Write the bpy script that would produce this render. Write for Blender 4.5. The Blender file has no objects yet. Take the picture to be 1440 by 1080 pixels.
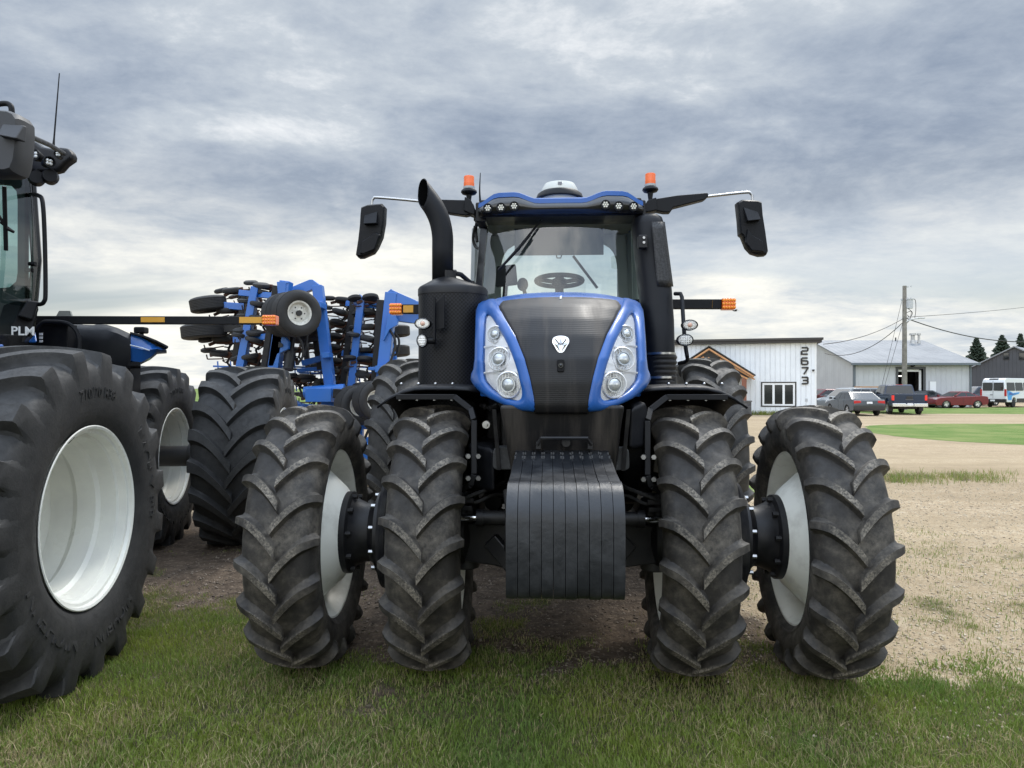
import bpy, bmesh, math, random
import numpy as np
from mathutils import Vector, Matrix, Euler
R = math.radians
random.seed(7); rng = np.random.default_rng(7)
scene = bpy.context.scene
col = scene.collection

# ------------------------------------------------------------------ camera
CAM_H = 1.63
cam_d = bpy.data.cameras.new("camera"); cam = bpy.data.objects.new("camera", cam_d); col.objects.link(cam)
cam_d.sensor_width = 36; cam_d.lens = 25.0; cam_d.shift_y = 6 / 1440
cam_d.clip_start = 0.05; cam_d.clip_end = 6000
cam.location = (0, 0, CAM_H); cam.rotation_euler = (R(90), 0, 0)
scene.camera = cam

# ------------------------------------------------------------------ world, sun, exposure
SUN_EL, SUN_AZ = 52, 28            # azimuth measured from +Y (behind the tractors) towards +X
world = bpy.data.worlds.new("World"); scene.world = world; world.use_nodes = True
wt = world.node_tree; wt.nodes.clear()
def wn(kind, **kw):
    n = wt.nodes.new(kind)
    for k, v in kw.items(): setattr(n, k, v)
    return n
def wl(a, b): wt.links.new(a, b)
w_out = wn('ShaderNodeOutputWorld')
sky = wn('ShaderNodeTexSky', sky_type='NISHITA', sun_disc=False)
sky.sun_elevation = R(SUN_EL); sky.sun_rotation = R(SUN_AZ); sky.altitude = 240; sky.air_density = 1.0; sky.dust_density = 2.0
bg_sky = wn('ShaderNodeBackground'); bg_sky.inputs[1].default_value = 0.06
wl(sky.outputs[0], bg_sky.inputs[0])
bg_cl = wn('ShaderNodeBackground'); bg_cl.inputs[1].default_value = 1.0
tc = wn('ShaderNodeTexCoord'); sep = wn('ShaderNodeSeparateXYZ'); wl(tc.outputs['Generated'], sep.inputs[0])
def wm(op, a, b=None, c=None, clamp=False):
    n = wn('ShaderNodeMath', operation=op, use_clamp=clamp)
    for i, q in enumerate((a, b, c)):
        if q is None: continue
        if isinstance(q, (int, float)): n.inputs[i].default_value = q
        else: wl(q, n.inputs[i])
    return n.outputs[0]
zc = wm('MAXIMUM', sep.outputs[2], 0.0)
den = wm('ADD', zc, 0.17)
u = wm('DIVIDE', sep.outputs[0], den); v = wm('DIVIDE', sep.outputs[1], den)
comb = wn('ShaderNodeCombineXYZ'); wl(u, comb.inputs[0]); wl(v, comb.inputs[1])
def wnoise(scale, detail, rough, dist, loc, sc=(1, 1, 1), rot=0):
    mp = wn('ShaderNodeMapping'); wl(comb.outputs[0], mp.inputs[0])
    mp.inputs['Location'].default_value = loc; mp.inputs['Scale'].default_value = sc; mp.inputs['Rotation'].default_value = (0, 0, rot)
    n = wn('ShaderNodeTexNoise'); wl(mp.outputs[0], n.inputs['Vector'])
    n.inputs['Scale'].default_value = scale; n.inputs['Detail'].default_value = detail
    n.inputs['Roughness'].default_value = rough; n.inputs['Distortion'].default_value = dist
    return n.outputs['Fac']
def wramp(fac, stops):
    r = wn('ShaderNodeValToRGB'); wl(fac, r.inputs[0])
    e = r.color_ramp.elements
    e[0].position, e[0].color = stops[0][0], (*stops[0][1], 1)
    e[1].position, e[1].color = stops[-1][0], (*stops[-1][1], 1)
    for p, c in stops[1:-1]:
        q = e.new(p); q.color = (*c, 1)
    return r.outputs[0]
def wmix(f, a, b):
    m = wn('ShaderNodeMix', data_type='RGBA')
    wl(f, m.inputs[0])
    for i, q in ((6, a), (7, b)):
        if isinstance(q, tuple): m.inputs[i].default_value = (*q, 1)
        else: wl(q, m.inputs[i])
    return m.outputs[2]
n_big = wnoise(0.62, 4, 0.5, 0.3, (3.1, 1.7, 0), (0.6, 1.0, 1), R(-12))
n_mid = wnoise(1.7, 8, 0.62, 0.35, (8.2, 4.4, 2), (0.8, 1.0, 1), R(-10))
n_fine = wnoise(6.0, 9, 0.66, 0.2, (1.2, 9.4, 5), (0.9, 1.0, 1), R(-10))
def wblob(x0, z0, sx, sz, amt):
    a = wm('DIVIDE', wm('SUBTRACT', sep.outputs[0], x0), sx); b = wm('DIVIDE', wm('SUBTRACT', sep.outputs[2], z0), sz)
    e = wm('POWER', 2.718, wm('MULTIPLY', wm('ADD', wm('MULTIPLY', a, a), wm('MULTIPLY', b, b)), -1.0))
    return wm('MULTIPLY', e, amt)
mixn = wm('ADD', wm('ADD', wm('MULTIPLY', n_big, 0.44), wm('MULTIPLY', n_mid, 0.38)), wm('MULTIPLY', n_fine, 0.18))
# a heavy bank on the right, a thin bright break on the left
for q in (wblob(0.46, 0.28, 0.30, 0.085, -0.055), wblob(-0.31, 0.325, 0.13, 0.028, 0.085), wblob(-0.20, 0.35, 0.10, 0.05, 0.06), wblob(-0.05, 0.25, 0.35, 0.03, -0.03), wblob(0.05, 0.43, 0.30, 0.05, 0.03)): mixn = wm('ADD', mixn, q)
dark = wramp(mixn, [(0.36, (0.150, 0.187, 0.258)), (0.43, (0.208, 0.252, 0.326)), (0.49, (0.292, 0.336, 0.402)),
                    (0.55, (0.40, 0.44, 0.487)), (0.62, (0.66, 0.675, 0.69))])
lowc = wramp(mixn, [(0.38, (0.35, 0.395, 0.445)), (0.44, (0.48, 0.515, 0.54)), (0.50, (0.63, 0.635, 0.61)), (0.57, (0.78, 0.765, 0.69))])
hz = wn('ShaderNodeMapRange'); hz.interpolation_type = 'SMOOTHSTEP'
wl(sep.outputs[2], hz.inputs[0]); hz.inputs[1].default_value = 0.33; hz.inputs[2].default_value = 0.10
hz.inputs[3].default_value = 0; hz.inputs[4].default_value = 1
cloud_col = wmix(hz.outputs[0], dark, lowc)
# unseen sky overhead and behind the camera brightened as added fill light
def wsm(sock, a, b, c, d):
    n = wn('ShaderNodeMapRange'); n.interpolation_type = 'SMOOTHSTEP'; wl(sock, n.inputs[0])
    for i, q in enumerate((a, b, c, d)): n.inputs[i + 1].default_value = q
    return n.outputs[0]
boost = wm('ADD', wsm(sep.outputs[2], 0.47, 0.85, 1.0, 4.6), wsm(sep.outputs[1], 0.25, -0.5, 0.0, 1.6))
wl(boost, bg_cl.inputs[1])
wl(cloud_col, bg_cl.inputs[0])
# gaps where the blue sky shows, mostly in a band above the horizon
gap_n = wnoise(0.5, 5, 0.5, 0.3, (5.5, 2.2, 7), (0.35, 1.0, 1), R(-6))
gap_r = wn('ShaderNodeMapRange'); gap_r.interpolation_type = 'SMOOTHSTEP'
wl(gap_n, gap_r.inputs[0]); gap_r.inputs[1].default_value = 0.50; gap_r.inputs[2].default_value = 0.60
lowm = wn('ShaderNodeMapRange'); lowm.interpolation_type = 'SMOOTHSTEP'; wl(sep.outputs[2], lowm.inputs[0])
lowm.inputs[1].default_value = 0.26; lowm.inputs[2].default_value = 0.08
gap = wm('MULTIPLY', gap_r.outputs[0], wm('MULTIPLY', lowm.outputs[0], 0.85))
mixs = wn('ShaderNodeMixShader'); wl(gap, mixs.inputs[0]); wl(bg_cl.outputs[0], mixs.inputs[1]); wl(bg_sky.outputs[0], mixs.inputs[2])
wl(mixs.outputs[0], w_out.inputs[0])

sun_d = bpy.data.lights.new("sun", 'SUN'); sun = bpy.data.objects.new("sun", sun_d); col.objects.link(sun)
sun_d.energy = 1.5; sun_d.angle = R(14); sun_d.color = (1.0, 0.95, 0.87)
sd = Vector((math.sin(R(SUN_AZ)) * math.cos(R(SUN_EL)), math.cos(R(SUN_AZ)) * math.cos(R(SUN_EL)), math.sin(R(SUN_EL))))
sun.rotation_euler = sd.to_track_quat('Z', 'Y').to_euler(); sun.location = sd * 60
vs = scene.view_settings
scene.display_settings.display_device = 'sRGB'
vs.view_transform = 'Standard'; vs.look = 'None'; vs.exposure = 0.55; vs.gamma = 1.0; vs.use_curve_mapping = False
scene.render.engine = 'CYCLES'
scene.cycles.use_denoising = True
scene.cycles.max_bounces = 6; scene.cycles.transparent_max_bounces = 12
scene.cycles.sample_clamp_indirect = 4.0

# ------------------------------------------------------------------ materials
MATS = {}
def mat(name, base=(0.5, 0.5, 0.5), rough=0.5, metal=0.0, coat=0.0, spec=0.5, noise=None, bump=None, emit=None, alpha=None, trans=0):
    """noise = (scale, second colour, contrast low, high); bump = (scale, strength, distance)"""
    if name in MATS: return MATS[name]
    m = bpy.data.materials.new(name); m.use_nodes = True; MATS[name] = m
    nt = m.node_tree; b = nt.nodes['Principled BSDF']
    b.inputs['Base Color'].default_value = (*base, 1); b.inputs['Roughness'].default_value = rough
    b.inputs['Metallic'].default_value = metal; b.inputs['Coat Weight'].default_value = coat; b.inputs['Coat Roughness'].default_value = 0.08
    b.inputs['Specular IOR Level'].default_value = spec
    t = nt.nodes.new('ShaderNodeTexCoord')
    if noise:
        n = nt.nodes.new('ShaderNodeTexNoise'); nt.links.new(t.outputs['Object'], n.inputs['Vector'])
        n.inputs['Scale'].default_value = noise[0]; n.inputs['Detail'].default_value = 8; n.inputs['Roughness'].default_value = 0.62
        r = nt.nodes.new('ShaderNodeMapRange'); nt.links.new(n.outputs['Fac'], r.inputs[0])
        r.inputs[1].default_value = noise[2]; r.inputs[2].default_value = noise[3]
        x = nt.nodes.new('ShaderNodeMix'); x.data_type = 'RGBA'; nt.links.new(r.outputs[0], x.inputs[0])
        x.inputs[6].default_value = (*base, 1); x.inputs[7].default_value = (*noise[1], 1)
        nt.links.new(x.outputs[2], b.inputs['Base Color'])
        r2 = nt.nodes.new('ShaderNodeMapRange'); nt.links.new(n.outputs['Fac'], r2.inputs[0])
        r2.inputs[1].default_value = 0.3; r2.inputs[2].default_value = 0.7
        r2.inputs[3].default_value = max(0.03, rough - 0.08); r2.inputs[4].default_value = min(1, rough + 0.12)
        nt.links.new(r2.outputs[0], b.inputs['Roughness'])
    if bump:
        n = nt.nodes.new('ShaderNodeTexNoise'); nt.links.new(t.outputs['Object'], n.inputs['Vector'])
        n.inputs['Scale'].default_value = bump[0]; n.inputs['Detail'].default_value = 6
        bp = nt.nodes.new('ShaderNodeBump'); bp.inputs['Strength'].default_value = bump[1]; bp.inputs['Distance'].default_value = bump[2]
        nt.links.new(n.outputs['Fac'], bp.inputs['Height']); nt.links.new(bp.outputs[0], b.inputs['Normal'])
    if emit:
        b.inputs['Emission Color'].default_value = (*emit[0], 1); b.inputs['Emission Strength'].default_value = emit[1]
    return m
def glass_mat(name, tint, refl=0.10, rough=0.02):
    if name in MATS: return MATS[name]
    m = bpy.data.materials.new(name); m.use_nodes = True; MATS[name] = m
    nt = m.node_tree; nt.nodes.clear()
    o = nt.nodes.new('ShaderNodeOutputMaterial'); t = nt.nodes.new('ShaderNodeBsdfTransparent'); g = nt.nodes.new('ShaderNodeBsdfGlossy')
    t.inputs[0].default_value = (*tint, 1); g.inputs['Roughness'].default_value = rough
    fr = nt.nodes.new('ShaderNodeFresnel'); fr.inputs[0].default_value = 1.5
    ma = nt.nodes.new('ShaderNodeMath'); ma.operation = 'MULTIPLY_ADD'; ma.inputs[1].default_value = 0.85; ma.inputs[2].default_value = refl - 0.04
    nt.links.new(fr.outputs[0], ma.inputs[0])
    mx = nt.nodes.new('ShaderNodeMixShader'); nt.links.new(ma.outputs[0], mx.inputs[0])
    nt.links.new(t.outputs[0], mx.inputs[1]); nt.links.new(g.outputs[0], mx.inputs[2]); nt.links.new(mx.outputs[0], o.inputs[0])
    return m
def rubber(name, rmax, lug, base, dirt, amount, body_dirt):
    """tyre rubber; dried mud sits on the worn lug faces (measured from the axle, in the tyre's own space)"""
    m = bpy.data.materials.new(name); m.use_nodes = True; MATS[name] = m
    nt = m.node_tree; b = nt.nodes['Principled BSDF']; L = nt.links.new
    t = nt.nodes.new('ShaderNodeTexCoord'); s = nt.nodes.new('ShaderNodeSeparateXYZ'); L(t.outputs['Object'], s.inputs[0])
    def mth(op, a, b_=None, c=None, clamp=False):
        n = nt.nodes.new('ShaderNodeMath'); n.operation = op; n.use_clamp = clamp
        for i, q in enumerate((a, b_, c)):
            if q is None: continue
            if isinstance(q, (int, float)): n.inputs[i].default_value = q
            else: L(q, n.inputs[i])
        return n.outputs[0]
    rad = mth('SQRT', mth('ADD', mth('MULTIPLY', s.outputs[1], s.outputs[1]), mth('MULTIPLY', s.outputs[2], s.outputs[2])))
    top = nt.nodes.new('ShaderNodeMapRange'); L(rad, top.inputs[0]); top.inputs[1].default_value = rmax - lug * 0.55; top.inputs[2].default_value = rmax - lug * 0.2
    def nz(sc, det=6, ro=0.65):
        n = nt.nodes.new('ShaderNodeTexNoise'); L(t.outputs['Object'], n.inputs['Vector']); n.inputs['Scale'].default_value = sc
        n.inputs['Detail'].default_value = det; n.inputs['Roughness'].default_value = ro; return n.outputs['Fac']
    def mr(q, a, b_, c=0, d=1):
        n = nt.nodes.new('ShaderNodeMapRange'); L(q, n.inputs[0])
        for i, z in enumerate((a, b_, c, d)): n.inputs[i + 1].default_value = z
        return n.outputs[0]
    sp = mth('MULTIPLY', mr(nz(85, 4, .7), 0.38, 0.64), mr(nz(6), 0.36, 0.60, 0.18, 1.0))
    f1 = mth('MULTIPLY', mth('MULTIPLY', top.outputs[0], sp), amount, clamp=True)
    f2 = mth('MULTIPLY', mth('MULTIPLY', mr(nz(4.5), 0.42, 0.68), mr(nz(22, 8, 0.75), 0.35, 0.7)), body_dirt, clamp=True)
    fac = mth('MAXIMUM', f1, f2)
    x0 = nt.nodes.new('ShaderNodeMix'); x0.data_type = 'RGBA'; L(mr(nz(9), 0.3, 0.7), x0.inputs[0])
    x0.inputs[6].default_value = (*base, 1); x0.inputs[7].default_value = (base[0] * 1.7, base[1] * 1.66, base[2] * 1.6, 1)
    x = nt.nodes.new('ShaderNodeMix'); x.data_type = 'RGBA'; L(fac, x.inputs[0]); L(x0.outputs[2], x.inputs[6]); x.inputs[7].default_value = (*dirt, 1)
    L(x.outputs[2], b.inputs['Base Color'])
    L(mr(nz(16), 0.3, 0.7, 0.5, 0.82), b.inputs['Roughness']); b.inputs['Specular IOR Level'].default_value = 0.42
    bp = nt.nodes.new('ShaderNodeBump'); bp.inputs['Strength'].default_value = 0.35; bp.inputs['Distance'].default_value = 0.004
    L(nz(70, 5), bp.inputs['Height']); L(bp.outputs[0], b.inputs['Normal'])
    return m
BLUE = mat('blue_paint', (0.011, 0.082, 0.31), 0.30, coat=0.22, spec=0.4, noise=(3.0, (0.014, 0.09, 0.325), 0.3, 0.7))
IBLUE = mat('implement_blue', (0.016, 0.125, 0.46), 0.38, coat=0.2, noise=(2.5, (0.03, 0.14, 0.44), 0.35, 0.7))
BLK = mat('black_plastic', (0.006, 0.0065, 0.0085), 0.48, spec=0.2, noise=(14, (0.010, 0.0105, 0.0125), 0.35, 0.7))
BLKG = mat('gloss_black', (0.008, 0.008, 0.009), 0.16, coat=0.4, noise=(5, (0.02, 0.019, 0.018), 0.45, 0.75))
BLKM = mat('black_metal', (0.007, 0.007, 0.009), 0.45, spec=0.3, noise=(8, (0.024, 0.023, 0.022), 0.4, 0.7))
FRM = mat('dark_frame', (0.010, 0.010, 0.011), 0.55, noise=(6, (0.026, 0.024, 0.021), 0.42, 0.72))
CAST = mat('cast_weight', (0.008, 0.0095, 0.012), 0.38, spec=0.42, noise=(6, (0.030, 0.032, 0.035), 0.45, 0.76), bump=(30, 0.45, 0.004))
WRIM = mat('white_rim_paint', (0.74, 0.745, 0.68), 0.30, coat=0.3, noise=(4, (0.64, 0.64, 0.60), 0.4, 0.7))
DRIM = mat('dusty_rim_paint', (0.82, 0.815, 0.74), 0.36, noise=(6, (0.52, 0.50, 0.44), 0.48, 0.8))
CHR = mat('chrome', (0.82, 0.83, 0.85), 0.10, metal=1.0)
STEEL = mat('steel', (0.42, 0.42, 0.42), 0.32, metal=1.0)
REFL = mat('lamp_reflector', (0.95, 0.95, 0.95), 0.22, metal=0.3)
LAMPW = mat('lamp_housing', (0.97, 0.97, 0.97), 0.3)
LENS = glass_mat('lens_clear', (0.99, 0.99, 0.99), 0.06)
WIND = glass_mat('windscreen_glass', (0.86, 0.93, 0.91), 0.13)
SIDEG = glass_mat('tinted_glass', (0.52, 0.66, 0.64), 0.12)
PANE = mat('dark_pane', (0.012, 0.015, 0.017), 0.06, spec=0.6)
AMBER = mat('amber_lens', (0.72, 0.115, 0.004), 0.25, coat=0.3, emit=((1.0, 0.16, 0.005), 0.04))
AMBR = mat('amber_reflector', (0.62, 0.30, 0.02), 0.35)
RUST = mat('rusty_steel', (0.11, 0.045, 0.026), 0.8, noise=(7, (0.018, 0.014, 0.012), 0.42, 0.62))
RUB_F = rubber('front_tyre_rubber', 0.775, 0.042, (0.0165, 0.0148, 0.0132), (0.25, 0.22, 0.175), 1.0, 0.55)
RUB_R = rubber('rear_tyre_rubber', 0.98, 0.05, (0.02, 0.019, 0.018), (0.17, 0.155, 0.13), 0.8, 0.3)
RUB_L = rubber('wide_tyre_rubber', 0.955, 0.05, (0.0150, 0.0152, 0.0156), (0.085, 0.082, 0.076), 0.4, 0.3)
RUB = mat('plain_rubber', (0.014, 0.014, 0.0145), 0.7, noise=(20, (0.03, 0.028, 0.026), 0.4, 0.7))

# ------------------------------------------------------------------ mesh helpers
class MB:
    def __init__(s, M=None): s.v = []; s.f = []; s.m = []; s.M = M or Matrix.Identity(4); s.mi = 0
    def add(s, vs, fs):
        b = len(s.v); s.v += [tuple(s.M @ Vector(p)) for p in vs]
        s.f += [tuple(i + b for i in f) for f in fs]; s.m += [s.mi] * len(fs); return s
    def box(s, x0, x1, y0, y1, z0, z1):
        return s.add([(x, y, z) for x in (x0, x1) for y in (y0, y1) for z in (z0, z1)],
                     [(0, 1, 3, 2), (4, 6, 7, 5), (0, 4, 5, 1), (2, 3, 7, 6), (0, 2, 6, 4), (1, 5, 7, 3)])
    def bar(s, p0, p1, w, h, up=(0, 0, 1)):
        p0, p1 = Vector(p0), Vector(p1); d = (p1 - p0).normalized(); u = Vector(up)
        if abs(d.dot(u)) > 0.95: u = Vector((0, 1, 0))
        a = d.cross(u).normalized(); b = a.cross(d).normalized()
        q = []
        for p in (p0, p1):
            for i, j in ((-1, -1), (1, -1), (1, 1), (-1, 1)): q.append(p + a * (i * w / 2) + b * (j * h / 2))
        return s.add(q, [(0, 1, 2, 3), (7, 6, 5, 4), (0, 4, 5, 1), (1, 5, 6, 2), (2, 6, 7, 3), (3, 7, 4, 0)])
    def tube(s, pts, r, n=8, cap=True, sx=1.0):
        pts = [Vector(p) for p in pts]; k = len(pts); rr = r if isinstance(r, (list, tuple)) else [r] * k
        T = [((pts[min(i + 1, k - 1)] - pts[max(i - 1, 0)]).normalized()) for i in range(k)]
        u = Vector((0, 0, 1)) if abs(T[0].z) < 0.9 else Vector((0, 1, 0))
        a = T[0].cross(u).normalized(); vs = []
        for i in range(k):
            a = (a - T[i] * a.dot(T[i])).normalized(); b = T[i].cross(a)
            for j in range(n):
                t = 2 * math.pi * j / n; vs.append(pts[i] + a * (math.cos(t) * rr[i] * sx) + b * (math.sin(t) * rr[i]))
        fs = [(i * n + j, i * n + (j + 1) % n, (i + 1) * n + (j + 1) % n, (i + 1) * n + j) for i in range(k - 1) for j in range(n)]
        if cap: fs += [tuple(range(n))[::-1], tuple((k - 1) * n + j for j in range(n))]
        return s.add(vs, fs)
    def cyl(s, p0, p1, r0, r1=None, n=16): return s.tube([p0, p1], [r0, r0 if r1 is None else r1], n)
    def lathe(s, prof, n=48, closed=False, M=None):
        """profile of (a, r) turned round the X axis; angle 0 points to -Y"""
        k = len(prof); vs = []
        for (a, r) in prof:
            for j in range(n):
                t = 2 * math.pi * j / n; p = Vector((a, -r * math.cos(t), r * math.sin(t))); vs.append(M @ p if M else p)
        fs = [(i * n + j, i * n + (j + 1) % n, ((i + 1) % k) * n + (j + 1) % n, ((i + 1) % k) * n + j)
              for i in range(k if closed else k - 1) for j in range(n)]
        if not closed:
            if prof[0][1] > 1e-4: fs.append(tuple(range(n))[::-1])
            if prof[-1][1] > 1e-4: fs.append(tuple((k - 1) * n + j for j in range(n)))
        return s.add(vs, fs)
    def lathe_open(s, prof, n=48, M=None):
        k = len(prof); vs = []
        for (a, r) in prof:
            for j in range(n):
                t = 2 * math.pi * j / n; p = Vector((a, -r * math.cos(t), r * math.sin(t))); vs.append(M @ p if M else p)
        return s.add(vs, [(i * n + j, i * n + (j + 1) % n, (i + 1) * n + (j + 1) % n, (i + 1) * n + j) for i in range(k - 1) for j in range(n)])
    def prism(s, poly, plane, d0, d1):
        def P(a, b, d): return {'yz': (d, a, b), 'xz': (a, d, b), 'xy': (a, b, d)}[plane]
        n = len(poly)
        return s.add([P(a, b, d) for d in (d0, d1) for a, b in poly],
                     [tuple(range(n)), tuple(range(2 * n - 1, n - 1, -1))] + [(i, (i + 1) % n, n + (i + 1) % n, n + i) for i in range(n)])
    def loft(s, loops, cap=True):
        n = len(loops[0]); k = len(loops); vs = [p for l in loops for p in l]
        fs = [(i * n + j, i * n + (j + 1) % n, (i + 1) * n + (j + 1) % n, (i + 1) * n + j) for i in range(k - 1) for j in range(n)]
        if cap: fs += [tuple(range(n))[::-1], tuple((k - 1) * n + j for j in range(n))]
        return s.add(vs, fs)
    def grid(s, rows):
        n = len(rows[0]); k = len(rows)
        return s.add([p for l in rows for p in l], [(i * n + j, i * n + j + 1, (i + 1) * n + j + 1, (i + 1) * n + j) for i in range(k - 1) for j in range(n - 1)])
    def ball(s, c, r, nu=14, nv=9, sc=(1, 1, 1)):
        c = Vector(c); vs = [c + Vector((0, 0, r * sc[2]))]
        for i in range(1, nv):
            a = math.pi * i / nv
            for j in range(nu):
                b = 2 * math.pi * j / nu; vs.append(c + Vector((r * sc[0] * math.sin(a) * math.cos(b), r * sc[1] * math.sin(a) * math.sin(b), r * sc[2] * math.cos(a))))
        vs.append(c - Vector((0, 0, r * sc[2]))); fs = [(0, 1 + j, 1 + (j + 1) % nu) for j in range(nu)]
        for i in range(nv - 2): fs += [(1 + i * nu + j, 1 + (i + 1) * nu + j, 1 + (i + 1) * nu + (j + 1) % nu, 1 + i * nu + (j + 1) % nu) for j in range(nu)]
        e = len(vs) - 1; fs += [(e, 1 + (nv - 2) * nu + (j + 1) % nu, 1 + (nv - 2) * nu + j) for j in range(nu)]
        return s.add(vs, fs)
    def solid(s, rows_front, thick):
        """an open grid given thickness along its own normals later (solidify)"""
        return s.grid(rows_front)
    def build(s, name, mats, parent=None, bevel=0, seg=2, smooth=38, recalc=True, thick=0):
        me = bpy.data.meshes.new(name); me.from_pydata(s.v, [], s.f)
        mats = mats if isinstance(mats, (list, tuple)) else [mats]
        for q in mats: me.materials.append(q)
        if len(mats) > 1: me.polygons.foreach_set('material_index', s.m)
        bm = bmesh.new(); bm.from_mesh(me)
        if recalc: bmesh.ops.recalc_face_normals(bm, faces=bm.faces)
        bm.to_mesh(me); bm.free()
        if smooth:
            me.polygons.foreach_set('use_smooth', [True] * len(me.polygons)); me.set_sharp_from_angle(angle=R(smooth))
        o = bpy.data.objects.new(name, me); col.objects.link(o)
        if parent: o.parent = parent
        if thick:
            md = o.modifiers.new('thickness', 'SOLIDIFY'); md.thickness = thick; md.offset = 0
        if bevel:
            md = o.modifiers.new('bevel', 'BEVEL'); md.width = bevel; md.segments = seg; md.limit_method = 'ANGLE'; md.angle_limit = R(40)
            md.harden_normals = bool(smooth)
        return o
def tag(o, label=None, cat=None, group=None, kind=None):
    if label: o['label'] = label
    if cat: o['category'] = cat
    if group: o['group'] = group
    if kind: o['kind'] = kind
    return o
def empty(name, loc=(0, 0, 0), rz=0, parent=None):
    o = bpy.data.objects.new(name, None); col.objects.link(o); o.location = loc; o.rotation_euler = (0, 0, rz)
    o.empty_display_size = 0.2
    if parent: o.parent = parent
    return o
def copy_tree(o, parent=None):
    c = o.copy(); col.objects.link(c)
    if parent: c.parent = parent
    for ch in list(o.children): copy_tree(ch, c)
    return c
def arc(c, r, a0, a1, n): return [(c[0] + r * math.cos(R(a0 + (a1 - a0) * i / n)), c[1] + r * math.sin(R(a0 + (a1 - a0) * i / n))) for i in range(n + 1)]
def rpoly(pts, r, n=4):
    """polygon with rounded corners"""
    out = []; k = len(pts)
    for i in range(k):
        p0, p, p1 = Vector(pts[i - 1]), Vector(pts[i]), Vector(pts[(i + 1) % k])
        a = (p0 - p); b = (p1 - p); q = min(r, a.length * 0.45, b.length * 0.45); a = p + a.normalized() * q; b = p + b.normalized() * q
        for j in range(n + 1):
            t = j / n; out.append(tuple(a * (1 - t) ** 2 + p * (2 * t * (1 - t)) + b * t * t))
    return out
def smooth_path(pts, n=6):
    """Catmull-Rom through 3-D points"""
    P = [Vector(p) for p in pts]; P = [P[0] * 2 - P[1]] + P + [P[-1] * 2 - P[-2]]; out = []
    for i in range(1, len(P) - 2):
        for j in range(n):
            t = j / n; a, b, c, d = P[i - 1], P[i], P[i + 1], P[i + 2]
            out.append(0.5 * ((2 * b) + (c - a) * t + (2 * a - 5 * b + 4 * c - d) * t * t + (3 * b - a - 3 * c + d) * t ** 3))
    out.append(P[-2]); return out
def text_mesh(body, size, depth=0.0, bold=True):
    cu = bpy.data.curves.new('lettering', 'FONT'); cu.body = body; cu.size = size; cu.extrude = depth; cu.align_x = 'CENTER'; cu.align_y = 'CENTER'
    if bold: cu.offset = size * 0.018
    cu.resolution_u = 3
    t = bpy.data.objects.new('lettering', cu); col.objects.link(t)
    dg = bpy.context.evaluated_depsgraph_get(); dg.update()
    me = bpy.data.meshes.new_from_object(t.evaluated_get(dg)); vs = [tuple(q.co) for q in me.vertices]; fs = [tuple(p.vertices) for p in me.polygons]
    bpy.data.objects.remove(t); bpy.data.meshes.remove(me); bpy.data.curves.remove(cu)
    return vs, fs
# sight lines of the photograph, used only to read off real positions at a chosen depth
FX = 1000.0
def W(px, py, d): return Vector(((px - 720) / FX * d, d, CAM_H - (py - 546) / FX * d))
class Frame:
    def __init__(s, x, y, rz): s.o = Vector((x, y, 0)); s.rz = rz; s.c, s.s = math.cos(rz), math.sin(rz)
    def local(s, p):
        q = p - s.o; return Vector((s.c * q.x + s.s * q.y, -s.s * q.x + s.c * q.y, q.z))
    def at(s, px, py, yl):
        a = s.local(Vector((0, 0, CAM_H))); b = s.local(W(px, py, 1.0)); t = (yl - a.y) / (b.y - a.y); return a + (b - a) * t
    def hit(s, px, py, f, lo=-1.2, hi=1.2):
        n = 240; prev = lo
        for i in range(n + 1):
            y = lo + (hi - lo) * i / n; p = s.at(px, py, y)
            if f(p.x, p.z) <= y:
                a, b = prev, y
                for _ in range(20):
                    m_ = (a + b) / 2; q = s.at(px, py, m_)
                    if f(q.x, q.z) <= m_: b = m_
                    else: a = m_
                return s.at(px, py, b)
            prev = y
        return s.at(px, py, hi)
# ------------------------------------------------------------------ ground
def _hash(ix, iy, sd):
    n = (ix.astype(np.int64) * 374761393 + iy.astype(np.int64) * 668265263 + sd * 974634777) & 0x7fffffff
    n = ((n ^ (n >> 13)) * 1274126177) & 0x7fffffff
    return ((n ^ (n >> 16)) & 0xffff) / 65535.0
def vnoise(x, y, sd=0):
    ix, iy = np.floor(x), np.floor(y); fx, fy = x - ix, y - iy; ix = ix.astype(np.int64); iy = iy.astype(np.int64)
    fx = fx * fx * (3 - 2 * fx); fy = fy * fy * (3 - 2 * fy)
    a, b, c, d = _hash(ix, iy, sd), _hash(ix + 1, iy, sd), _hash(ix, iy + 1, sd), _hash(ix + 1, iy + 1, sd)
    return (a * (1 - fx) + b * fx) * (1 - fy) + (c * (1 - fx) + d * fx) * fy
def fbm(x, y, o=4, sd=0):
    t = 0; w = 0; a = 1
    for i in range(o): t = t + a * vnoise(x * 2 ** i, y * 2 ** i, sd + i * 17); w += a; a *= 0.55
    return t / w
def sst(a, b, x):
    t = np.clip((x - a) / (b - a), 0, 1); return t * t * (3 - 2 * t)
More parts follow.
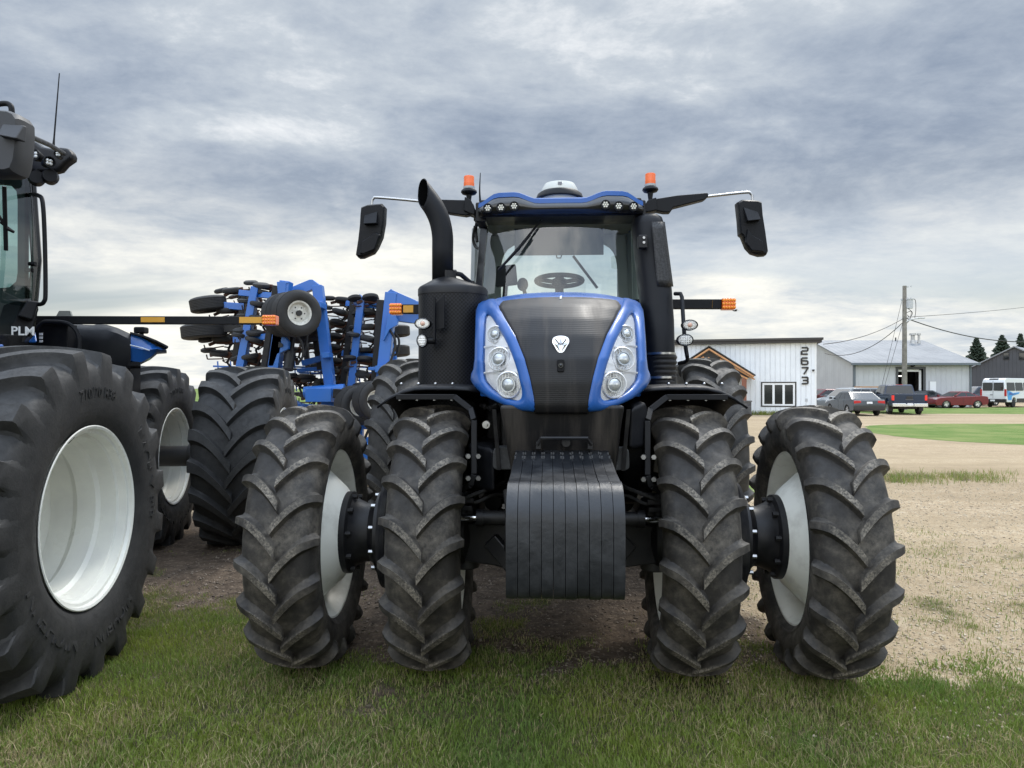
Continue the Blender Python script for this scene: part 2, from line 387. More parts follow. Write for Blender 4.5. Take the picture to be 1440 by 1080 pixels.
def turf_at(x, y):
    n = fbm(x * 1.1, y * 1.1, 4, 3) - 0.5; n2 = fbm(x * 4.2, y * 4.2, 3, 11) - 0.5
    edge = 4.30 + 1.35 * sst(-0.7, -2.0, x) - np.clip(x - 1.5, 0, 4) * 0.42 + n * 2.4 + n2 * 1.7
    t = sst(0.55, -0.45, y - edge)
    right = sst(1.7, 3.4, x) * 0.5                       # thinner and patchy towards the gravel
    t = t * (1 - right * sst(-0.12, 0.12, n2 + 0.4 * n))
    sp = sst(0.10, 0.24, fbm(x * 1.9 + 7, y * 1.9, 3, 29) - 0.5) * sst(9.5, 6.0, y) * (0.75 if True else 0)
    st = np.exp(-((y - 12.9 - (x - 7.0) * 0.10) / 0.75) ** 2) * sst(4.9, 6.0, x) * sst(9.6, 8.0, x) * sst(-0.22, 0.05, n2 + n)
    return np.clip(np.maximum(np.maximum(t, sp * sst(1.2, 2.4, x) * 0.7), np.maximum(sp * sst(-1.0, -1.8, x), st)), 0, 1)
def dirt_at(x, y):
    n = fbm(x * 0.9 + 3, y * 0.9, 4, 41) - 0.5
    return np.clip(sst(2.0, 1.2, x + n * 1.0) * sst(10.5, 7.5, y + n * 2), 0, 1)
def height_at(x, y):
    near = sst(16, 7, y) * sst(-12, -8, x) * sst(14, 9, x)
    return near * ((fbm(x * 0.8, y * 0.8, 3, 51) - 0.5) * 0.05 + (fbm(x * 5, y * 5, 3, 57) - 0.5) * 0.022 * (0.4 + dirt_at(x, y)))
def axis(lo, hi, step, far, g=1.16):
    c = list(np.arange(lo, hi + 1e-6, step)); s = step
    while c[-1] < far: s *= g; c.append(c[-1] + s)
    s = step; b = []
    q = lo
    while q > -far: s *= g; q -= s; b.append(q)
    return np.array(b[::-1] + c)
gx, gy = axis(-6.0, 7.0, 0.065, 2500), axis(2.2, 10.5, 0.065, 2500)
GX, GY = np.meshgrid(gx, gy); nx_, ny_ = len(gx), len(gy)
GZ = height_at(GX, GY)
vv = np.stack([GX, GY, GZ], -1).reshape(-1, 3)
ii = np.arange(nx_ * ny_).reshape(ny_, nx_)
ff = np.stack([ii[:-1, :-1], ii[:-1, 1:], ii[1:, 1:], ii[1:, :-1]], -1).reshape(-1, 4)
def np_mesh(name, vv, ff, mats, smooth=True):
    me = bpy.data.meshes.new(name); k = ff.shape[1]
    me.vertices.add(len(vv)); me.vertices.foreach_set('co', np.asarray(vv, np.float32).ravel())
    me.loops.add(ff.size); me.loops.foreach_set('vertex_index', np.asarray(ff, np.int32).ravel())
    me.polygons.add(len(ff)); me.polygons.foreach_set('loop_start', np.arange(0, ff.size, k, dtype=np.int32))
    me.update(calc_edges=True)
    if smooth: me.polygons.foreach_set('use_smooth', np.ones(len(ff), bool))
    for m in mats: me.materials.append(m)
    o = bpy.data.objects.new(name, me); col.objects.link(o); return o
def gmat():
    m = bpy.data.materials.new('ground_soil'); m.use_nodes = True; nt = m.node_tree; L = nt.links.new; b = nt.nodes['Principled BSDF']
    t = nt.nodes.new('ShaderNodeTexCoord')
    def nz(sc, det=8, ro=0.6, mp=None):
        n = nt.nodes.new('ShaderNodeTexNoise'); n.inputs['Scale'].default_value = sc; n.inputs['Detail'].default_value = det; n.inputs['Roughness'].default_value = ro
        if mp:
            q = nt.nodes.new('ShaderNodeMapping'); q.inputs['Scale'].default_value = mp; L(t.outputs['Object'], q.inputs[0]); L(q.outputs[0], n.inputs['Vector'])
        else: L(t.outputs['Object'], n.inputs['Vector'])
        return n.outputs['Fac']
    def mr(q, a, c, d=0, e=1):
        n = nt.nodes.new('ShaderNodeMapRange'); L(q, n.inputs[0])
        for i, z in enumerate((a, c, d, e)): n.inputs[i + 1].default_value = z
        return n.outputs[0]
    def mx(f, a, c, mode='MIX'):
        n = nt.nodes.new('ShaderNodeMix'); n.data_type = 'RGBA'; n.blend_type = mode
        if isinstance(f, (int, float)): n.inputs[0].default_value = f
        else: L(f, n.inputs[0])
        for i, q in ((6, a), (7, c)):
            if isinstance(q, tuple): n.inputs[i].default_value = (*q, 1)
            else: L(q, n.inputs[i])
        return n.outputs[2]
    at = nt.nodes.new('ShaderNodeAttribute'); at.attribute_name = 'turf'; ad = nt.nodes.new('ShaderNodeAttribute'); ad.attribute_name = 'dirt'
    vo = nt.nodes.new('ShaderNodeTexVoronoi'); L(t.outputs['Object'], vo.inputs['Vector']); vo.inputs['Scale'].default_value = 48
    vo2 = nt.nodes.new('ShaderNodeTexVoronoi'); L(t.outputs['Object'], vo2.inputs['Vector']); vo2.inputs['Scale'].default_value = 21
    peb = nt.nodes.new('ShaderNodeRGBToBW'); L(vo.outputs['Color'], peb.inputs[0])
    peb2 = nt.nodes.new('ShaderNodeRGBToBW'); L(vo2.outputs['Color'], peb2.inputs[0])
    g1 = mx(mr(peb.outputs[0], 0.15, 0.85), (0.25, 0.182, 0.108), (0.455, 0.355, 0.235))
    g2 = mx(mr(peb2.outputs[0], 0.55, 0.9, 0, 0.55), g1, (0.52, 0.44, 0.33))
    tracks = nz(0.55, 6, 0.6, (0.10, 1.0, 1.0))
    grav = mx(mr(tracks, 0.40, 0.60), g2, mx(0.85, g2, (0.265, 0.20, 0.122)))
    grav = mx(mr(nz(0.14, 5), 0.42, 0.66, 0, 0.55), grav, (0.40, 0.315, 0.20))
    grav = mx(mr(nz(2.3, 8, 0.7), 0.4, 0.75, 0, 0.5), grav, (0.20, 0.15, 0.092))
    dirt = mx(mr(nz(7, 10, 0.72), 0.35, 0.65), (0.045, 0.032, 0.023), (0.125, 0.092, 0.064))
    dirt = mx(mr(peb.outputs[0], 0.72, 0.95, 0, 0.7), dirt, (0.24, 0.19, 0.14))
    soil = mx(mr(nz(3.2, 9, 0.7), 0.38, 0.66), (0.045, 0.036, 0.022), (0.085, 0.068, 0.038))
    green = mx(mr(nz(14, 8, 0.7), 0.35, 0.68), (0.045, 0.058, 0.018), (0.105, 0.092, 0.040))
    # crisp, ragged edges: the smooth masks are broken up by fine noise
    def rag(sock, sc, amt):
        n = nt.nodes.new('ShaderNodeMath'); n.operation = 'MULTIPLY_ADD'; L(nz(sc, 8, 0.7), n.inputs[0]); n.inputs[1].default_value = amt; L(sock, n.inputs[2])
        return mr(n.outputs[0], amt * 0.5 + 0.30, amt * 0.5 + 0.62)
    base = mx(rag(ad.outputs['Fac'], 6, 0.7), grav, dirt)
    base = mx(rag(at.outputs['Fac'], 9, 0.8), base, mx(0.5, soil, green))
    # far away the fields are green
    L(base, b.inputs['Base Color']); b.inputs['Roughness'].default_value = 0.92; b.inputs['Specular IOR Level'].default_value = 0.2
    bp = nt.nodes.new('ShaderNodeBump'); bp.inputs['Strength'].default_value = 0.7; bp.inputs['Distance'].default_value = 0.02
    add = nt.nodes.new('ShaderNodeMath'); add.operation = 'ADD'; L(nz(26, 8, 0.7), add.inputs[0]); L(mr(vo.outputs['Distance'], 0, 0.6, 0.5, 0), add.inputs[1])
    L(add.outputs[0], bp.inputs['Height']); L(bp.outputs[0], b.inputs['Normal'])
    return m
ground = np_mesh('ground', vv, ff, [gmat()])
for nm, fn in (('turf', turf_at), ('dirt', dirt_at)):
    a = ground.data.attributes.new(nm, 'FLOAT', 'POINT'); a.data.foreach_set('value', fn(GX, GY).astype(np.float32).ravel())
tag(ground, kind='structure')

def blades_mesh(name, X, Y, Z, H, Wd, lean, colr, bend=0.5):
    """one curved five-point blade for every root"""
    n = len(X); a = rng.uniform(0, 2 * np.pi, n); dx, dy = np.cos(a), np.sin(a); b = a + rng.uniform(-0.9, 0.9, n) + np.pi / 2
    sx, sy = np.cos(b) * Wd / 2, np.sin(b) * Wd / 2
    l1, l2 = lean * H * 0.35, lean * H
    h1 = H * 0.58; h2 = H * np.sqrt(np.clip(1 - (lean * bend) ** 2, 0.05, 1))
    V = np.zeros((n, 5, 3))
    V[:, 0] = np.stack([X - sx, Y - sy, Z - 0.006], -1); V[:, 1] = np.stack([X + sx, Y + sy, Z - 0.006], -1)
    V[:, 2] = np.stack([X - sx * .8 + dx * l1, Y - sy * .8 + dy * l1, Z + h1 * (h2 / H)], -1); V[:, 3] = np.stack([X + sx * .8 + dx * l1, Y + sy * .8 + dy * l1, Z + h1 * (h2 / H)], -1)
    V[:, 4] = np.stack([X + dx * l2, Y + dy * l2, Z + h2], -1)
    q = np.arange(n)[:, None] * 5
    tri = np.concatenate([q + np.array([0, 1, 3]), q + np.array([0, 3, 2]), q + np.array([2, 3, 4])], 0)
    m = MATS.get('grass_blade')
    if not m:
        m = bpy.data.materials.new('grass_blade'); m.use_nodes = True; MATS['grass_blade'] = m; nt = m.node_tree; bs = nt.nodes['Principled BSDF']
        at = nt.nodes.new('ShaderNodeAttribute'); at.attribute_name = 'tone'; nt.links.new(at.outputs['Color'], bs.inputs['Base Color'])
        bs.inputs['Roughness'].default_value = 0.55; bs.inputs['Specular IOR Level'].default_value = 0.25
        tr = nt.nodes.new('ShaderNodeBsdfTranslucent'); nt.links.new(at.outputs['Color'], tr.inputs[0])
        mx = nt.nodes.new('ShaderNodeMixShader'); mx.inputs[0].default_value = 0.3; out = nt.nodes['Material Output']
        nt.links.new(bs.outputs[0], mx.inputs[1]); nt.links.new(tr.outputs[0], mx.inputs[2]); nt.links.new(mx.outputs[0], out.inputs[0])
    o = np_mesh(name, V.reshape(-1, 3), tri, [m])
    c = np.repeat(np.concatenate([colr, np.ones((n, 1))], 1), 5, 0).astype(np.float32)
    o.data.attributes.new('tone', 'FLOAT_COLOR', 'POINT').data.foreach_set('color', c.ravel()); return o
def tones(X, Y, dry):
    n = len(X); k = fbm(X * 2.2, Y * 2.2, 3, 71); g = rng.random(n)
    c = np.stack([0.080 + 0.11 * k + 0.06 * g, 0.142 + 0.08 * k + 0.08 * g, 0.026 + 0.024 * g], -1)
    d = rng.random(n) < dry; c[d] = np.stack([0.27 + 0.15 * g, 0.225 + 0.12 * g, 0.115 + 0.06 * g], -1)[d]; return c
def scatter(n, x0, x1, y0, y1, power=1.0):
    X = rng.uniform(x0, x1, n); Y = y0 + (y1 - y0) * rng.random(n) ** power; return X, Y
X, Y = scatter(520000, -4.6, 4.2, 2.85, 7.2, 1.7)
keep = (np.abs(X) < 0.80 * Y + 0.25); X, Y = X[keep], Y[keep]
tv = turf_at(X, Y); clump = fbm(X * 7, Y * 7, 3, 91)
keep = rng.random(len(X)) < np.clip(tv * (0.45 + 1.1 * clump), 0, 1); X, Y, tv, clump = X[keep], Y[keep], tv[keep], clump[keep]
H = (0.013 + 0.030 * rng.random(len(X)) ** 1.4) * (0.65 + 0.8 * clump) * (0.5 + 0.5 * tv)
dryv = np.clip(0.14 + 0.9 * (fbm(X * 1.3, Y * 1.3, 4, 77) - 0.42) + 0.30 * (1 - tv), 0.05, 0.6)
o = blades_mesh('grass', X, Y, height_at(X, Y), H, rng.uniform(0.0022, 0.0046, len(X)), rng.uniform(0.1, 0.95, len(X)), tones(X, Y, dryv))
tag(o, 'short mown green grass with dry blades in front of the tractors', 'grass', kind='stuff')
# dead straws lying on the turf
X, Y = scatter(5200, -4.0, 4.2, 2.9, 6.0, 1.3); keep = (turf_at(X, Y) > 0.25) & (fbm(X * 1.3, Y * 1.3, 4, 77) > 0.47); X, Y = X[keep], Y[keep]
H = rng.uniform(0.05, 0.13, len(X)); g = rng.random((len(X), 1))
o = blades_mesh('straw', X, Y, height_at(X, Y) + 0.018, H, rng.uniform(0.0018, 0.003, len(X)), np.full(len(X), 0.98), np.concatenate([0.30 + 0.2 * g, 0.25 + 0.16 * g, 0.13 + 0.1 * g], 1), bend=1.0)
tag(o, 'pale dead straws strewn over the short grass', 'straw', kind='stuff')
# broad-leaved weeds by the right wheel and stray tufts on the gravel
def tufts(name, centres, n_each, spread, hmin, hmax, wd, label, dry=0.15, lean=(0.15, 0.8)):
    X = []; Y = []; 
    for cx, cy in centres:
        X.append(cx + rng.normal(0, spread, n_each)); Y.append(cy + rng.normal(0, spread, n_each))
    X = np.concatenate(X); Y = np.concatenate(Y); H = rng.uniform(hmin, hmax, len(X))
    o = blades_mesh(name, X, Y, height_at(X, Y), H, rng.uniform(wd * .6, wd * 1.3, len(X)), rng.uniform(*lean, len(X)), tones(X, Y, dry))
    return tag(o, label, 'weeds', kind='stuff')
cs = [(rng.uniform(1.95, 3.2), rng.uniform(3.4, 4.3)) for _ in range(46)] + [(rng.uniform(0.9, 2.0), rng.uniform(3.25, 4.5)) for _ in range(24)]
tufts('leafy_weeds', cs, 46, 0.06, 0.012, 0.042, 0.007, 'broad leafy weeds growing beside the right outer front wheel', 0.06, (0.4, 0.95))
cs = [(rng.uniform(-2.2, 2.2), rng.uniform(3.0, 4.2)) for _ in range(70)]
tufts('clover', cs, 40, 0.05, 0.012, 0.035, 0.009, 'low clover and broad leaves among the mown grass', 0.02, (0.5, 0.97))
cs = [(W(px + rng.normal(0, 6), 0, 1).x * d, d) for px, d in [(1245 + 165 * rng.random() ** 1.4, rng.uniform(12.2, 13.5)) for _ in range(60)]]
tufts('gravel_weeds', cs, 44, 0.20, 0.02, 0.14, 0.007, 'ragged strip of tall weeds along the edge of the gravel drive', 0.42, (0.2, 0.9))
cs = [(rng.uniform(1.7, 5.0), 3.7 + 4.5 * rng.random() ** 1.8) for _ in range(420)]
tufts('gravel_tufts', cs, 26, 0.085, 0.012, 0.045, 0.0038, 'small grass tufts scattered over the pale gravel', 0.3)
cs = [(rng.uniform(14.6, 18.6), rng.uniform(43.2, 43.9)) for _ in range(60)] + [(rng.uniform(2.0, 2.8) * 1.0, rng.uniform(7.5, 9.0)) for _ in range(16)]
tufts('wall_weeds', cs, 40, 0.12, 0.05, 0.35, 0.012, 'weeds growing along the foot of the white office wall', 0.25)
# loose stones
def stones(name, n, x0, x1, y0, y1, power, smin, smax, label, test=None, c0=(0.24, 0.185, 0.12), c1=(0.52, 0.44, 0.33)):
    X, Y = scatter(n, x0, x1, y0, y1, power)
    k = rng.random(n) < (np.clip(1.05 - turf_at(X, Y) * 0.9, 0, 1) if test is None else test(X, Y)); X, Y = X[k], Y[k]; n = len(X)
    S = smin + (smax - smin) * rng.random(n) ** 3
    base = np.array([(1, 0, 0), (-1, 0, 0), (0, 1, 0), (0, -1, 0), (0, 0, .7), (0, 0, -.7)], float)
    tri = np.array([(0, 2, 4), (2, 1, 4), (1, 3, 4), (3, 0, 4), (2, 0, 5), (1, 2, 5), (3, 1, 5), (0, 3, 5)])
    V = base[None] * S[:, None, None] * rng.uniform(0.6, 1.25, (n, 6, 1)); a = rng.uniform(0, 6.28, n); c, s_ = np.cos(a)[:, None], np.sin(a)[:, None]
    x, y = V[..., 0] * c - V[..., 1] * s_, V[..., 0] * s_ + V[..., 1] * c
    V = np.stack([x + X[:, None], y + Y[:, None], V[..., 2] + height_at(X, Y)[:, None] + S[:, None] * 0.25], -1)
    m = MATS.get('stone')
    if not m:
        m = bpy.data.materials.new('stone'); m.use_nodes = True; MATS['stone'] = m; bs = m.node_tree.nodes['Principled BSDF']
        at = m.node_tree.nodes.new('ShaderNodeAttribute'); at.attribute_name = 'tone'; m.node_tree.links.new(at.outputs['Color'], bs.inputs['Base Color']); bs.inputs['Roughness'].default_value = 0.85
    o = np_mesh(name, V.reshape(-1, 3), (tri[None] + np.arange(n)[:, None, None] * 6).reshape(-1, 3), [m], smooth=False)
    g = rng.random((n, 1)); cc = np.array([c0]) * (1 - g) + np.array([c1]) * g
    o.data.attributes.new('tone', 'FLOAT_COLOR', 'POINT').data.foreach_set('color', np.repeat(np.concatenate([cc, np.ones((n, 1))], 1), 6, 0).astype(np.float32).ravel())
    return tag(o, label, 'gravel', kind='stuff')
stones('gravel', 46000, 1.2, 9.0, 3.3, 14.0, 1.9, 0.004, 0.015, 'pale loose gravel stones lying right of the tractor')
stones('dirt_crumbs', 9000, -3.0, 1.6, 4.0, 8.5, 1.4, 0.004, 0.016, 'small stones and clods in the brown dirt under the tractors', None, (0.07, 0.052, 0.038), (0.26, 0.21, 0.16))
# mown lawns across the gravel yard, 4 mm above it
def lawn(name, pts, z, seedv):
    mb = MB(); 
    pts = smooth_path([(x, y, 0) for x, y in pts] + [(pts[0][0], pts[0][1], 0)], 6)[:-1]
    rag = [(p.x + (fbm(np.array([p.x * 1.3]), np.array([p.y * 1.3]), 3, seedv)[0] - .5) * .5, p.y + (fbm(np.array([p.x * 1.3 + 9]), np.array([p.y * 1.3]), 3, seedv)[0] - .5) * 1.0) for p in pts]
    mb.add([(x, y, z) for x, y in rag], [tuple(range(len(rag)))])
    m = MATS.get('lawn')
    if not m:
        m = mat('lawn', (0.095, 0.160, 0.034), 0.85, spec=0.1, noise=(0.55, (0.20, 0.225, 0.08), 0.40, 0.66), bump=(30, 0.8, 0.05))
    return tag(mb.build(name, m, smooth=0), kind='structure')
lawn('lawn', [(14.2, 28.6), (15.6, 31.0), (19, 32.3), (28, 32.8), (45, 34), (60, 30), (45, 16), (24, 16.2), (16.5, 18.8), (13.6, 21.8), (13.0, 25.4)], 0.004, 5)
lawn('lawn', [(22.8, 45.5), (30, 45.2), (50, 42), (75, 40), (80, 58), (60, 63), (40, 60.5), (24, 58)], 0.004, 9)
lawn('lawn', [(2.6, 8.2), (3.2, 7.7), (4.2, 9.0), (4.3, 12.5), (3.2, 13), (2.7, 10)], 0.004, 15)

fd = MB(); fd.add([(-2400, 48, .004), (-60, 46, .004), (-14, 52, .004), (2, 66, .004), (20, 92, .004), (60, 110, .004), (2400, 130, .004), (2400, 2400, .004), (-2400, 2400, .004)], [tuple(range(9))])
tag(fd.build('field', MATS['lawn'], smooth=0), kind='structure')
# ------------------------------------------------------------------ wheels
def tyre_mb(Rt, W2, rb, lug, N, sweep, wc, ws, down=0.30, ph=0.0, flat=0.0, seg=10, flare=1.0, wide=False, fil=.011):
    """bar-lug tractor tyre on the X axis. Rt lug radius, W2 half width, rb bead radius"""
    mb = MB(); rc = Rt - lug; xb = W2 * 0.72; h = rc - rb
    half = [(0, rc), (W2 * .35, rc - .004), (W2 * .70, rc - .016), (W2 * .86, rc - .032), (W2 * .955, rc - .062), (W2 * 1.0, rc - h * .36), (W2 * 1.02, rc - h * .52),
            (W2 * 1.0, rb + h * .32), (W2 * .93, rb + h * .15), (W2 * .84, rb + h * .05), (xb, rb + .004), (xb - .012, rb - .012)]
    if wide:
        half = [(0, rc), (W2 * .35, rc - .004), (W2 * .62, rc - .010), (W2 * .78, rc - .022), (W2 * .90, rc - .048), (W2 * .965, rc - .078), (W2 * .995, rc - .115), (W2 * 1.012, rc - .18),
                (W2 * 1.0, rb + h * .30), (W2 * .95, rb + h * .14), (W2 * .88, rb + h * .05), (W2 * .84, rb + .004), (W2 * .84 - .014, rb - .012)]
    prof = [(-a, r) for a, r in half[::-1]] + half[1:]
    mb.lathe_open(prof, 120)
    # raised rings moulded into the sidewall
    for s in (-1, 1):
        mb.lathe_open([(s * (W2 * .925), rb + h * .135), (s * (W2 * .945), rb + h * .150), (s * (W2 * .965), rb + h * .185)], 96)
    P = [Vector((a, r)) for a, r in half]; L = [0]
    for i in range(1, len(P)): L.append(L[-1] + (P[i] - P[i - 1]).length)
    iS = 5; LS = L[4]; Lmax = L[5] + (L[6] - L[5]) * down
    def C(l):
        if l < 0: return Vector((l, rc)), Vector((0, 1))
        for i in range(1, len(L)):
            if l <= L[i] or i == len(L) - 1:
                t = (l - L[i - 1]) / (L[i] - L[i - 1]); p = P[i - 1].lerp(P[i], t)
                def nrm(k):
                    a = P[max(k - 1, 0)]; b = P[min(k + 1, len(P) - 1)]; d = (b - a).normalized(); return Vector((-d.y, d.x)) if k else Vector((0, 1))
                return p, nrm(i - 1).lerp(nrm(i), t).normalized()
    for side in (-1, 1):
        for k in range(N):
            th0 = 2 * math.pi * (k + (0.5 if side > 0 else 0)) / N + ph; loops = []
            if wide:
                for i in range(seg + 5):
                    t = min(1.0, i / seg); x = -W2 * .07 + (W2 * .955 + W2 * .07) * t; base = float(np.interp(abs(x), [p[0] for p in half[:8]], [p[1] for p in half[:8]]))
                    top = Rt - .004 * t - .026 * max(0, t - .3) ** 2 / .49
                    if i > seg: q = (i - seg) / 4; x = W2 * (.955 + .055 * q ** .6); base = float(np.interp(x, [p[0] for p in half[:8]], [p[1] for p in half[:8]])); top = (Rt - .030) + (rc - .13 - Rt + .030) * q ** 1.5
                    top = max(top, base - .004); hh = top - base; wt = wc + (ws - wc) * t ** flare; g = 1 - (1 - t) ** 1.75; th = th0 + sweep * g
                    sl = 1.0 / max(0.45, math.cos(math.atan(1.75 * (1 - t) ** .75 * sweep * rc / (W2 * .95)))); wt *= min(sl, 1.7); f = .010 + .006 * t + .10 * max(0, hh - lug)
                    cs = [(-wt / 2 - f * 2.4, base - .004), (-wt / 2 - f, base + hh * .22), (-wt / 2 - f * .3, base + hh * .82), (-wt / 2, top), (wt / 2, top), (wt / 2 + f * .3, base + hh * .82), (wt / 2 + f, base + hh * .22), (wt / 2 + f * 2.4, base - .004)]
                    loops.append([(x * side, -r * math.cos(th + c / rc), r * math.sin(th + c / rc)) for c, r in cs])
                mb.loft(loops); continue
            for i in range(seg + 5):
                l = -W2 * .07 + (LS + W2 * .07) * i / seg if i <= seg else LS + (Lmax - LS) * (i - seg) / 4
                t = max(0, min(1, (l + W2 * .07) / (LS + W2 * .07))); g = 1 - (1 - t) ** 1.75
                th = th0 + sweep * g; p, nv = C(l)
                wt = wc + (ws - wc) * t ** flare; hh = lug
                if i > seg: q = (i - seg) / 4; hh = lug * (1 - q) ** 0.8 * 0.85 + 0.002; wt = ws * (1 + .25 * q)
                if i == 0: hh = lug * .97
                # slope of the bar, so its width is measured across it
                sl = 1.0 / max(0.45, math.cos(math.atan(1.75 * (1 - t) ** .75 * sweep * rc / LS)))
                wt *= min(sl, 1.7); f = fil + 0.004 * t
                cs = [(-wt / 2 - f * 2.6, -.003), (-wt / 2 - f, hh * .22), (-wt / 2 - f * .35, hh * .80), (-wt / 2, hh), (wt / 2, hh), (wt / 2 + f * .35, hh * .80), (wt / 2 + f, hh * .22), (wt / 2 + f * 2.6, -.003)]
                lp = []
                for c, d in cs:
                    q2 = p + nv * d; x = q2.x * side; r = q2.y; a = th + c / rc
                    lp.append((x, -r * math.cos(a), r * math.sin(a)))
                loops.append(lp)
            mb.loft(loops)
    if flat:
        mb.v = [(x, y, max(z, -(Rt - flat) if abs(z) > 0 else z)) for x, y, z in mb.v]
    return mb
def ring_text(body, size, r0, ang, x, side, depth=0.004):
    """raised moulded lettering bent round a sidewall, reading from outside"""
    vs, fs = text_mesh(body, size, depth); out = []
    for a, b, d in vs:
        r = r0 + b; t = R(ang) - side * a / r0 * 1.0     # angle 0 points to -Y, 90 up
        out.append((x + side * d, -r * math.cos(t), r * math.sin(t)))
    return out, fs
def rim_profile(rf, w, disc_x, hub_r, hub_x):
    """closed section: barrel with drop centre, and a coned disc running in to the hub"""
    return [(-w, rf), (-w, rf - .018), (-w + .03, rf - .035), (-w + .07, rf - .045), (-.03, rf - .075), (.03, rf - .075), (w - .07, rf - .045), (w - .03, rf - .035), (w, rf - .018), (w, rf)]
def bolts_mb(n, rad, x, r=0.016, h=0.02, ph=0.0):
    mb = MB()
    for k in range(n):
        t = 2 * math.pi * k / n + ph; c = Vector((x, -rad * math.cos(t), rad * math.sin(t)))
        mb.cyl(c - Vector((h, 0, 0)), c + Vector((h, 0, 0)), r, n=6)
    return mb
def bolts(name, n, rad, x, r, h, ph, m, parent):
    one = None
    for k in range(n):
        t = 2 * math.pi * k / n + ph
        if one is None: mb = MB(); mb.cyl((-h, 0, 0), (h, 0, 0), r, n=6); o = one = mb.build(name, m, parent, smooth=35)
        else: o = one.copy(); col.objects.link(o); o.parent = parent
        o.location = (x, -rad * math.cos(t), rad * math.sin(t))
# -- main tractor front
def make_front_wheel():
    w = empty('wheel')
    tyre_mb(0.775, 0.192, 0.492, 0.042, 20, 0.235, 0.025, 0.037, down=0.55, ph=0.05, fil=.0085).build('tyre', RUB_F, w, smooth=42)
    mb = MB(); mb.lathe([(-.145, .512), (-.150, .508), (-.148, .490), (-.115, .470), (-.07, .462), (-.02, .435), (.03, .435), (.07, .462), (.115, .470), (.148, .490), (.150, .508), (.145, .512),
                         (.11, .486), (.06, .474), (.03, .449), (-.02, .449), (-.07, .474), (-.11, .486)], 80, closed=True)
    return w, mb
def disc_prof(s, deep=False):
    """coned steel disc; s=-1 bulges to -X"""
    pts = [(.03, .440), (.012, .432), (-.035, .41), (-.115, .335), (-.175, .28), (-.203, .243), (-.208, .05)] if deep else [(.03, .440), (.012, .432), (-.02, .415), (-.075, .33), (-.105, .27), (-.118, .235), (-.118, .05)]
    back = [(a + .014, r) for a, r in pts[::-1]]; back[-1] = (.044, .440)
    return [(a * -s, r) for a, r in pts + back]
# ------------------------------------------------------------------ the row-crop tractor
T = Frame(0.283, 4.25, R(-3.0))
tr = empty('tractor', (T.o.x, T.o.y, 0), T.rz)
tag(tr, 'blue and black row crop tractor facing the camera, narrow dual wheels and black front weights', 'tractor')
TX_I, TX_O, AXLE_Z = 0.742, 1.487, 0.757
def front_wheel(x, outer, yaw):
    s = 1 if x > 0 else -1
    w, rim = make_front_wheel()
    # the disc cone faces the tractor on outer wheels and outwards on inner wheels
    k = -s if outer else s
    rim.lathe(disc_prof(k, outer), 72, closed=True)
    # rim clamps and ventilation of the barrel: eight wedge lugs welded round the disc
    for j in range(8):
        t = 2 * math.pi * j / 8 + .2; c, n_ = math.cos(t), math.sin(t)
        rim.bar((k * .0, -.425 * c, .425 * n_), (k * -.05 + k * .02, -.462 * c, .462 * n_), .05, .022, (1, 0, 0))
    rim.build('rim', DRIM, w, smooth=35)
    h = MB()
    if outer:
        h.lathe([(k * .195, .0), (k * .195, .244), (k * .235, .244), (k * .243, .232), (k * .248, .215), (k * .27, .198), (k * .32, .175), (k * .355, .175), (k * .385, .20), (k * .40, .245), (k * .428, .245), (k * .428, 0)], 56)
    else:
        h.lathe([(s * .06, 0), (s * .06, .24), (s * .13, .23), (s * .24, .25), (s * .262, .315), (s * .285, .325), (s * .305, .315), (s * .312, .26), (s * .312, .0)], 56)
        h.lathe([(-s * .02, 0), (-s * .02, .20), (-s * .10, .22), (-s * .18, .19), (-s * .22, .12), (-s * .22, 0)], 32)
    h.build('hub', BLKM, w, smooth=35)
    bolts('bolt', 10, .222 if outer else .19, k * .252 if outer else s * .135, .016, .02, .15, BLKM if outer else STEEL, w)
    if outer: bolts('bolt', 10,   .225, k * .398, .013, .024, .3, STEEL, w)
    w.parent = tr; w.location = (x, 0, AXLE_Z); w.rotation_euler = (0, 0, yaw); return w
for x, o, yw in ((-TX_I, 0, 2.6), (-TX_O, 1, 2.6), (TX_I, 0, -2.8), (TX_O, 1, -2.8)):
    front_wheel(x, o, R(yw))
# rear duals: one built, three copied
def rear_wheel():
    w = empty('wheel')
    tyre_mb(0.98, 0.235, 0.60, 0.05, 22, 0.25, 0.036, 0.052, down=0.5).build('tyre', RUB_R, w, smooth=42)
    mb = MB(); mb.lathe([(-.19, .62), (-.19, .60), (-.14, .575), (-.03, .545), (.03, .545), (.14, .575), (.19, .60), (.19, .62), (.14, .592), (.03, .56), (-.03, .56), (-.14, .592)], 64, closed=True)
    mb.lathe([(0, 0), (0, .55), (.02, .55), (.02, 0)], 64); mb.build('rim', DRIM, w, smooth=35)
    h = MB(); h.lathe([(-.25, 0), (-.25, .12), (.25, .12), (.25, 0)], 24); h.build('hub', BLKM, w); return w
rw0 = rear_wheel(); rw0.parent = tr; rw0.location = (-0.76, 3.05, 0.96)
for x in (-1.50, 0.76, 1.50):
    c = copy_tree(rw0, tr); c.location = (x, 3.05, 0.96); c.rotation_euler = (0.1 * x, 0, 0)
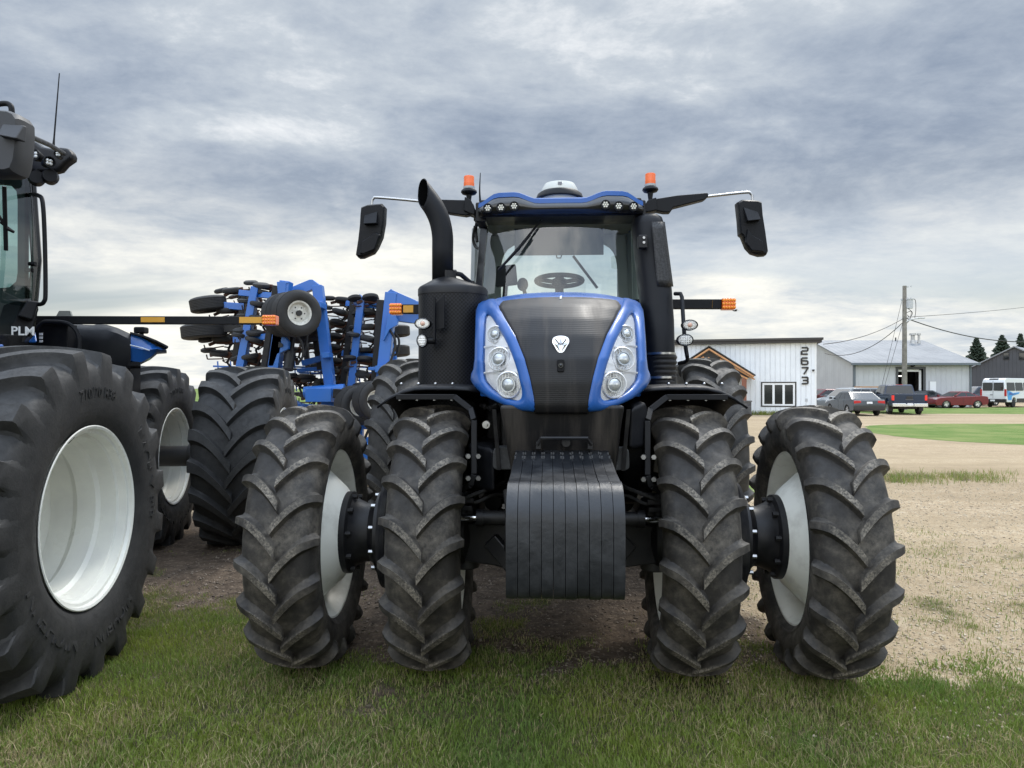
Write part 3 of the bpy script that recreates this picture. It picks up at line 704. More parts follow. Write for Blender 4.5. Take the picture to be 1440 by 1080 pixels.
# ---- hood skin as a height field y = hood_y(x, z)
_YC = [(1.46, -.66), (1.54, -.715), (1.66, -.715), (1.78, -.685), (1.90, -.61), (2.0, -.515), (2.08, -.40), (2.15, -.22), (2.20, .0), (2.245, .30), (2.29, .75), (2.33, 1.30), (2.36, 1.9)]
def yc(z):
    for (a, b), (c, d) in zip(_YC, _YC[1:]):
        if z <= c: return b + (d - b) * (z - a) / (c - a)
    return _YC[-1][1]
def hood_y(x, z): return yc(z) + 0.40 * (abs(x) / 0.475) ** 2.5
def H(px, py): return T.hit(px, py, hood_y)
def on_hood(p, off=0.0):
    """point on the hood skin at (x, z), off metres behind it along the normal"""
    x, z = p[0], p[1]; e = .004
    n = Vector(((hood_y(x + e, z) - hood_y(x - e, z)) / (2 * e), -1, (hood_y(x, z + e) - hood_y(x, z - e)) / (2 * e))).normalized()
    return Vector((x, hood_y(x, z), z)) - n * off
def outline(pxs):
    q = [H(*p) for p in pxs]; return [(p.x, p.z) for p in q]
def fill(mb, poly, off, rings=5, mirror=1):
    """drape a star-shaped outline over the hood"""
    c = (sum(p[0] for p in poly) / len(poly), sum(p[1] for p in poly) / len(poly)); n = len(poly); base = []
    loops = [[(c[0] + (p[0] - c[0]) * k / rings, c[1] + (p[1] - c[1]) * k / rings) for p in poly] for k in range(rings, 0, -1)]
    vs = []; 
    for lp in loops:
        for p in lp: q = on_hood(p, off); vs.append((q.x * mirror, q.y, q.z))
    q = on_hood(c, off); vs.append((q.x * mirror, q.y, q.z))
    fs = [(i * n + j, i * n + (j + 1) % n, (i + 1) * n + (j + 1) % n, (i + 1) * n + j) for i in range(rings - 1) for j in range(n)]
    fs += [((rings - 1) * n + j, (rings - 1) * n + (j + 1) % n, rings * n) for j in range(n)]
    mb.add(vs, fs)
def by_angle(poly, c, n):
    """n points of a star-shaped outline at even angles round c"""
    out = []
    for k in range(n):
        a = 2 * math.pi * k / n; d = Vector((math.cos(a), math.sin(a))); best = None
        for i in range(len(poly)):
            p, q = Vector(poly[i]) - Vector(c), Vector(poly[(i + 1) % len(poly)]) - Vector(c); e = q - p
            den = d.x * e.y - d.y * e.x
            if abs(den) < 1e-12: continue
            t = (p.x * e.y - p.y * e.x) / den; s_ = (p.x * d.y - p.y * d.x) / den
            if -1e-6 <= s_ <= 1 + 1e-6 and t > 0: best = t if best is None else max(best, t)
        out.append((c[0] + d.x * best, c[1] + d.y * best))
    return out
lobe_px = [(753, 580), (751.3, 560.6), (746, 534), (737.5, 503), (724, 470), (710, 447), (701, 430), (697.5, 420), (693, 416.5), (684.5, 418), (676, 423), (671, 429), (669, 438), (668.5, 455), (667.5, 480), (667, 505), (665, 520), (662, 526), (661, 534), (666.5, 544), (676, 552.5), (688, 560.6), (704, 568), (719.5, 574), (736, 578.6)]
lamp_px = [(682, 438), (687, 440.5), (693, 449), (700, 462), (707, 473), (712, 483.5), (718, 497), (723, 511), (727, 524), (730, 536.5), (732, 545), (732.7, 553), (732.3, 559), (730, 562.6), (723, 563.3), (714, 561), (705, 557), (696, 552), (688, 546), (682.5, 540), (678.5, 533), (676.5, 525), (676, 510), (676.3, 493), (677, 476), (678, 458), (679, 444), (680, 440)]
lobe, lamp = outline(lobe_px), outline(lamp_px)
lc = (lambda p: (p.x, p.z))(H(700, 515)); NA = 120
lobe_n, lamp_n = by_angle(lobe, lc, NA), by_angle(lamp, lc, NA)
def smooth_loop(lp, k=2):
    for _ in range(k): lp = [((lp[i - 1][0] + 2 * lp[i][0] + lp[(i + 1) % len(lp)][0]) / 4, (lp[i - 1][1] + 2 * lp[i][1] + lp[(i + 1) % len(lp)][1]) / 4) for i in range(len(lp))]
    return lp
lamp_n = smooth_loop(lamp_n, 1)
# body of the hood under the panels (level sets of the skin, set back a little)
hoff = lambda y: .080 - .064 * float(sst(.02, .24, y))
hb = MB(); loops = []
for y in [-.63, -.60, -.56, -.5, -.4, -.3, -.2, -.1, 0, .12, .25, .45, .75, 1.05, 1.34]:
    ztop = 1.6
    for z in np.linspace(1.48, 2.36, 200):
        if yc(z) + hoff(y) <= y: ztop = z
    lp = []
    for k in range(13):
        z = ztop - (ztop - 1.585) * (1 - math.cos(math.pi / 2 * k / 12))
        d = max(0, (y - hoff(y) - yc(z)) / .40); x = min(0.463 * d ** (1 / 2.5), .455 - .02 * max(0, y)); lp.append((x, y, z))
    full = lp[::-1] + [(-a, b, c) for a, b, c in lp[1:]]
    loops.append(full)
hb.loft(loops); hb.build('hood', BLUE, tr, smooth=50)
# blue lamp surrounds with a real opening, lamp bowls, lenses
for mir in (1, -1):
    mb = MB(); loops = []
    for k, (t, off) in enumerate([(0, .030), (0, .010), (.03, .0), (.2, -.006), (.45, -.010), (.70, -.008), (.88, -.004), (.95, .002), (1.0, .010), (1.0, .022), (1.0, .045)]):
        lp = []
        for a, b in zip(lobe_n, lamp_n):
            p = (a[0] + (b[0] - a[0]) * t, a[1] + (b[1] - a[1]) * t); q = on_hood(p, off); lp.append((q.x * mir, q.y, q.z))
        loops.append(lp)
    mb.loft(loops, cap=False)
    mb.build('headlight_surround', BLUE, tr, smooth=55)
    hl = MB(); fill(hl, lamp_n, .026, 8, mir)
    hl = hl.build('headlight', LAMPW, tr, smooth=60)
    for (px, py, r) in ((694.5, 469, .050), (699.5, 504, .066), (713, 541, .070)):
        p = H(px, py); q = on_hood((p.x, p.z), .022); n = (on_hood((p.x, p.z), 0) - q).normalized(); n = (n + Vector((0, -1.2, 0))).normalized(); q.x *= mir; n.x *= mir
        M = Matrix.Translation(q + n * .012) @ n.to_track_quat('-X', 'Z').to_matrix().to_4x4()
        rb = MB(); rb.lathe_open([(-.012, r * 1.0), (-.016, r * .93), (-.004, r * .90), (.018, r * .70), (.03, r * .35), (.034, 0.012)], 40, M)
        rb.build('reflector', REFL, hl, smooth=40)
        le = MB()
        le.lathe_open([(-.013, r * .50), (-.024, r * .36), (-.028, r * .15), (-.029, 0.001)], 28, M); le.lathe_open([(-.012, r * .56), (-.020, r * .56), (-.020, r * .49), (-.012, r * .49)], 32, M)
        for j in range(-3, 4):
            hgt = math.sqrt(max(0, (r * .86) ** 2 - (j * r * .25) ** 2))
            le.add([M @ Vector((-.006, j * r * .25 + dx, zz)) for zz in (-hgt, hgt) for dx in (-.0018, .0018)], [(0, 1, 3, 2)])
        le.build('bulb_shield', mat('lamp_grey', (0.5, 0.52, 0.53), 0.2, metal=0.5), hl, smooth=40)
    br = MB()
    for pts in ([(677.5, 487), (690, 484), (703, 487), (713, 485)], [(677, 524), (690, 522), (706, 525), (727, 523)]):
        row = [on_hood((H(*p).x, H(*p).z), .018) for p in pts]; br.tube([(q.x * mir, q.y, q.z) for q in smooth_path(row, 4)], .006, 6)
    br.build('divider', LAMPW, hl)
    lg = MB(); fill(lg, [(lc[0] + (p[0] - lc[0]) * .985, lc[1] + (p[1] - lc[1]) * .985) for p in lamp_n], .012, 6, mir); lg.build('lens', LENS, hl, smooth=60)
# black front mask between the lamps
e = outline([(753, 581), (751.3, 560.6), (746, 534), (737.5, 503), (724, 470), (710, 447), (702, 432), (701.5, 427), (704, 423.5)])
mk = MB(); rows = []
zs = np.linspace(e[0][1] - .005, e[-1][1], 40)
for z in zs:
    xe = np.interp(z, [p[1] for p in e], [p[0] for p in e]); xe = xe - .004
    if z > zs[-4]: xe = xe + .02 * (z - zs[-4]) / (zs[-1] - zs[-4])
    rows.append([tuple(on_hood((xe * (1 - 2 * k / 28), z), .004)) for k in range(29)])
mk.grid(rows)
ht = MB(); rows = []; zc0 = zs[-1] + .002
for z in np.linspace(zc0 - .03, 2.30, 26): rows.append([tuple(on_hood((.452 * (1 - 2 * k / 24), z), .009 if z < zc0 - .001 else .003)) for k in range(25)])
ht.grid(rows); ht.build('hood_top', BLUE, tr, smooth=60, thick=.006)
def mask_mat():
    m = mat('hood_mask', (0.010, 0.0095, 0.010), 0.30, spec=0.3); nt = m.node_tree; b = nt.nodes['Principled BSDF']; L = nt.links.new
    t = nt.nodes.new('ShaderNodeTexCoord'); mp = nt.nodes.new('ShaderNodeMapping'); mp.inputs['Scale'].default_value = (9, 1.2, 0.8); L(t.outputs['Object'], mp.inputs[0])
    n = nt.nodes.new('ShaderNodeTexNoise'); n.inputs['Scale'].default_value = 1.0; n.inputs['Detail'].default_value = 9; n.inputs['Roughness'].default_value = .6; L(mp.outputs[0], n.inputs['Vector'])
    r = nt.nodes.new('ShaderNodeMapRange'); L(n.outputs['Fac'], r.inputs[0]); r.inputs[1].default_value = .45; r.inputs[2].default_value = .75
    x = nt.nodes.new('ShaderNodeMix'); x.data_type = 'RGBA'; L(r.outputs[0], x.inputs[0]); x.inputs[6].default_value = (.010, .0095, .010, 1); x.inputs[7].default_value = (.075, .064, .055, 1)
    L(x.outputs[2], b.inputs['Base Color'])
    r2 = nt.nodes.new('ShaderNodeMapRange'); L(n.outputs['Fac'], r2.inputs[0]); r2.inputs[1].default_value = .4; r2.inputs[2].default_value = .7; r2.inputs[3].default_value = .42; r2.inputs[4].default_value = .66
    L(r2.outputs[0], b.inputs['Roughness'])
    wv = nt.nodes.new('ShaderNodeTexWave'); wv.bands_direction = 'Z'; wv.inputs['Scale'].default_value = 30; L(t.outputs['Object'], wv.inputs['Vector'])
    bp = nt.nodes.new('ShaderNodeBump'); bp.inputs['Strength'].default_value = .10; bp.inputs['Distance'].default_value = .003; L(wv.outputs['Fac'], bp.inputs['Height']); L(bp.outputs[0], b.inputs['Normal'])
    return m
MASK = mask_mat(); mk.build('front_grille', MASK, tr, smooth=60, thick=.006)
# ribs on the mask, top catch, emblem and camera
p = H(788.5, 420); mb = MB(); q = on_hood((p.x, p.z), -.002); mb.ball(q, .011, sc=(.7, .6, 1.2)); mb.build('hood_catch', CHR, tr)
def emblem():
    p = H(788.5, 486); q = on_hood((p.x, p.z), -.004); n = Vector((0, -1, .18)).normalized()
    M = Matrix.Translation(q) @ Matrix((Vector((1, 0, 0)), n.cross(Vector((1, 0, 0))) * -1, -n)).transposed().to_4x4()   # local x, up, out
    up = Vector((0, .18, 1)).normalized(); M = Matrix.Translation(q) @ Matrix((Vector((1, 0, 0)), up, n)).transposed().to_4x4()
    o = rpoly([(-.030, -.010), (-.018, -.034), (0, -.046), (.018, -.034), (.030, -.010), (.044, .012), (.040, .036), (.016, .046), (-.016, .046), (-.040, .036), (-.044, .012)], .02, 4)
    mb = MB(M); mb.loft([[(a * k, b * k, d) for a, b in o] for k, d in ((1.04, -.01), (1.04, .006), (1.0, .011), (.92, .0115))]); em = mb.build('emblem', CHR, tr, smooth=30)
    lf = MB(M); 
    for poly in ([(0, -.040), (-.009, -.012), (-.0075, .014), (0, .034), (.0075, .014), (.009, -.012)], [(-.004, -.038), (-.034, .004), (-.030, .022), (-.014, .006), (-.006, -.016)], [(.004, -.038), (.034, .004), (.030, .022), (.014, .006), (.006, -.016)]):
        c = (sum(p[0] for p in poly) / len(poly), sum(p[1] for p in poly) / len(poly)); n_ = len(poly)
        lf.add([(a, b, .0118) for a, b in poly] + [(c[0], c[1], .0175)], [(i, (i + 1) % n_, n_) for i in range(n_)])
    lf.build('leaf', CHR, em, smooth=10)
    gr = MB(M)
    for poly in ([(-.0095, -.006), (-.030, .028), (-.027, .031), (-.006, .004)], [(.0095, -.006), (.030, .028), (.027, .031), (.006, .004)], [(-.0014, -.040), (-.0014, .034), (.0014, .034), (.0014, -.040)]):
        gr.add([(a, b, .0179) for a, b in poly], [(0, 1, 2, 3)])
    gr.build('leaf_vein', mat('dark_vein', (.05, .05, .05), .4), em, smooth=0)
emblem()
p = H(788.5, 514); q = on_hood((p.x, p.z), 0); mb = MB(); mb.prism(rpoly([(q.x - .018, q.z - .032), (q.x + .018, q.z - .032), (q.x + .018, q.z + .032), (q.x - .018, q.z + .032)], .01), 'xz', q.y - .016, q.y + .02)
cb = mb.build('front_camera', BLK, tr, bevel=.004); mb = MB(); mb.cyl((q.x, q.y - .024, q.z), (q.x, q.y - .014, q.z), .012, n=18); mb.ball((q.x, q.y - .022, q.z), .008); mb.build('lens', PANE, cb)
# side vents of the hood
for s in (-1, 1):
    mb = MB(); rows = []
    for z in np.linspace(1.63, 2.06, 18):
        t = (z - 1.63) / .43; half = .10 * math.sin(math.pi * min(1, max(0, t * .9 + .05))) ** .5; y0 = yc(z) + .42
        rows.append([(s * (.462 + .012 * math.sin(math.pi * k / 8) - (.03 * (k / 8) ** 2 * 0)), y0 - .10 * (k == 0) * 0 + half * (k / 4 - .2) * 1.3, z) for k in range(9)])
    mb.grid(rows); mb.build('side_vent', BLK, tr, thick=.01)
# ---- chin, frame and chassis
c0, c1 = T.at(703, 582, -.62), T.at(878, 582, -.62); d0, d1 = T.at(716, 642, -.5), T.at(868, 642, -.5)
mb = MB(); mb.loft([[(c0.x, -.66, 1.545), (c1.x, -.66, 1.545), (c1.x + .02, -.1, 1.53), (c0.x - .02, -.1, 1.53)], [(c0.x + .015, -.64, 1.45), (c1.x - .015, -.64, 1.45), (c1.x, -.1, 1.4), (c0.x, -.1, 1.4)],
                    [(d0.x, -.56, d0.z), (d1.x, -.56, d1.z), (d1.x, -.1, d1.z), (d0.x, -.1, d0.z)], [(d0.x + .02, -.52, d0.z - .12), (d1.x - .02, -.52, d0.z - .12), (d1.x, -.1, d0.z - .12), (d0.x, -.1, d0.z - .12)]])
mb.build('lower_grille', MASK, tr, bevel=.02)
mb = MB()
for s in (-1, 1): mb = MB(); mb.loft([[(s * a, y, z) for a, y, z in lp] for lp in ([(.335, -.60, 1.52), (.355, -.60, 1.52), (.355, -.57, 1.52), (.335, -.57, 1.52)], [(.325, -.56, 1.36), (.345, -.56, 1.36), (.345, -.53, 1.36), (.325, -.53, 1.36)], [(.315, -.53, 1.20), (.335, -.53, 1.20), (.335, -.50, 1.20), (.315, -.50, 1.20)])]); mb.build('grille_trim', BLKM, tr)
a, b = T.at(757, 616, -.66), T.at(830, 616, -.66); mb = MB()
mb.tube([(a.x, -.60, a.z - .04), (a.x - .002, -.66, a.z - .03), (a.x + .012, -.67, a.z), (b.x - .012, -.67, b.z), (b.x + .002, -.66, b.z - .03), (b.x, -.60, b.z - .04)], .010, 8)
mb.box(a.x - .012, a.x + .012, -.66, -.55, a.z - .055, a.z - .02); mb.box(b.x - .012, b.x + .012, -.66, -.55, b.z - .055, b.z - .02)
mb.cyl(((a.x + b.x) / 2 + .01, -.63, a.z - .025), ((a.x + b.x) / 2 + .01, -.58, a.z - .025), .022, n=18); mb.build('tow_bracket', BLKM, tr)
mb = MB(); mb.box(-.27, .27, -.45, 3.0, .62, 1.22); mb.box(-.36, .36, .1, 1.2, 1.2, 1.52); mb.box(-.45, .45, .5, 1.6, .85, 1.48); mb.box(-.62, .62, 1.5, 3.0, 1.0, 1.52)
mb.cyl((-.7, 3.05, .96), (.7, 3.05, .96), .2); mb.cyl((-1.5, 3.05, .96), (1.5, 3.05, .96), .07); mb.build('chassis', FRM, tr, bevel=.02)
# flanks below the hood
mb = MB(); mb.prism(rpoly([(-.30, 1.50), (.95, 1.52), (.95, .92), (.1, .92), (-.25, 1.22)], .06), 'yz', .36, .47); mb.build('side_panel', BLK, tr, bevel=.02); mb = MB(); mb.prism(rpoly([(.30, 1.50), (.95, 1.52), (.95, .92), (.55, .92), (.3, 1.22)], .06), 'yz', -.47, -.36)
mb.build('side_panel', BLK, tr, bevel=.02)
# hood-side black cowl seen right of the grille
mb = MB(); mb.loft([[(.36, -.45, 1.30), (.50, -.30, 1.30), (.52, .5, 1.30), (.36, .5, 1.30)], [(.37, -.50, 1.53), (.47, -.32, 1.56), (.50, .5, 1.58), (.37, .5, 1.56)]]); mb.build('side_cowl', BLK, tr, bevel=.03)
mb = MB(); mb.loft([[(-.36, -.35, 1.05), (-.50, -.20, 1.05), (-.50, .5, 1.05), (-.36, .5, 1.05)], [(-.36, -.38, 1.30), (-.53, -.22, 1.32), (-.53, .5, 1.32), (-.36, .5, 1.30)]]); mb.build('side_cowl', BLK, tr, bevel=.03)
# small fittings beside the hood (grab handle, hose and hydraulic couplers)
mb = MB(); mb.tube([T.at(676, 570, .0), T.at(690, 574, -.1), T.at(700, 571, -.15)], .012); mb.tube([T.at(680, 572, -.05), T.at(683, 572, -.05)], .02); mb.tube([T.at(688, 574, -.1), T.at(691, 574, -.1)], .02); mb.build('coolant_hose', BLKM, tr)
mb = MB(); p = T.at(684, 597, -.25); mb.cyl((p.x, p.y - .02, p.z), (p.x, p.y + .05, p.z), .022); mb.cyl((p.x, p.y - .05, p.z), (p.x, p.y, p.z), .009); mb.build('lock', STEEL, tr)
# ---- front axle
mb = MB(); mb.loft([[(-.60, y, z) for y, z in ((-.11, .62), (.11, .62), (.11, .82), (-.11, .82))], [(-.38, y, z) for y, z in ((-.15, .60), (.15, .60), (.15, .88), (-.15, .88))], [(0, y, z) for y, z in ((-.20, .52), (.20, .52), (.20, .90), (-.20, .90))],
                    [(.38, y, z) for y, z in ((-.15, .60), (.15, .60), (.15, .88), (-.15, .88))], [(.60, y, z) for y, z in ((-.11, .62), (.11, .62), (.11, .82), (-.11, .82))]])
for s in (-1, 1):
    mb.cyl((s * .56, -.02, .56), (s * .56, -.02, .98), .085); mb.box(s * .56 - .07, s * .56 + .07, -.2, -.05, .86, 1.02); mb.bar((s * .40, -.17, .76), (s * .25, -.22, .60), .05, .1)
    mb.cyl((s * .5, 0, .755), (s * 1.0, 0, .755), .10)
mb.build('front_axle', FRM, tr, bevel=.012)
for s in (-1, 1):
    mb = MB(); mb.cyl((s * .16, -.26, .90), (s * .46, -.26, .90), .042); mb.cyl((s * .43, -.26, .90), (s * .47, -.26, .90), .05); sc_ = mb.build('steering_cylinder', BLKM, tr)
    mb = MB(); mb.cyl((s * .46, -.26, .90), (s * .58, -.26, .90), .017); mb.build('rod', CHR, sc_)
    mb = MB(); mb.tube(smooth_path([(s * .60, -.22, .97), (s * .52, -.30, 1.02), (s * .40, -.24, 1.06), (s * .33, -.1, 1.08)], 6), .012); mb.tube(smooth_path([(s * .58, -.18, .98), (s * .47, -.28, .99), (s * .38, -.2, 1.02), (s * .30, -.1, 1.0)], 6), .010); mb.build('hydraulic_hose', RUB, tr)
    mb = MB(); mb.bar((s * .55, -.30, 1.0), (s * .55, -.12, 1.0), .14, .03); mb.bar((s * .55, -.28, .955), (s * .55, -.12, .955), .12, .03); mb.cyl((s * .55, -.24, .92), (s * .55, -.24, 1.04), .03); mb.build('steering_knuckle', BLKM, tr, bevel=.006)
    mb = MB(); mb.tube(smooth_path([(s * .30, -.3, 1.06), (s * .285, -.36, .95), (s * .29, -.33, .80), (s * .30, -.2, .70)], 6), .018); mb.build('hydraulic_hose', RUB, tr)
    # wiring and brackets behind the axle that break up the dark gap
    mb = MB(); mb.bar((s * .30, .05, 1.0), (s * .62, .3, 1.05), .05, .1); mb.bar((s * .28, .2, .72), (s * .5, .9, .8), .06, .08); mb.cyl((s * .42, .3, .9), (s * .42, 1.2, .95), .06); mb.build('suspension_link', FRM, tr, bevel=.008)
# ---- front weights: ten notched cast plates
def plate_poly(notch):
    top = [(-.42, 1.335)]
    if notch: top += [(-.575, 1.316), (-.600, 1.235), (-.612, 1.235), (-.632, 1.310), (-.662, 1.306), (-.690, 1.222), (-.702, 1.222), (-.725, 1.298)]
    front = [(-.97, 1.262)] + [(-1.17 + .17 * math.cos(R(a)) * 1.0 - .03, 1.08 + .17 * math.sin(R(a))) for a in np.linspace(78, 172, 9)] + [(-1.372, .90)] + [(-1.30 + .07 * math.cos(R(a)), .855 + .07 * math.sin(R(a))) for a in np.linspace(182, 262, 6)]
    back = [(-.80, .785), (-.72, .86), (-.70, 1.02), (-.52, 1.09), (-.42, 1.13)]
    return top + front + back
PW = .0478
wx0 = -5 * PW + .004
for i in range(10):
    mb = MB(); x = wx0 + i * PW; dy = random.uniform(-.003, .003); dz = random.uniform(-.0025, .0025)
    mb.M = Matrix.Translation((0, dy - .05, dz - .012))
    pm, pn = plate_poly(False), plate_poly(True)
    mb.prism(pn, 'yz', x + .0012, x + .0095); mb.prism(pm, 'yz', x + .0095, x + PW - .0095); mb.prism(pn, 'yz', x + PW - .0095, x + PW - .0012)
    mb.build('front_weight', CAST, tr, smooth=25)
mb = MB(); mb.box(-.225, .225, -.79, -.61, 1.10, 1.262); mb.build('notch_shade_block', MATS.get('recess_black') or mat('recess_black', (.002, .002, .002), .95, spec=.05), tr)  # black filler block added inside the plates so the notches look shaded
mb = MB(); mb.box(-.24, .24, -.46, -.41, 1.08, 1.28); mb.prism(rpoly([(-.36, 1.20), (-.235, 1.20), (-.235, 1.32), (-.355, 1.32)], .03), 'xz', -.52, -.40); mb.prism(rpoly([(.36, 1.20), (.235, 1.20), (.235, 1.32), (.355, 1.32)], .03), 'xz', -.52, -.40)
for x in (-.12, .10): mb.box(x - .04, x + .04, -.50, -.42, 1.30, 1.362)
mb.build('weight_carrier', mat('worn_iron', (.014, .015, .016), .6, noise=(60, (.05, .05, .05), .52, .7)), tr, bevel=.006)
# ---- front fenders over the inner wheels
def fender(s):
    mb = MB(); rows = []
    for k in range(15):
        a = R(76 + 92 * k / 14); rr = .895; row = []
        for j in range(9):
            t = j / 8; x = .46 + .60 * t; drop = .05 * max(0, (t - .55) / .45) ** 2 * 4 + .03 * max(0, (.18 - t) / .18)
            r_ = rr - drop * .55; row.append((s * x, -r_ * math.cos(a) + .02, .755 + r_ * math.sin(a)))
        rows.append(row)
    mb.grid(rows); f = mb.build('front_fender', BLK, tr, thick=.012, smooth=50)
    b = MB(); z0 = .755 + .855
    pth = [(s * .94, -.20, z0 - .03), (s * .60, -.20, z0 - .03), (s * .50, -.26, z0 - .10), (s * .475, -.33, z0 - .16), (s * .47, -.38, 1.16), (s * .49, -.37, 1.10), (s * .56, -.30, 1.06)]
    for p0, p1 in zip(pth, pth[1:]): b.bar(p0, p1, .032, .034, (0, 1, 0))
    b.build('fender_bracket', mat('bracket_black', (.008, .008, .009), .6, spec=.25), f, bevel=.004)
    for x in (.62, .72, .82, .92): g = MB(); g.cyl((s * x, -.20, z0 - .05), (s * x, -.20, z0 - .04), .010, n=6); g.build('bolt', STEEL, f); g = MB(); g.ball((s * x, -.16, .755 + .90), .009); g.build('bolt', STEEL, f)
    for z in (1.14, 1.26):
        for xa in (.445, .50): g = MB(); g.cyl((s * xa, -.41, z), (s * (xa + .01), -.37, z), .014, n=6); g.build('bolt', STEEL, f)
for s in (-1, 1): fender(s)
# ---- exhaust: perforated can, stack, lamps
e0 = T.at(626, 470, .55); ex, ey, er = e0.x, .55, .205
mb = MB(); ztop = T.at(626, 413, .55).z
def perf():
    m = mat('perforated_black', (.013, .013, .014), .45, spec=.25); nt = m.node_tree; b = nt.nodes['Principled BSDF']; L = nt.links.new
    t = nt.nodes.new('ShaderNodeUVMap'); t.uv_map = 'wrap'
    sp = nt.nodes.new('ShaderNodeSeparateXYZ'); L(t.outputs[0], sp.inputs[0])
    def mth(op, a, b_=None):
        n = nt.nodes.new('ShaderNodeMath'); n.operation = op
        for i, q in enumerate((a, b_)):
            if q is None: continue
            if isinstance(q, (int, float)): n.inputs[i].default_value = q
            else: L(q, n.inputs[i])
        return n.outputs[0]
    def dots(o):
        a = mth('SUBTRACT', mth('FRACT', mth('ADD', sp.outputs[0], o)), .5); c = mth('SUBTRACT', mth('FRACT', mth('ADD', sp.outputs[1], o)), .5)
        return mth('LESS_THAN', mth('ADD', mth('MULTIPLY', a, a), mth('MULTIPLY', c, c)), .075)
    f = mth('MAXIMUM', dots(0.0), dots(0.5)); x = nt.nodes.new('ShaderNodeMix'); x.data_type = 'RGBA'; L(f, x.inputs[0]); x.inputs[6].default_value = (.016, .0165, .020, 1); x.inputs[7].default_value = (.0015, .0015, .0015, 1)
    L(x.outputs[2], b.inputs['Base Color']); bp = nt.nodes.new('ShaderNodeBump'); bp.inputs['Strength'].default_value = 1; bp.inputs['Distance'].default_value = -.006; L(f, bp.inputs['Height']); L(bp.outputs[0], b.inputs['Normal']); return m
NU = 64; shape = []
for k in range(NU):
    t = 2 * math.pi * k / NU; c, s_ = math.cos(t), math.sin(t); q = 2.6
    shape.append((ex + .045 + (er + .03) * abs(c) ** (2 / q) * (1 if c > 0 else -1), ey + .09 + .25 * abs(s_) ** (2 / q) * (1 if s_ > 0 else -1)))
zb, zt = 1.40, ztop
mb.loft([[(a, b, z) for a, b in shape] for z in (zb, zt)]); can = mb.build('muffler_can', perf(), tr, smooth=40)
uv = can.data.uv_layers.new(name='wrap'); per = [0]
for k in range(NU): per.append(per[-1] + (Vector(shape[(k + 1) % NU]) - Vector(shape[k])).length)
for p in can.data.polygons:
    ks = [can.data.loops[l].vertex_index % NU for l in p.loop_indices]
    for l, k in zip(p.loop_indices, ks):
        u_ = per[k] if not (0 in ks and NU - 1 in ks and k == 0) else per[NU]
        uv.data[l].uv = (u_ / .026, can.data.vertices[can.data.loops[l].vertex_index].co.z / .026)
mb = MB(); cxm = sum(p[0] for p in shape) / NU; cym = sum(p[1] for p in shape) / NU
def sc_shape(k, z, r=None): return [(cxm + (a - cxm) * k, cym + (b - cym) * k, z) for a, b in shape]
pr = .068; ptop = [(ex + .0 + pr * math.cos(2 * math.pi * k / NU), ey + .06 + pr * math.sin(2 * math.pi * k / NU), 0) for k in range(NU)]
mb.loft([sc_shape(1.015, zt - .012), sc_shape(1.015, zt + .03), sc_shape(.97, zt + .045), [(a, b, zt + .115) for a, b, _ in ptop], [(a, b, zt + .16) for a, b, _ in ptop]]); mb.build('muffler_cap', BLKM, can, smooth=40)
yl_ = ey + .06; pth = [Vector((ex, yl_, zt + .10))] + [T.at(a, b, yl_) for a, b in ((622.5, 350), (622.5, 335), (621, 322), (617.5, 308), (611.5, 294.5), (604, 283), (596, 272.5), (588.5, 263))]
pth = [pth[0]] + [p_ for p_ in smooth_path(pth[1:], 4)]; pth[0].x = pth[1].x
mb = MB(); mb.tube(pth, [.070 if i < len(pth) - 8 else .070 for i in range(len(pth))], 28, cap=False)
# slash-cut open tip, with wall thickness
n = 28; v_ = mb.v; dv = (pth[-1] - pth[-2]).normalized(); nl = Vector((-.62, -.74, -.25)).normalized(); to_end = [0.0]
for a_, b_ in zip(pth[::-1], pth[-2::-1]): to_end.append(to_end[-1] + (a_ - b_).length)
to_end = to_end[::-1]
for i in range(len(pth)):          # slash cut: pull every ring back to the cutting plane
    tg = (pth[min(i + 1, len(pth) - 1)] - pth[max(i - 1, 0)]).normalized()
    for j in range(n):
        q = Vector(v_[i * n + j]); k = .5 + .5 * max(-1, min(1, (q - pth[i]).dot(nl) / .070)); back_ = .19 * k - .045
        if to_end[i] < back_ or i == len(pth) - 1: v_[i * n + j] = tuple(q + tg * (to_end[i] - back_))
stk = mb.build('exhaust_stack', BLK, tr, thick=.006, smooth=50)
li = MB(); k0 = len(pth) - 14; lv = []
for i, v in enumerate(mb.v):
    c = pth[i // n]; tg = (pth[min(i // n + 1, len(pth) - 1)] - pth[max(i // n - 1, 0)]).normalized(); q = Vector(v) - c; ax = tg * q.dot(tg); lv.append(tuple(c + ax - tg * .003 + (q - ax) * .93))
li.v = lv[k0 * n:]; li.f = [tuple(i - k0 * n for i in f) for f in mb.f if min(f) >= k0 * n]; li.m = [0] * len(li.f); li.build('dark_liner', mat('recess_black', (.002, .002, .002), .95, spec=.05), stk, smooth=50)  # near-black liner added to darken the inside of the open tip
mb = MB(); mb.tube([T.at(638, 384, .62), T.at(648, 386, .7), T.at(662, 398, .85), T.at(667, 410, .95)], .017); mb.cyl(T.at(637, 384, .61), T.at(641, 384, .62), .024); q = T.at(664, 404, .95); mb.box(q.x - .06, q.x + .02, .9, 1.0, q.z - .08, q.z + .04)
mb.build('breather_pipe', BLKM, tr)
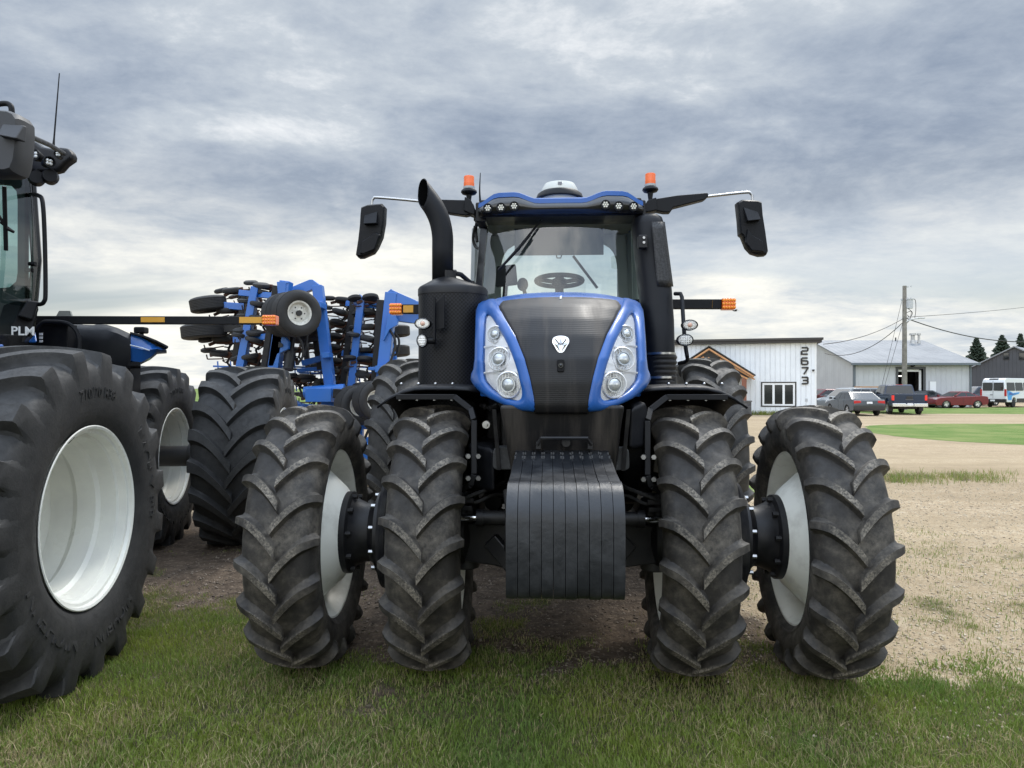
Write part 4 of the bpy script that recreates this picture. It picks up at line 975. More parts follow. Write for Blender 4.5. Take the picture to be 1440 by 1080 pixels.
def oval_lamp(name, px, py, yl, rx, rz, tilt, lens, led):
    p = T.at(px, py, yl); mb = MB(Matrix.Translation(p) @ Matrix.Rotation(tilt, 4, 'Y'))
    o = [(rx * math.cos(2 * math.pi * k / 28), rz * math.sin(2 * math.pi * k / 28)) for k in range(28)]
    mb.loft([[(a * k, d, b * k) for a, b in o] for k, d in ((.6, .07), (1.0, .035), (1.0, -.008), (.9, -.012), (.86, .0))]); L_ = mb.build(name, BLK, tr, smooth=40)
    mb = MB(Matrix.Translation(p) @ Matrix.Rotation(tilt, 4, 'Y')); mb.add([(a * .88, -.004, b * .88) for a, b in o], [tuple(range(28))]); mb.build('reflector', REFL if led else lens, L_)
    mb = MB(Matrix.Translation(p) @ Matrix.Rotation(tilt, 4, 'Y'))
    if led:
        for i in range(-3, 4):
            for j in range(-2, 3):
                a, b = i * rx * .27, j * rz * .36
                if (a / rx) ** 2 + (b / rz) ** 2 < .62: mb.ball((a, -.006, b), rx * .105, 8, 5, (1, .5, 1))
        mb.build('led_cells', mat('led_cell', (.55, .55, .53), .2, metal=.3), L_)
    else:
        mb.ball((0, -.006, 0), rx * .3, 10, 7, (1, .5, 1)); mb.build('bulb', mat('amber_bulb', (.75, .45, .33), .3), L_)
    mb = MB(Matrix.Translation(p) @ Matrix.Rotation(tilt, 4, 'Y')); mb.loft([[(a * k, d, b * k) for a, b in o] for k, d in ((.9, -.010), (.75, -.02), (.4, -.026), (.05, -.028))]); mb.build('lens', LENS, L_)
SILV = mat('lamp_silver', (.66, .66, .64), .25, metal=.5)
oval_lamp('marker_lamp', 594.5, 455, .28, .053, .037, 0, SILV, False); oval_lamp('work_lamp', 593.5, 479, .26, .035, .044, 0, SILV, True)
oval_lamp('marker_lamp', 970, 457, .55, .054, .036, 0, SILV, False); oval_lamp('work_lamp', 963.5, 478, .50, .054, .040, 0, SILV, True)
mb = MB(); a = T.at(611, 440, .27); b = T.at(611, 478, .27); mb.bar((a.x, .27, a.z + .10), (b.x, .27, b.z), .012, .05, (0, 1, 0)); mb.prism([(a.x - .01, a.z + .05), (a.x + .06, a.z + .12), (a.x + .06, b.z + .08), (a.x - .01, b.z + .06)], 'xz', .29, .31); q = T.at(606, 479, .28); mb.cyl((q.x - .05, .29, q.z), (q.x + .03, .29, q.z), .022); mb.build('lamp_bracket', BLK, tr)
mb = MB(); mb.tube([T.at(949, 413, .85), T.at(957, 413, .80), T.at(959, 418, .78), T.at(961, 452, .70), T.at(963, 480, .62), T.at(966, 500, .60), T.at(967, 506, .62), T.at(964, 509, .66), T.at(955, 511, .75)], .014); mb.build('lamp_bracket', BLK, tr)
# ---- air intake column on the other pillar, and its ribbed hose
def ring_at(px0, px1, py, yl, dy, n=28, pw=3.0):
    a, b = T.at(px0, py, yl), T.at(px1, py, yl); c = (a + b) / 2; rx = (b.x - a.x) / 2; out = []
    for k in range(n):
        t = 2 * math.pi * k / n; cc, ss = math.cos(t), math.sin(t)
        out.append((c.x + rx * abs(cc) ** (2 / pw) * (1 if cc > 0 else -1), yl + dy + dy * abs(ss) ** (2 / pw) * (1 if ss > 0 else -1), c.z))
    return out
mb = MB(); mb.loft([ring_at(914, 956, 540, .72, .16), ring_at(912, 953, 496, .74, .16), ring_at(908, 952, 450, .80, .17), ring_at(903, 949, 405, .86, .18), ring_at(897, 944, 355, .90, .18), ring_at(893, 938, 312, .93, .17), ring_at(894, 934, 303, .95, .14), ring_at(902, 926, 300, .99, .08)])
mb.build('air_intake', BLK, tr, smooth=45)
mb = MB()
for i in range(6):
    y = 498 + i * 7.2
    mb.loft([ring_at(915.5, 955.5, y, .715, .165, pw=2.2), ring_at(914, 957.5, y + 2.6, .705, .175, pw=2.2), ring_at(914, 957.5, y + 4.4, .705, .175, pw=2.2), ring_at(915.5, 956, y + 7, .715, .165, pw=2.2)])
mb.build('intake_hose', RUB, tr, smooth=50)
mb = MB()
for y in (495, 529): mb.loft([ring_at(913, 956, y, .70, .178, pw=2.2), ring_at(913, 956, y + 3, .70, .178, pw=2.2)])
mb.build('hose_clamp', STEEL, tr)
rows = []
for k in range(10):
    t = k / 9; py = 312 + (403 - 312) * t; l, r_ = 916 + 8 * t, 934.5 + 12 * t
    rows.append([tuple(T.at(l + (r_ - l) * j / 6, py, .905 - .03 * t - .012 + .05 * max(0, (j - 3) / 3) ** 2)) for j in range(7)])
mb = MB(); mb.grid(rows); mb.build('intake_screen', mat('intake_mesh', (.022, .022, .024), .5, noise=(90, (.006, .006, .006), .45, .55)), tr, thick=.006)
mb = MB(); q = T.at(903, 340, .89); mb.box(q.x - .03, q.x + .035, .86, .92, q.z - .05, q.z + .045); ip = mb.build('latch_plate', BLKM, tr, bevel=.008); mb = MB()
for dz in (-.012, .022): mb.cyl((q.x + .008, .85, q.z + dz), (q.x + .008, .865, q.z + dz), .009)
mb.build('bolt', STEEL, ip)
# ---- cab
def row_t(pts): return [tuple(p) for p in pts]
YF, YR = 1.22, 2.75
gl = {'bl': T.at(675, 418, 1.18), 'br': T.at(903, 418, 1.18), 'tl': T.at(686, 309, 1.26), 'tr': T.at(892, 309, 1.26)}
cxb = (gl['bl'].x + gl['br'].x) / 2
zb_, zt_ = 2.16, gl['tl'].z; zr_ = 3.20
hb_, ht_ = (gl['br'].x - gl['bl'].x) / 2, (gl['tr'].x - gl['tl'].x) / 2
def cabx(z): return ht_ + (hb_ - ht_) * (zt_ - z) / (zt_ - gl['bl'].z)
def cabfront(x, z): return 1.24 - .11 * (1 - (x / .62) ** 2) - .05 * (zt_ - z)
mb = MB(); mb.grid([[(cxb + t * cabx(z), cabfront(t * .6, z), z) for t in np.linspace(-1, 1, 17)] for z in np.linspace(zb_, zt_ + .02, 10)]); wscreen = mb.build('windscreen', WIND, tr, smooth=80)
mb = MB()
for s in (-1, 1):
    for (y0, y1, off, w_) in ((1.235, 1.235, 0.0, .055),):
        lo = [(cxb + s * (cabx(zb_) - .012), cabfront(.6, zb_) - .012, zb_), (cxb + s * (cabx(zb_) + .05), cabfront(.6, zb_) + .03, zb_), (cxb + s * (cabx(zb_) + .055), cabfront(.6, zb_) + .12, zb_), (cxb + s * (cabx(zb_) - .0), cabfront(.6, zb_) + .10, zb_)]
        hi = [(cxb + s * (cabx(zt_) - .012), cabfront(.6, zt_) - .012, zt_ + .03), (cxb + s * (cabx(zt_) + .05), cabfront(.6, zt_) + .03, zt_ + .03), (cxb + s * (cabx(zt_) + .055), cabfront(.6, zt_) + .12, zt_ + .03), (cxb + s * cabx(zt_), cabfront(.6, zt_) + .10, zt_ + .03)]
        mb.loft([lo, hi])
    cp = MB(); cp.tube([(cxb + s * .78, 2.05, 1.5), (cxb + s * .74, 2.05, 3.05)], .035, 8); cp.tube([(cxb + s * .74, YR, 1.5), (cxb + s * .70, YR - .04, zr_)], .05, 8); cp.build('cab_pillar', mat('cab_trim', (.34, .36, .36), .8), tr)
    mb.bar((cxb + s * .64, 1.3, zt_ + .04), (cxb + s * .70, YR, zr_), .08, .08); mb.bar((cxb + s * .70, 1.3, 1.56), (cxb + s * .74, YR, 1.56), .06, .12)
mb.bar((cxb - .7, YR, zr_), (cxb + .7, YR, zr_), .08, .10); mb.bar((cxb - .72, YR, 2.02), (cxb + .72, YR, 2.02), .06, .12)
mb.build('cab_frame', BLKG, tr, bevel=.008)
mb = MB(); mb.box(cxb - .70, cxb + .70, 1.20, YR, 1.48, 1.60); mb.prism([(1.22, 1.6), (1.22, 2.22), (1.45, 2.24), (1.55, 1.6)], 'yz', cxb - .45, cxb + .45); mb.build('cab_floor', BLK, tr)
for s in (-1, 1):
    mb = MB(); mb.grid([[(cxb + s * (cabx(z) + .045), 1.32, z), (cxb + s * (.78 - .03 * (z - 1.6)), 2.05, z + .06 * (z - 1.6)), (cxb + s * (.74 - .03 * (z - 1.6)), YR, z + .15 * (z - 1.6))] for z in np.linspace(1.6, zt_, 5)]); mb.build('door_glass', mat_side if 'mat_side' in globals() else glass_mat('door_glass', (.74, .84, .80), .06), tr)
mb = MB()      # rear wall with a round-cornered window opening
op = rpoly([(cxb - .56, 2.08), (cxb + .575, 2.08), (cxb + .575, 3.06), (cxb - .56, 3.06)], .26, 8)
op = [(a, b) for a, b in op]; N_ = len(op); oc = (cxb, 2.5); outr = by_angle([(cxb - .72, 1.58), (cxb + .72, 1.58), (cxb + .70, zr_), (cxb - .70, zr_)], oc, 72); inr = by_angle(op, oc, 72)
mb.loft([[(a, YR - .06, b) for a, b in outr], [(a, YR - .06, b) for a, b in inr], [(a, YR - .01, b) for a, b in inr], [(a, YR - .01, b) for a, b in outr]], cap=False); mb.build('rear_wall', mat('cab_trim', (.34, .36, .36), .8), tr, smooth=40)
mb = MB(); mb.add([(a, YR - .03, b) for a, b in inr], [tuple(range(72))]); mb.build('rear_window', WIND, tr, smooth=0)
mb = MB(); mb.loft([[(cxb - .60, 1.30, zt_), (cxb + .60, 1.30, zt_), (cxb + .60, 1.30, zt_ + .05), (cxb - .60, 1.30, zt_ + .05)], [(cxb - .66, YR - .08, zr_ - .08), (cxb + .66, YR - .08, zr_ - .08), (cxb + .66, YR - .08, zr_), (cxb - .66, YR - .08, zr_)]]); mb.build('headliner', mat('headliner', (.16, .17, .175), .9), tr)
mb = MB(); mb.box(cxb - .36, cxb + .34, 1.36, 1.385, T.at(730, 359, 1.37).z, zt_ - .05); ss = mb.build('sunshade', mat('sunshade', (.045, .05, .053), .8), tr); mb = MB(); q = T.at(786, 361, 1.36); mb.tube([(q.x - .02, 1.355, q.z + .01), (q.x - .015, 1.35, q.z - .012), (q.x + .015, 1.35, q.z - .012), (q.x + .02, 1.355, q.z + .01)], .005); mb.build('pull_tab', BLK, ss)
# seat, steering wheel, monitor
mb = MB(); mb.prism(rpoly([(cxb - .24, 1.95), (cxb + .24, 1.95), (cxb + .22, 2.20), (cxb - .22, 2.20)], .08), 'xz', 2.20, 2.34); mb.prism(rpoly([(cxb - .25, 1.9), (cxb + .25, 1.9), (cxb + .25, 2.02), (cxb - .25, 2.02)], .05), 'xz', 1.75, 2.3); mb.build('seat', BLK, tr, bevel=.03)
q = T.at(786.5, 395, 1.62); mb = MB(Matrix.Translation(q) @ Matrix.Rotation(R(-6), 4, 'X')); mb.tube([(.19 * math.cos(2 * math.pi * k / 40), .19 * math.sin(2 * math.pi * k / 40), 0) for k in range(41)], .019, 10, cap=False)
for a in (-18, 198, 270): mb.bar((0, 0, -.015), (.19 * math.cos(R(a)), .19 * math.sin(R(a)), 0), .07, .016)
mb.cyl((0, 0, -.04), (0, 0, .01), .06); mb.cyl((0, .0, -.03), (0, -.12, -.4), .035); mb.build('steering_wheel', BLK, tr, smooth=50)
a, b = T.at(697, 404, 1.45), T.at(728, 372, 1.45); mb = MB(); mb.prism(rpoly([(a.x, a.z), (b.x, a.z + .02), (b.x - .015, b.z), (a.x + .01, b.z - .015)], .015), 'xz', 1.43, 1.47); mb.tube([(a.x + .08, 1.48, a.z + .05), (a.x + .05, 1.55, a.z - .3)], .02); mb.build('monitor', BLK, tr)
q = T.at(735, 400, 1.5); mb = MB(); mb.ball(q, .05, sc=(.9, .3, 1.1)); mb.cyl((q.x, q.y, q.z), (q.x + .05, q.y, q.z - .2), .015); mb.build('round_mirror', BLK, tr)
# wipers
mb = MB(); p0, p1, p2 = T.at(761, 310, 1.10), T.at(729, 349, 1.08), T.at(701, 380, 1.08); mb.tube([p0, p1], .009); mb.tube([T.at(746, 331, 1.075), T.at(726, 353, 1.07), p2], [.006, .013, .009]); mb.build('wiper', BLK, tr)
mb = MB(); mb.tube([T.at(806, 360, 2.72), T.at(840, 405, 2.70)], .013); mb.build('wiper', BLK, tr)
# roof: blue shell with raised corners over a black visor
rz0 = T.at(788, 304, 1.12).z
def ztopf(x):
    a = abs(x); return T.at(788, 284, 1.1).z + .055 * sst(.16, .34, a) - .075 * sst(.46, .62, a)
RW = .605; ccx = cxb - .005
def vis_y(t, q): return 1.02 - .05 * (1 - t * t) - .035 * math.sin(math.pi * q)
mb = MB(); loops = []
for y, k, dz, lo in ((None, 1.0, -.052, 1), (None, 1.003, -.045, 0), (None, 1.003, -.012, 0), (1.0, 1.0, .002, 0), (1.4, 1.06, .03, 0), (2.0, 1.16, .10, 0), (2.6, 1.16, .14, 0), (2.9, 1.10, .06, 0)):
    lp = []
    for j in range(33):
        t = -1 + 2 * j / 32; x = t * RW * k; yy = (vis_y(t, 1) - (.004 if dz < -.05 else .016 if dz < -.04 else .012)) if y is None else max(y, vis_y(t, 1) + .03); lp.append((ccx + x, yy, float(ztopf(t * RW)) + dz))
    lp += [(ccx + (1 - 2 * j / 32) * RW * k, (vis_y(1 - 2 * j / 32, 1) + .03) if y is None else max(y, vis_y(1 - 2 * j / 32, 1) + .04), float(ztopf((1 - 2 * j / 32) * RW)) - .054 if y is None else rz0 + .10 + (.12 if y > 1.9 else 0)) for j in range(33)]
    loops.append(lp)
mb.loft(loops); roof = mb.build('roof', BLUE, tr, smooth=50)
mb = MB(); rows = []
for j in range(33):
    t = -1 + 2 * j / 32; x = t * RW; zt2 = float(ztopf(x)) - .045
    rows.append([(ccx + x * 1.0, vis_y(t, q_), rz0 - .018 + (zt2 - rz0 + .018) * q_) for q_ in np.linspace(0, 1, 9)])
mb.grid(rows); visor = mb.build('roof_visor', BLKG, tr, smooth=60, thick=.02)
mb = MB(); mb.box(ccx - RW * .99, ccx + RW * .99, 1.03, 1.32, rz0 - .02, rz0 + .11); mb.box(ccx - RW - .03, ccx - RW + .05, 1.06, 1.3, rz0 - .05, rz0 + .10); mb.box(ccx + RW - .05, ccx + RW + .03, 1.06, 1.3, rz0 - .05, rz0 + .10); mb.build('roof_frame', BLKM, tr, bevel=.012)
for px, py in ((686, 293), (704.5, 292), (723, 290), (851.5, 288), (870, 290), (891, 290.5)):
    q = T.at(px, py, 1.0); t_ = max(-1, min(1, (q.x - ccx) / RW)); q = T.at(px, py, vis_y(t_, .5) - .016); M = Matrix.Translation(q); mb = MB(M @ Matrix.Rotation(R(90), 4, 'Z'))
    mb.lathe([(.05, .0), (.05, .030), (-.0, .034), (-.012, .034), (-.012, .028), (-.004, .027), (-.004, 0)], 28); wl_ = mb.build('roof_work_lamp', BLK, visor, smooth=40)
    mb = MB(M)
    for k in range(6): mb.ball((.0165 * math.cos(R(60 * k)), -.004, .0165 * math.sin(R(60 * k))), .0078, 8, 6)
    mb.ball((0, -.004, 0), .0078, 8, 6); mb.cyl((0, -.002, 0), (0, .0, 0), .027, n=24); mb.build('led_cells', mat('led_warm', (.80, .77, .66), .25, metal=.2), wl_)
# white satellite receiver on the roof
q = T.at(787, 275, 1.5); mb = MB(); o_ = [(1.0, -.06), (1.0, 0), (.96, .045), (.80, .088), (.5, .10), (.05, .102)]
def ell(k, z, rx=.150, ry=.15): return [(q.x + rx * k * math.cos(2 * math.pi * j / 40), q.y + ry * k * math.sin(2 * math.pi * j / 40), q.z + z) for j in range(40)]
mb.loft([ell(k, z) for k, z in o_]); gd = mb.build('satellite_receiver', mat('receiver_white', (.60, .60, .54), .4), tr, smooth=35)
mb = MB(); mb.loft([ell(1.28, -.03), ell(1.2, .004), ell(1.04, .022), ell(1.02, -.03)]); mb.build('receiver_base', BLK, gd, smooth=40)
mb = MB(); mb.prism([(q.x - .016, q.z + .052), (q.x - .016, q.z + .070), (q.x + .016, q.z + .070), (q.x + .016, q.z + .052), (q.x + .008, q.z + .046), (q.x - .008, q.z + .046)], 'xz', q.y - .147, q.y - .13); mb.build('receiver_mark', mat('mark_grey', (.2, .2, .21), .4), gd)
# beacons, mirrors, aerial
def beacon(px, py_top, py_bot, yl):
    b = T.at(px, py_bot, yl); t = T.at(px, py_top, yl); h = t.z - b.z; r = T.at(px + 8.0, py_top, yl).x - t.x
    mb = MB(Matrix.Translation((b.x, yl, b.z)) @ Matrix.Rotation(R(-90), 4, 'Y'))
    mb.lathe([(0, 0), (0, .014), (h * .30, .022), (h * .34, r * 1.2), (h * .40, r * 1.42), (h * .46, r * 1.35), (h * .52, r * 1.0), (h * .52, 0)], 28); bb = mb.build('beacon', BLK, tr, smooth=40)
    mb = MB(Matrix.Translation((b.x, yl, b.z)) @ Matrix.Rotation(R(-90), 4, 'Y')); mb.lathe([(h * .52, 0), (h * .52, r * 1.02), (h * .60, r * 1.02), (h * .60, 0)], 28); mb.build('collar', mat('beacon_collar', (.35, .36, .36), .3), bb)
    mb = MB(Matrix.Translation((b.x, yl, b.z)) @ Matrix.Rotation(R(-90), 4, 'Y')); mb.lathe([(h * .60, 0), (h * .60, r * .93), (h * .74, r * .95), (h * .76, r * .90), (h * .95, r * .92), (h * .985, r * .84), (h, r * .5), (h, 0)], 28); mb.build('amber_dome', AMBER, bb, smooth=35)
beacon(659.5, 247.5, 286, 1.15); beacon(914.5, 244, 283, 1.15)
mb = MB(); mb.tube(smooth_path([T.at(675.5, 287, 1.2), T.at(674.5, 268, 1.2), T.at(675.5, 243, 1.22)], 5), [.009 - .006 * i / 10 for i in range(11)]); mb.build('aerial', BLK, tr)
def mirror(s):
    X = (lambda a: a) if s < 0 else (lambda a: 2 * 788 - a)
    arm = MB()
    def poly(pts, y0, y1):
        q = [T.at(px, py, 1.15) for px, py in pts]; arm.prism([(p.x, p.z) for p in q], 'xz', y0, y1)
    if s < 0:
        poly([(618, 283), (656, 284), (667, 289), (667, 303), (656, 305.5), (632, 302), (618, 292)], 1.09, 1.17)
        poly([(655, 280), (664, 285), (669, 296), (669, 306), (661, 303), (654, 300)], 1.07, 1.20)
        rod = [(622, 287), (585, 282.5), (532, 277.8), (525.5, 279), (523, 284), (522.5, 300)]
        head = [(511, 294), (520, 290.5), (540, 289), (543.5, 293), (542.5, 314), (539, 334), (532, 350), (527, 357), (512, 363.5), (506, 363.8), (503.5, 361), (506.5, 342), (509, 320), (510, 303)]
        step = [(512, 303), (531, 297), (531.5, 316), (513.5, 317)]; chin_ = [(509, 340), (530, 326), (536, 330), (528, 352), (511, 359), (506, 358)]
    else:
        poly([(916, 283), (950, 277.5), (990, 274), (993.5, 274), (994, 279), (988, 283.5), (945, 294.5), (941, 301), (932, 301), (916, 298)], 1.09, 1.17)
        poly([(921, 281), (909, 285), (905, 292), (905, 302), (913, 301), (922, 299)], 1.07, 1.20)
        rod = [(990, 277), (1020, 273.5), (1050, 270.5), (1055.5, 272), (1058, 277), (1058, 294)]
        head = [(1034, 287), (1040, 283.5), (1062, 284.5), (1067.5, 287), (1069, 305), (1073, 330), (1076.5, 356), (1074.5, 360.5), (1066, 361), (1055, 357.5), (1048, 350), (1041.5, 334), (1038, 331), (1036.5, 310)]
        step = [(1045, 291), (1066, 298), (1067, 311), (1049, 313)]; chin_ = [(1050, 321), (1056, 330), (1073, 340), (1075, 356), (1056, 354), (1047, 342)]
    a_ = arm.build('mirror_arm', BLK, tr, bevel=.008)
    mb = MB(); mb.tube(smooth_path([T.at(*p, 1.13) for p in rod], 4), .0105, 10); mb.build('mirror_rod', STEEL, a_)
    q = [T.at(*p, 1.13) for p in head]; cx = sum(p.x for p in q) / len(q); cz = sum(p.z for p in q) / len(q)
    mb = MB(); mb.loft([[(cx + (p.x - cx) * k, y, cz + (p.z - cz) * k) for p in q] for k, y in ((.93, 1.05), (.985, 1.065), (1, 1.09), (1, 1.15), (.96, 1.165))]); hd = mb.build('mirror', BLK, tr, smooth=30)
    q = [T.at(*p, 1.05) for p in step]; m3 = MB(); cx = sum(p.x for p in q) / 4; cz = sum(p.z for p in q) / 4
    m3.loft([[(p.x, 1.06, p.z) for p in q], [(q[0].x, 1.045, q[0].z), (q[1].x, 1.045, q[1].z), (q[2].x, .995, q[2].z), (q[3].x, .995, q[3].z)]]); q = [T.at(*p, 1.05) for p in chin_]; cx = sum(p.x for p in q) / len(q); cz = sum(p.z for p in q) / len(q)
    m3.loft([[(p.x, 1.06, p.z) for p in q], [(cx + (p.x - cx) * .9, 1.028, cz + (p.z - cz) * .9) for p in q]]); m3.build('mirror_shell', BLK, hd, bevel=.006)
    m4 = MB(); q = [T.at(*p, 1.13) for p in head]; cx = sum(p.x for p in q) / len(q); cz = sum(p.z for p in q) / len(q)
    m4.add([(cx + (p.x - cx) * .9, 1.168, cz + (p.z - cz) * .9) for p in q], [tuple(range(len(q)))]); m4.build('mirror_glass', CHR, hd, smooth=0)
mirror(-1); mirror(1)
mb = MB(); mb.tube(smooth_path([T.at(668, 318, 1.35), T.at(665.5, 335, 1.4), T.at(668, 346, 1.4), T.at(674, 350, 1.35)], 5), .012); mb.tube(smooth_path([T.at(671, 310, 1.35), T.at(669, 325, 1.38), T.at(671, 340, 1.36)], 5), .014); mb.build('wiring_loom', RUB, tr)
# wide-load marker bars behind the cab
def marker(px0, px1, py, yl, amber0, amber1, yel0, yel1):
    a, b = T.at(px0, py, yl), T.at(px1, py, yl); mb = MB(); mb.bar(a, b, .06, .088); br = mb.build('marker_bar', BLK, tr, bevel=.006)
    c, d = T.at(amber0, py, yl), T.at(amber1, py, yl); mb = MB(); mb.box(min(c.x, d.x), max(c.x, d.x), yl - .05, yl + .05, c.z - .052, c.z + .052); am = mb.build('amber_lamp', AMBER, br, bevel=.012)
    mb = MB(); n_ = 5
    for i in range(n_):
        for j in range(3): mb.ball((min(c.x, d.x) + (i + .5) * abs(d.x - c.x) / n_, yl - .05, c.z + (j - 1) * .032), .013, 8, 5, (1, .5, 1))
    mb.build('led_cells', mat('amber_cell', (.9, .30, .03), .2), am)
    if yel0:
        e_, f_ = T.at(yel0, py, yl), T.at(yel1, py, yl); mb = MB(); mb.box(min(e_.x, f_.x), max(e_.x, f_.x), yl - .034, yl - .028, e_.z - .033, e_.z + .033); mb.build('reflector', AMBR, br)
marker(566, 700, 435, 2.3, 549, 566, 568, 582); marker(880, 1014, 428, 2.3, 1014, 1033, 1000.5, 1000.6)
# ------------------------------------------------------------------ the articulated tractor parked on the left
L_ = Frame(-4.83, 4.00, 0)
lt = empty('tractor', (L_.o.x, L_.o.y, 0))
tag(lt, 'large articulated tractor cut off by the left edge, wide dual tyres with deep white rims', 'tractor')
LA = .905
def wide_wheel(side, words):
    w = empty('wheel'); w2 = .385
    mb = tyre_mb(.965, w2, .492, .058, 19, .36, .046, .105, flare=2.2, wide=True)
    if words:
        for body, size, r0, ang in (("MACH X BIB", .115, .675, 172), ("710/70 R38", .085, .70, 98), ("MICHELIN", .135, .665, -38), ("MICHELIN", .105, .68, 262)):
            vs, fs = text_mesh(body, size, .005); out = []
            for a, b, d in vs:
                r = r0 + b; t = R(ang) + side * a / r0; out.append((side * (w2 * 1.017 + d - .002 - .25 * max(0, abs(r - .715) - .02) ** 1), -r * math.cos(t), r * math.sin(t)))
            mb.add(out, fs)
    mb.build('tyre', RUB_L, w, smooth=30)
    mb = MB(); s = side
    mb.lathe_open([((a + .033) * s, r) for a, r in [(.312, .508), (.322, .516), (.326, .510), (.320, .496), (.300, .490), (.296, .474), (.25, .466), (.242, .452), (.15, .446), (.13, .425), (.02, .425), (-.02, .455), (-.16, .465), (-.17, .44),
                                     (-.20, .40), (-.215, .30), (-.20, .16), (-.20, .0)]], 96)
    mb.lathe_open([(-.34 * s, .515), (-.35 * s, .49), (-.30 * s, .47), (-.15 * s, .468)], 72)
    mb.build('rim', WRIM, w, smooth=32)
    h = MB(); h.lathe([(s * -.62, 0), (s * -.62, .14), (s * -.24, .14), (s * -.22, .13), (s * -.20, .0)], 28)
    h.build('hub', BLKM, w)
    v = MB(); t = R(80); v.tube([(s * .33, -.485 * math.cos(t), .485 * math.sin(t)), (s * .30, -.455 * math.cos(t), .455 * math.sin(t)), (s * .27, -.44 * math.cos(t), .44 * math.sin(t))], .009); v.build('valve_stem', RUB, w)
    return w
A = wide_wheel(1, True); A.parent = lt; A.location = (2.10, 0, LA); A.rotation_euler = (R(8), 0, R(4))
for x, y, rz, rx in ((1.20, 0, 0, 20), (-1.20, 0, 0, 31), (-2.10, 0, 0, 12)):
    c = copy_tree(A, lt); c.location = (x, y, LA); c.rotation_euler = (R(rx), 0, rz)
rear = Frame(-.05, 3.44, R(7.5))
for x, rx in ((2.06, 3), (.94, 14), (-.94, 8), (-2.08, 26)):
    c = copy_tree(A, lt); c.location = (rear.o.x + rear.c * x, rear.o.y + rear.s * x, LA); c.rotation_euler = (R(rx), 0, rear.rz)
mb = MB(); mb.cyl((-2.2, 0, LA), (2.0, 0, LA), .11); mb.box(-.45, .45, -1.7, 1.6, .75, 1.4); mb.box(-.35, .35, 1.6, 2.4, .7, 1.2)
mb.M = Matrix.Translation((rear.o.x, rear.o.y, 0)) @ Matrix.Rotation(rear.rz, 4, 'Z'); mb.cyl((-2.2, 0, LA), (2.0, 0, LA), .11); mb.box(-.5, .5, -1.1, 1.1, .75, 1.55); mb.build('chassis', FRM, lt, bevel=.02)
# hood ahead of the cab (left of the frame)
mb = MB(); mb.loft([[(-.48, -1.75, 1.2), (.48, -1.75, 1.2), (.46, -1.75, 1.75), (.3, -1.70, 1.95), (-.3, -1.70, 1.95), (-.46, -1.75, 1.75)], [(-.55, -1.2, 1.2), (.55, -1.2, 1.2), (.55, -1.2, 1.9), (.38, -1.2, 2.15), (-.38, -1.2, 2.15), (-.55, -1.2, 1.9)], [(-.58, .3, 1.2), (.58, .3, 1.2), (.58, .3, 2.0), (.4, .3, 2.32), (-.4, .3, 2.32), (-.58, .3, 2.0)]])
mb.build('hood', BLUE, lt, bevel=.03)
# cab
p = L_.at
cz0, cz1 = 2.1, 3.42
xr = p(44, 300, 1.95).x
def lcab(y, z): return xr + .0 + .045 * math.sin(math.pi * min(1, max(0, (z - 2.0) / 1.5)))
mb = MB()
for s in (-1, 1):
    mb.tube([(s * (xr - .02), 1.95, 2.02), (s * (lcab(0, 2.7)), 1.95, 2.7), (s * (xr - .01), 1.95, 3.42)], .042, 8)
    mb.tube([(s * (xr - .05), .35, 1.9), (s * (xr - .12), .42, 3.42)], .045, 8)
    mb.bar((s * (xr - .03), .35, 2.0), (s * (xr - .02), 1.95, 2.0), .06, .12)
mb.bar((-xr, 1.95, 2.0), (xr, 1.95, 2.0), .06, .12); mb.bar((-xr, 1.95, 3.42), (xr, 1.95, 3.42), .08, .10); mb.bar((-xr, .4, 3.42), (xr, .4, 3.42), .08, .10)
mb.build('cab_frame', BLKG, lt, bevel=.006)
for s in (-1, 1):
    mb = MB(); mb.grid([[(s * (lcab(y, z) - .06 * (1.95 - y) / 1.6 * .6), y, z) for y in np.linspace(.40, 1.93, 6)] for z in np.linspace(2.30, 3.4, 9)]); mb.build('door_glass', SIDEG, lt, smooth=80)
mb = MB(); mb.grid([[(t * (xr - .06), .40 - .15 * (1 - t * t), z) for t in np.linspace(-1, 1, 9)] for z in np.linspace(1.95, 3.4, 5)]); mb.build('windscreen', SIDEG, lt, smooth=80)
op = by_angle(rpoly([(-xr + .08, 2.46), (xr - .08, 2.46), (xr - .08, 3.33), (-xr + .08, 3.33)], .12, 6), (0, 2.85), 72); ou = by_angle([(-xr + .02, 2.04), (xr - .02, 2.04), (xr - .02, 3.40), (-xr + .02, 3.40)], (0, 2.85), 72)
mb = MB(); mb.loft([[(a, 1.90, b) for a, b in ou], [(a, 1.90, b) for a, b in op], [(a, 1.95, b) for a, b in op], [(a, 1.95, b) for a, b in ou]], cap=False); mb.build('rear_wall', mat('trim_grey', (.10, .105, .11), .6), lt, smooth=40)
mb = MB(); mb.add([(a, 1.93, b) for a, b in op], [tuple(range(72))]); mb.build('rear_window', SIDEG, lt, smooth=0)
mb = MB(); mb.loft([[(-xr + .02, .2, 3.40), (xr - .02, .2, 3.40), (xr - .02, 2.1, 3.40), (-xr + .02, 2.1, 3.40)], [(-xr - .03, .1, 3.48), (xr + .03, .1, 3.48), (xr + .03, 2.12, 3.48), (-xr - .03, 2.12, 3.48)], [(-xr + .05, .2, 3.62), (xr - .05, .2, 3.62), (xr - .05, 2.0, 3.62), (-xr + .05, 2.0, 3.62)]]); mb.build('roof', BLUE, lt, bevel=.03)
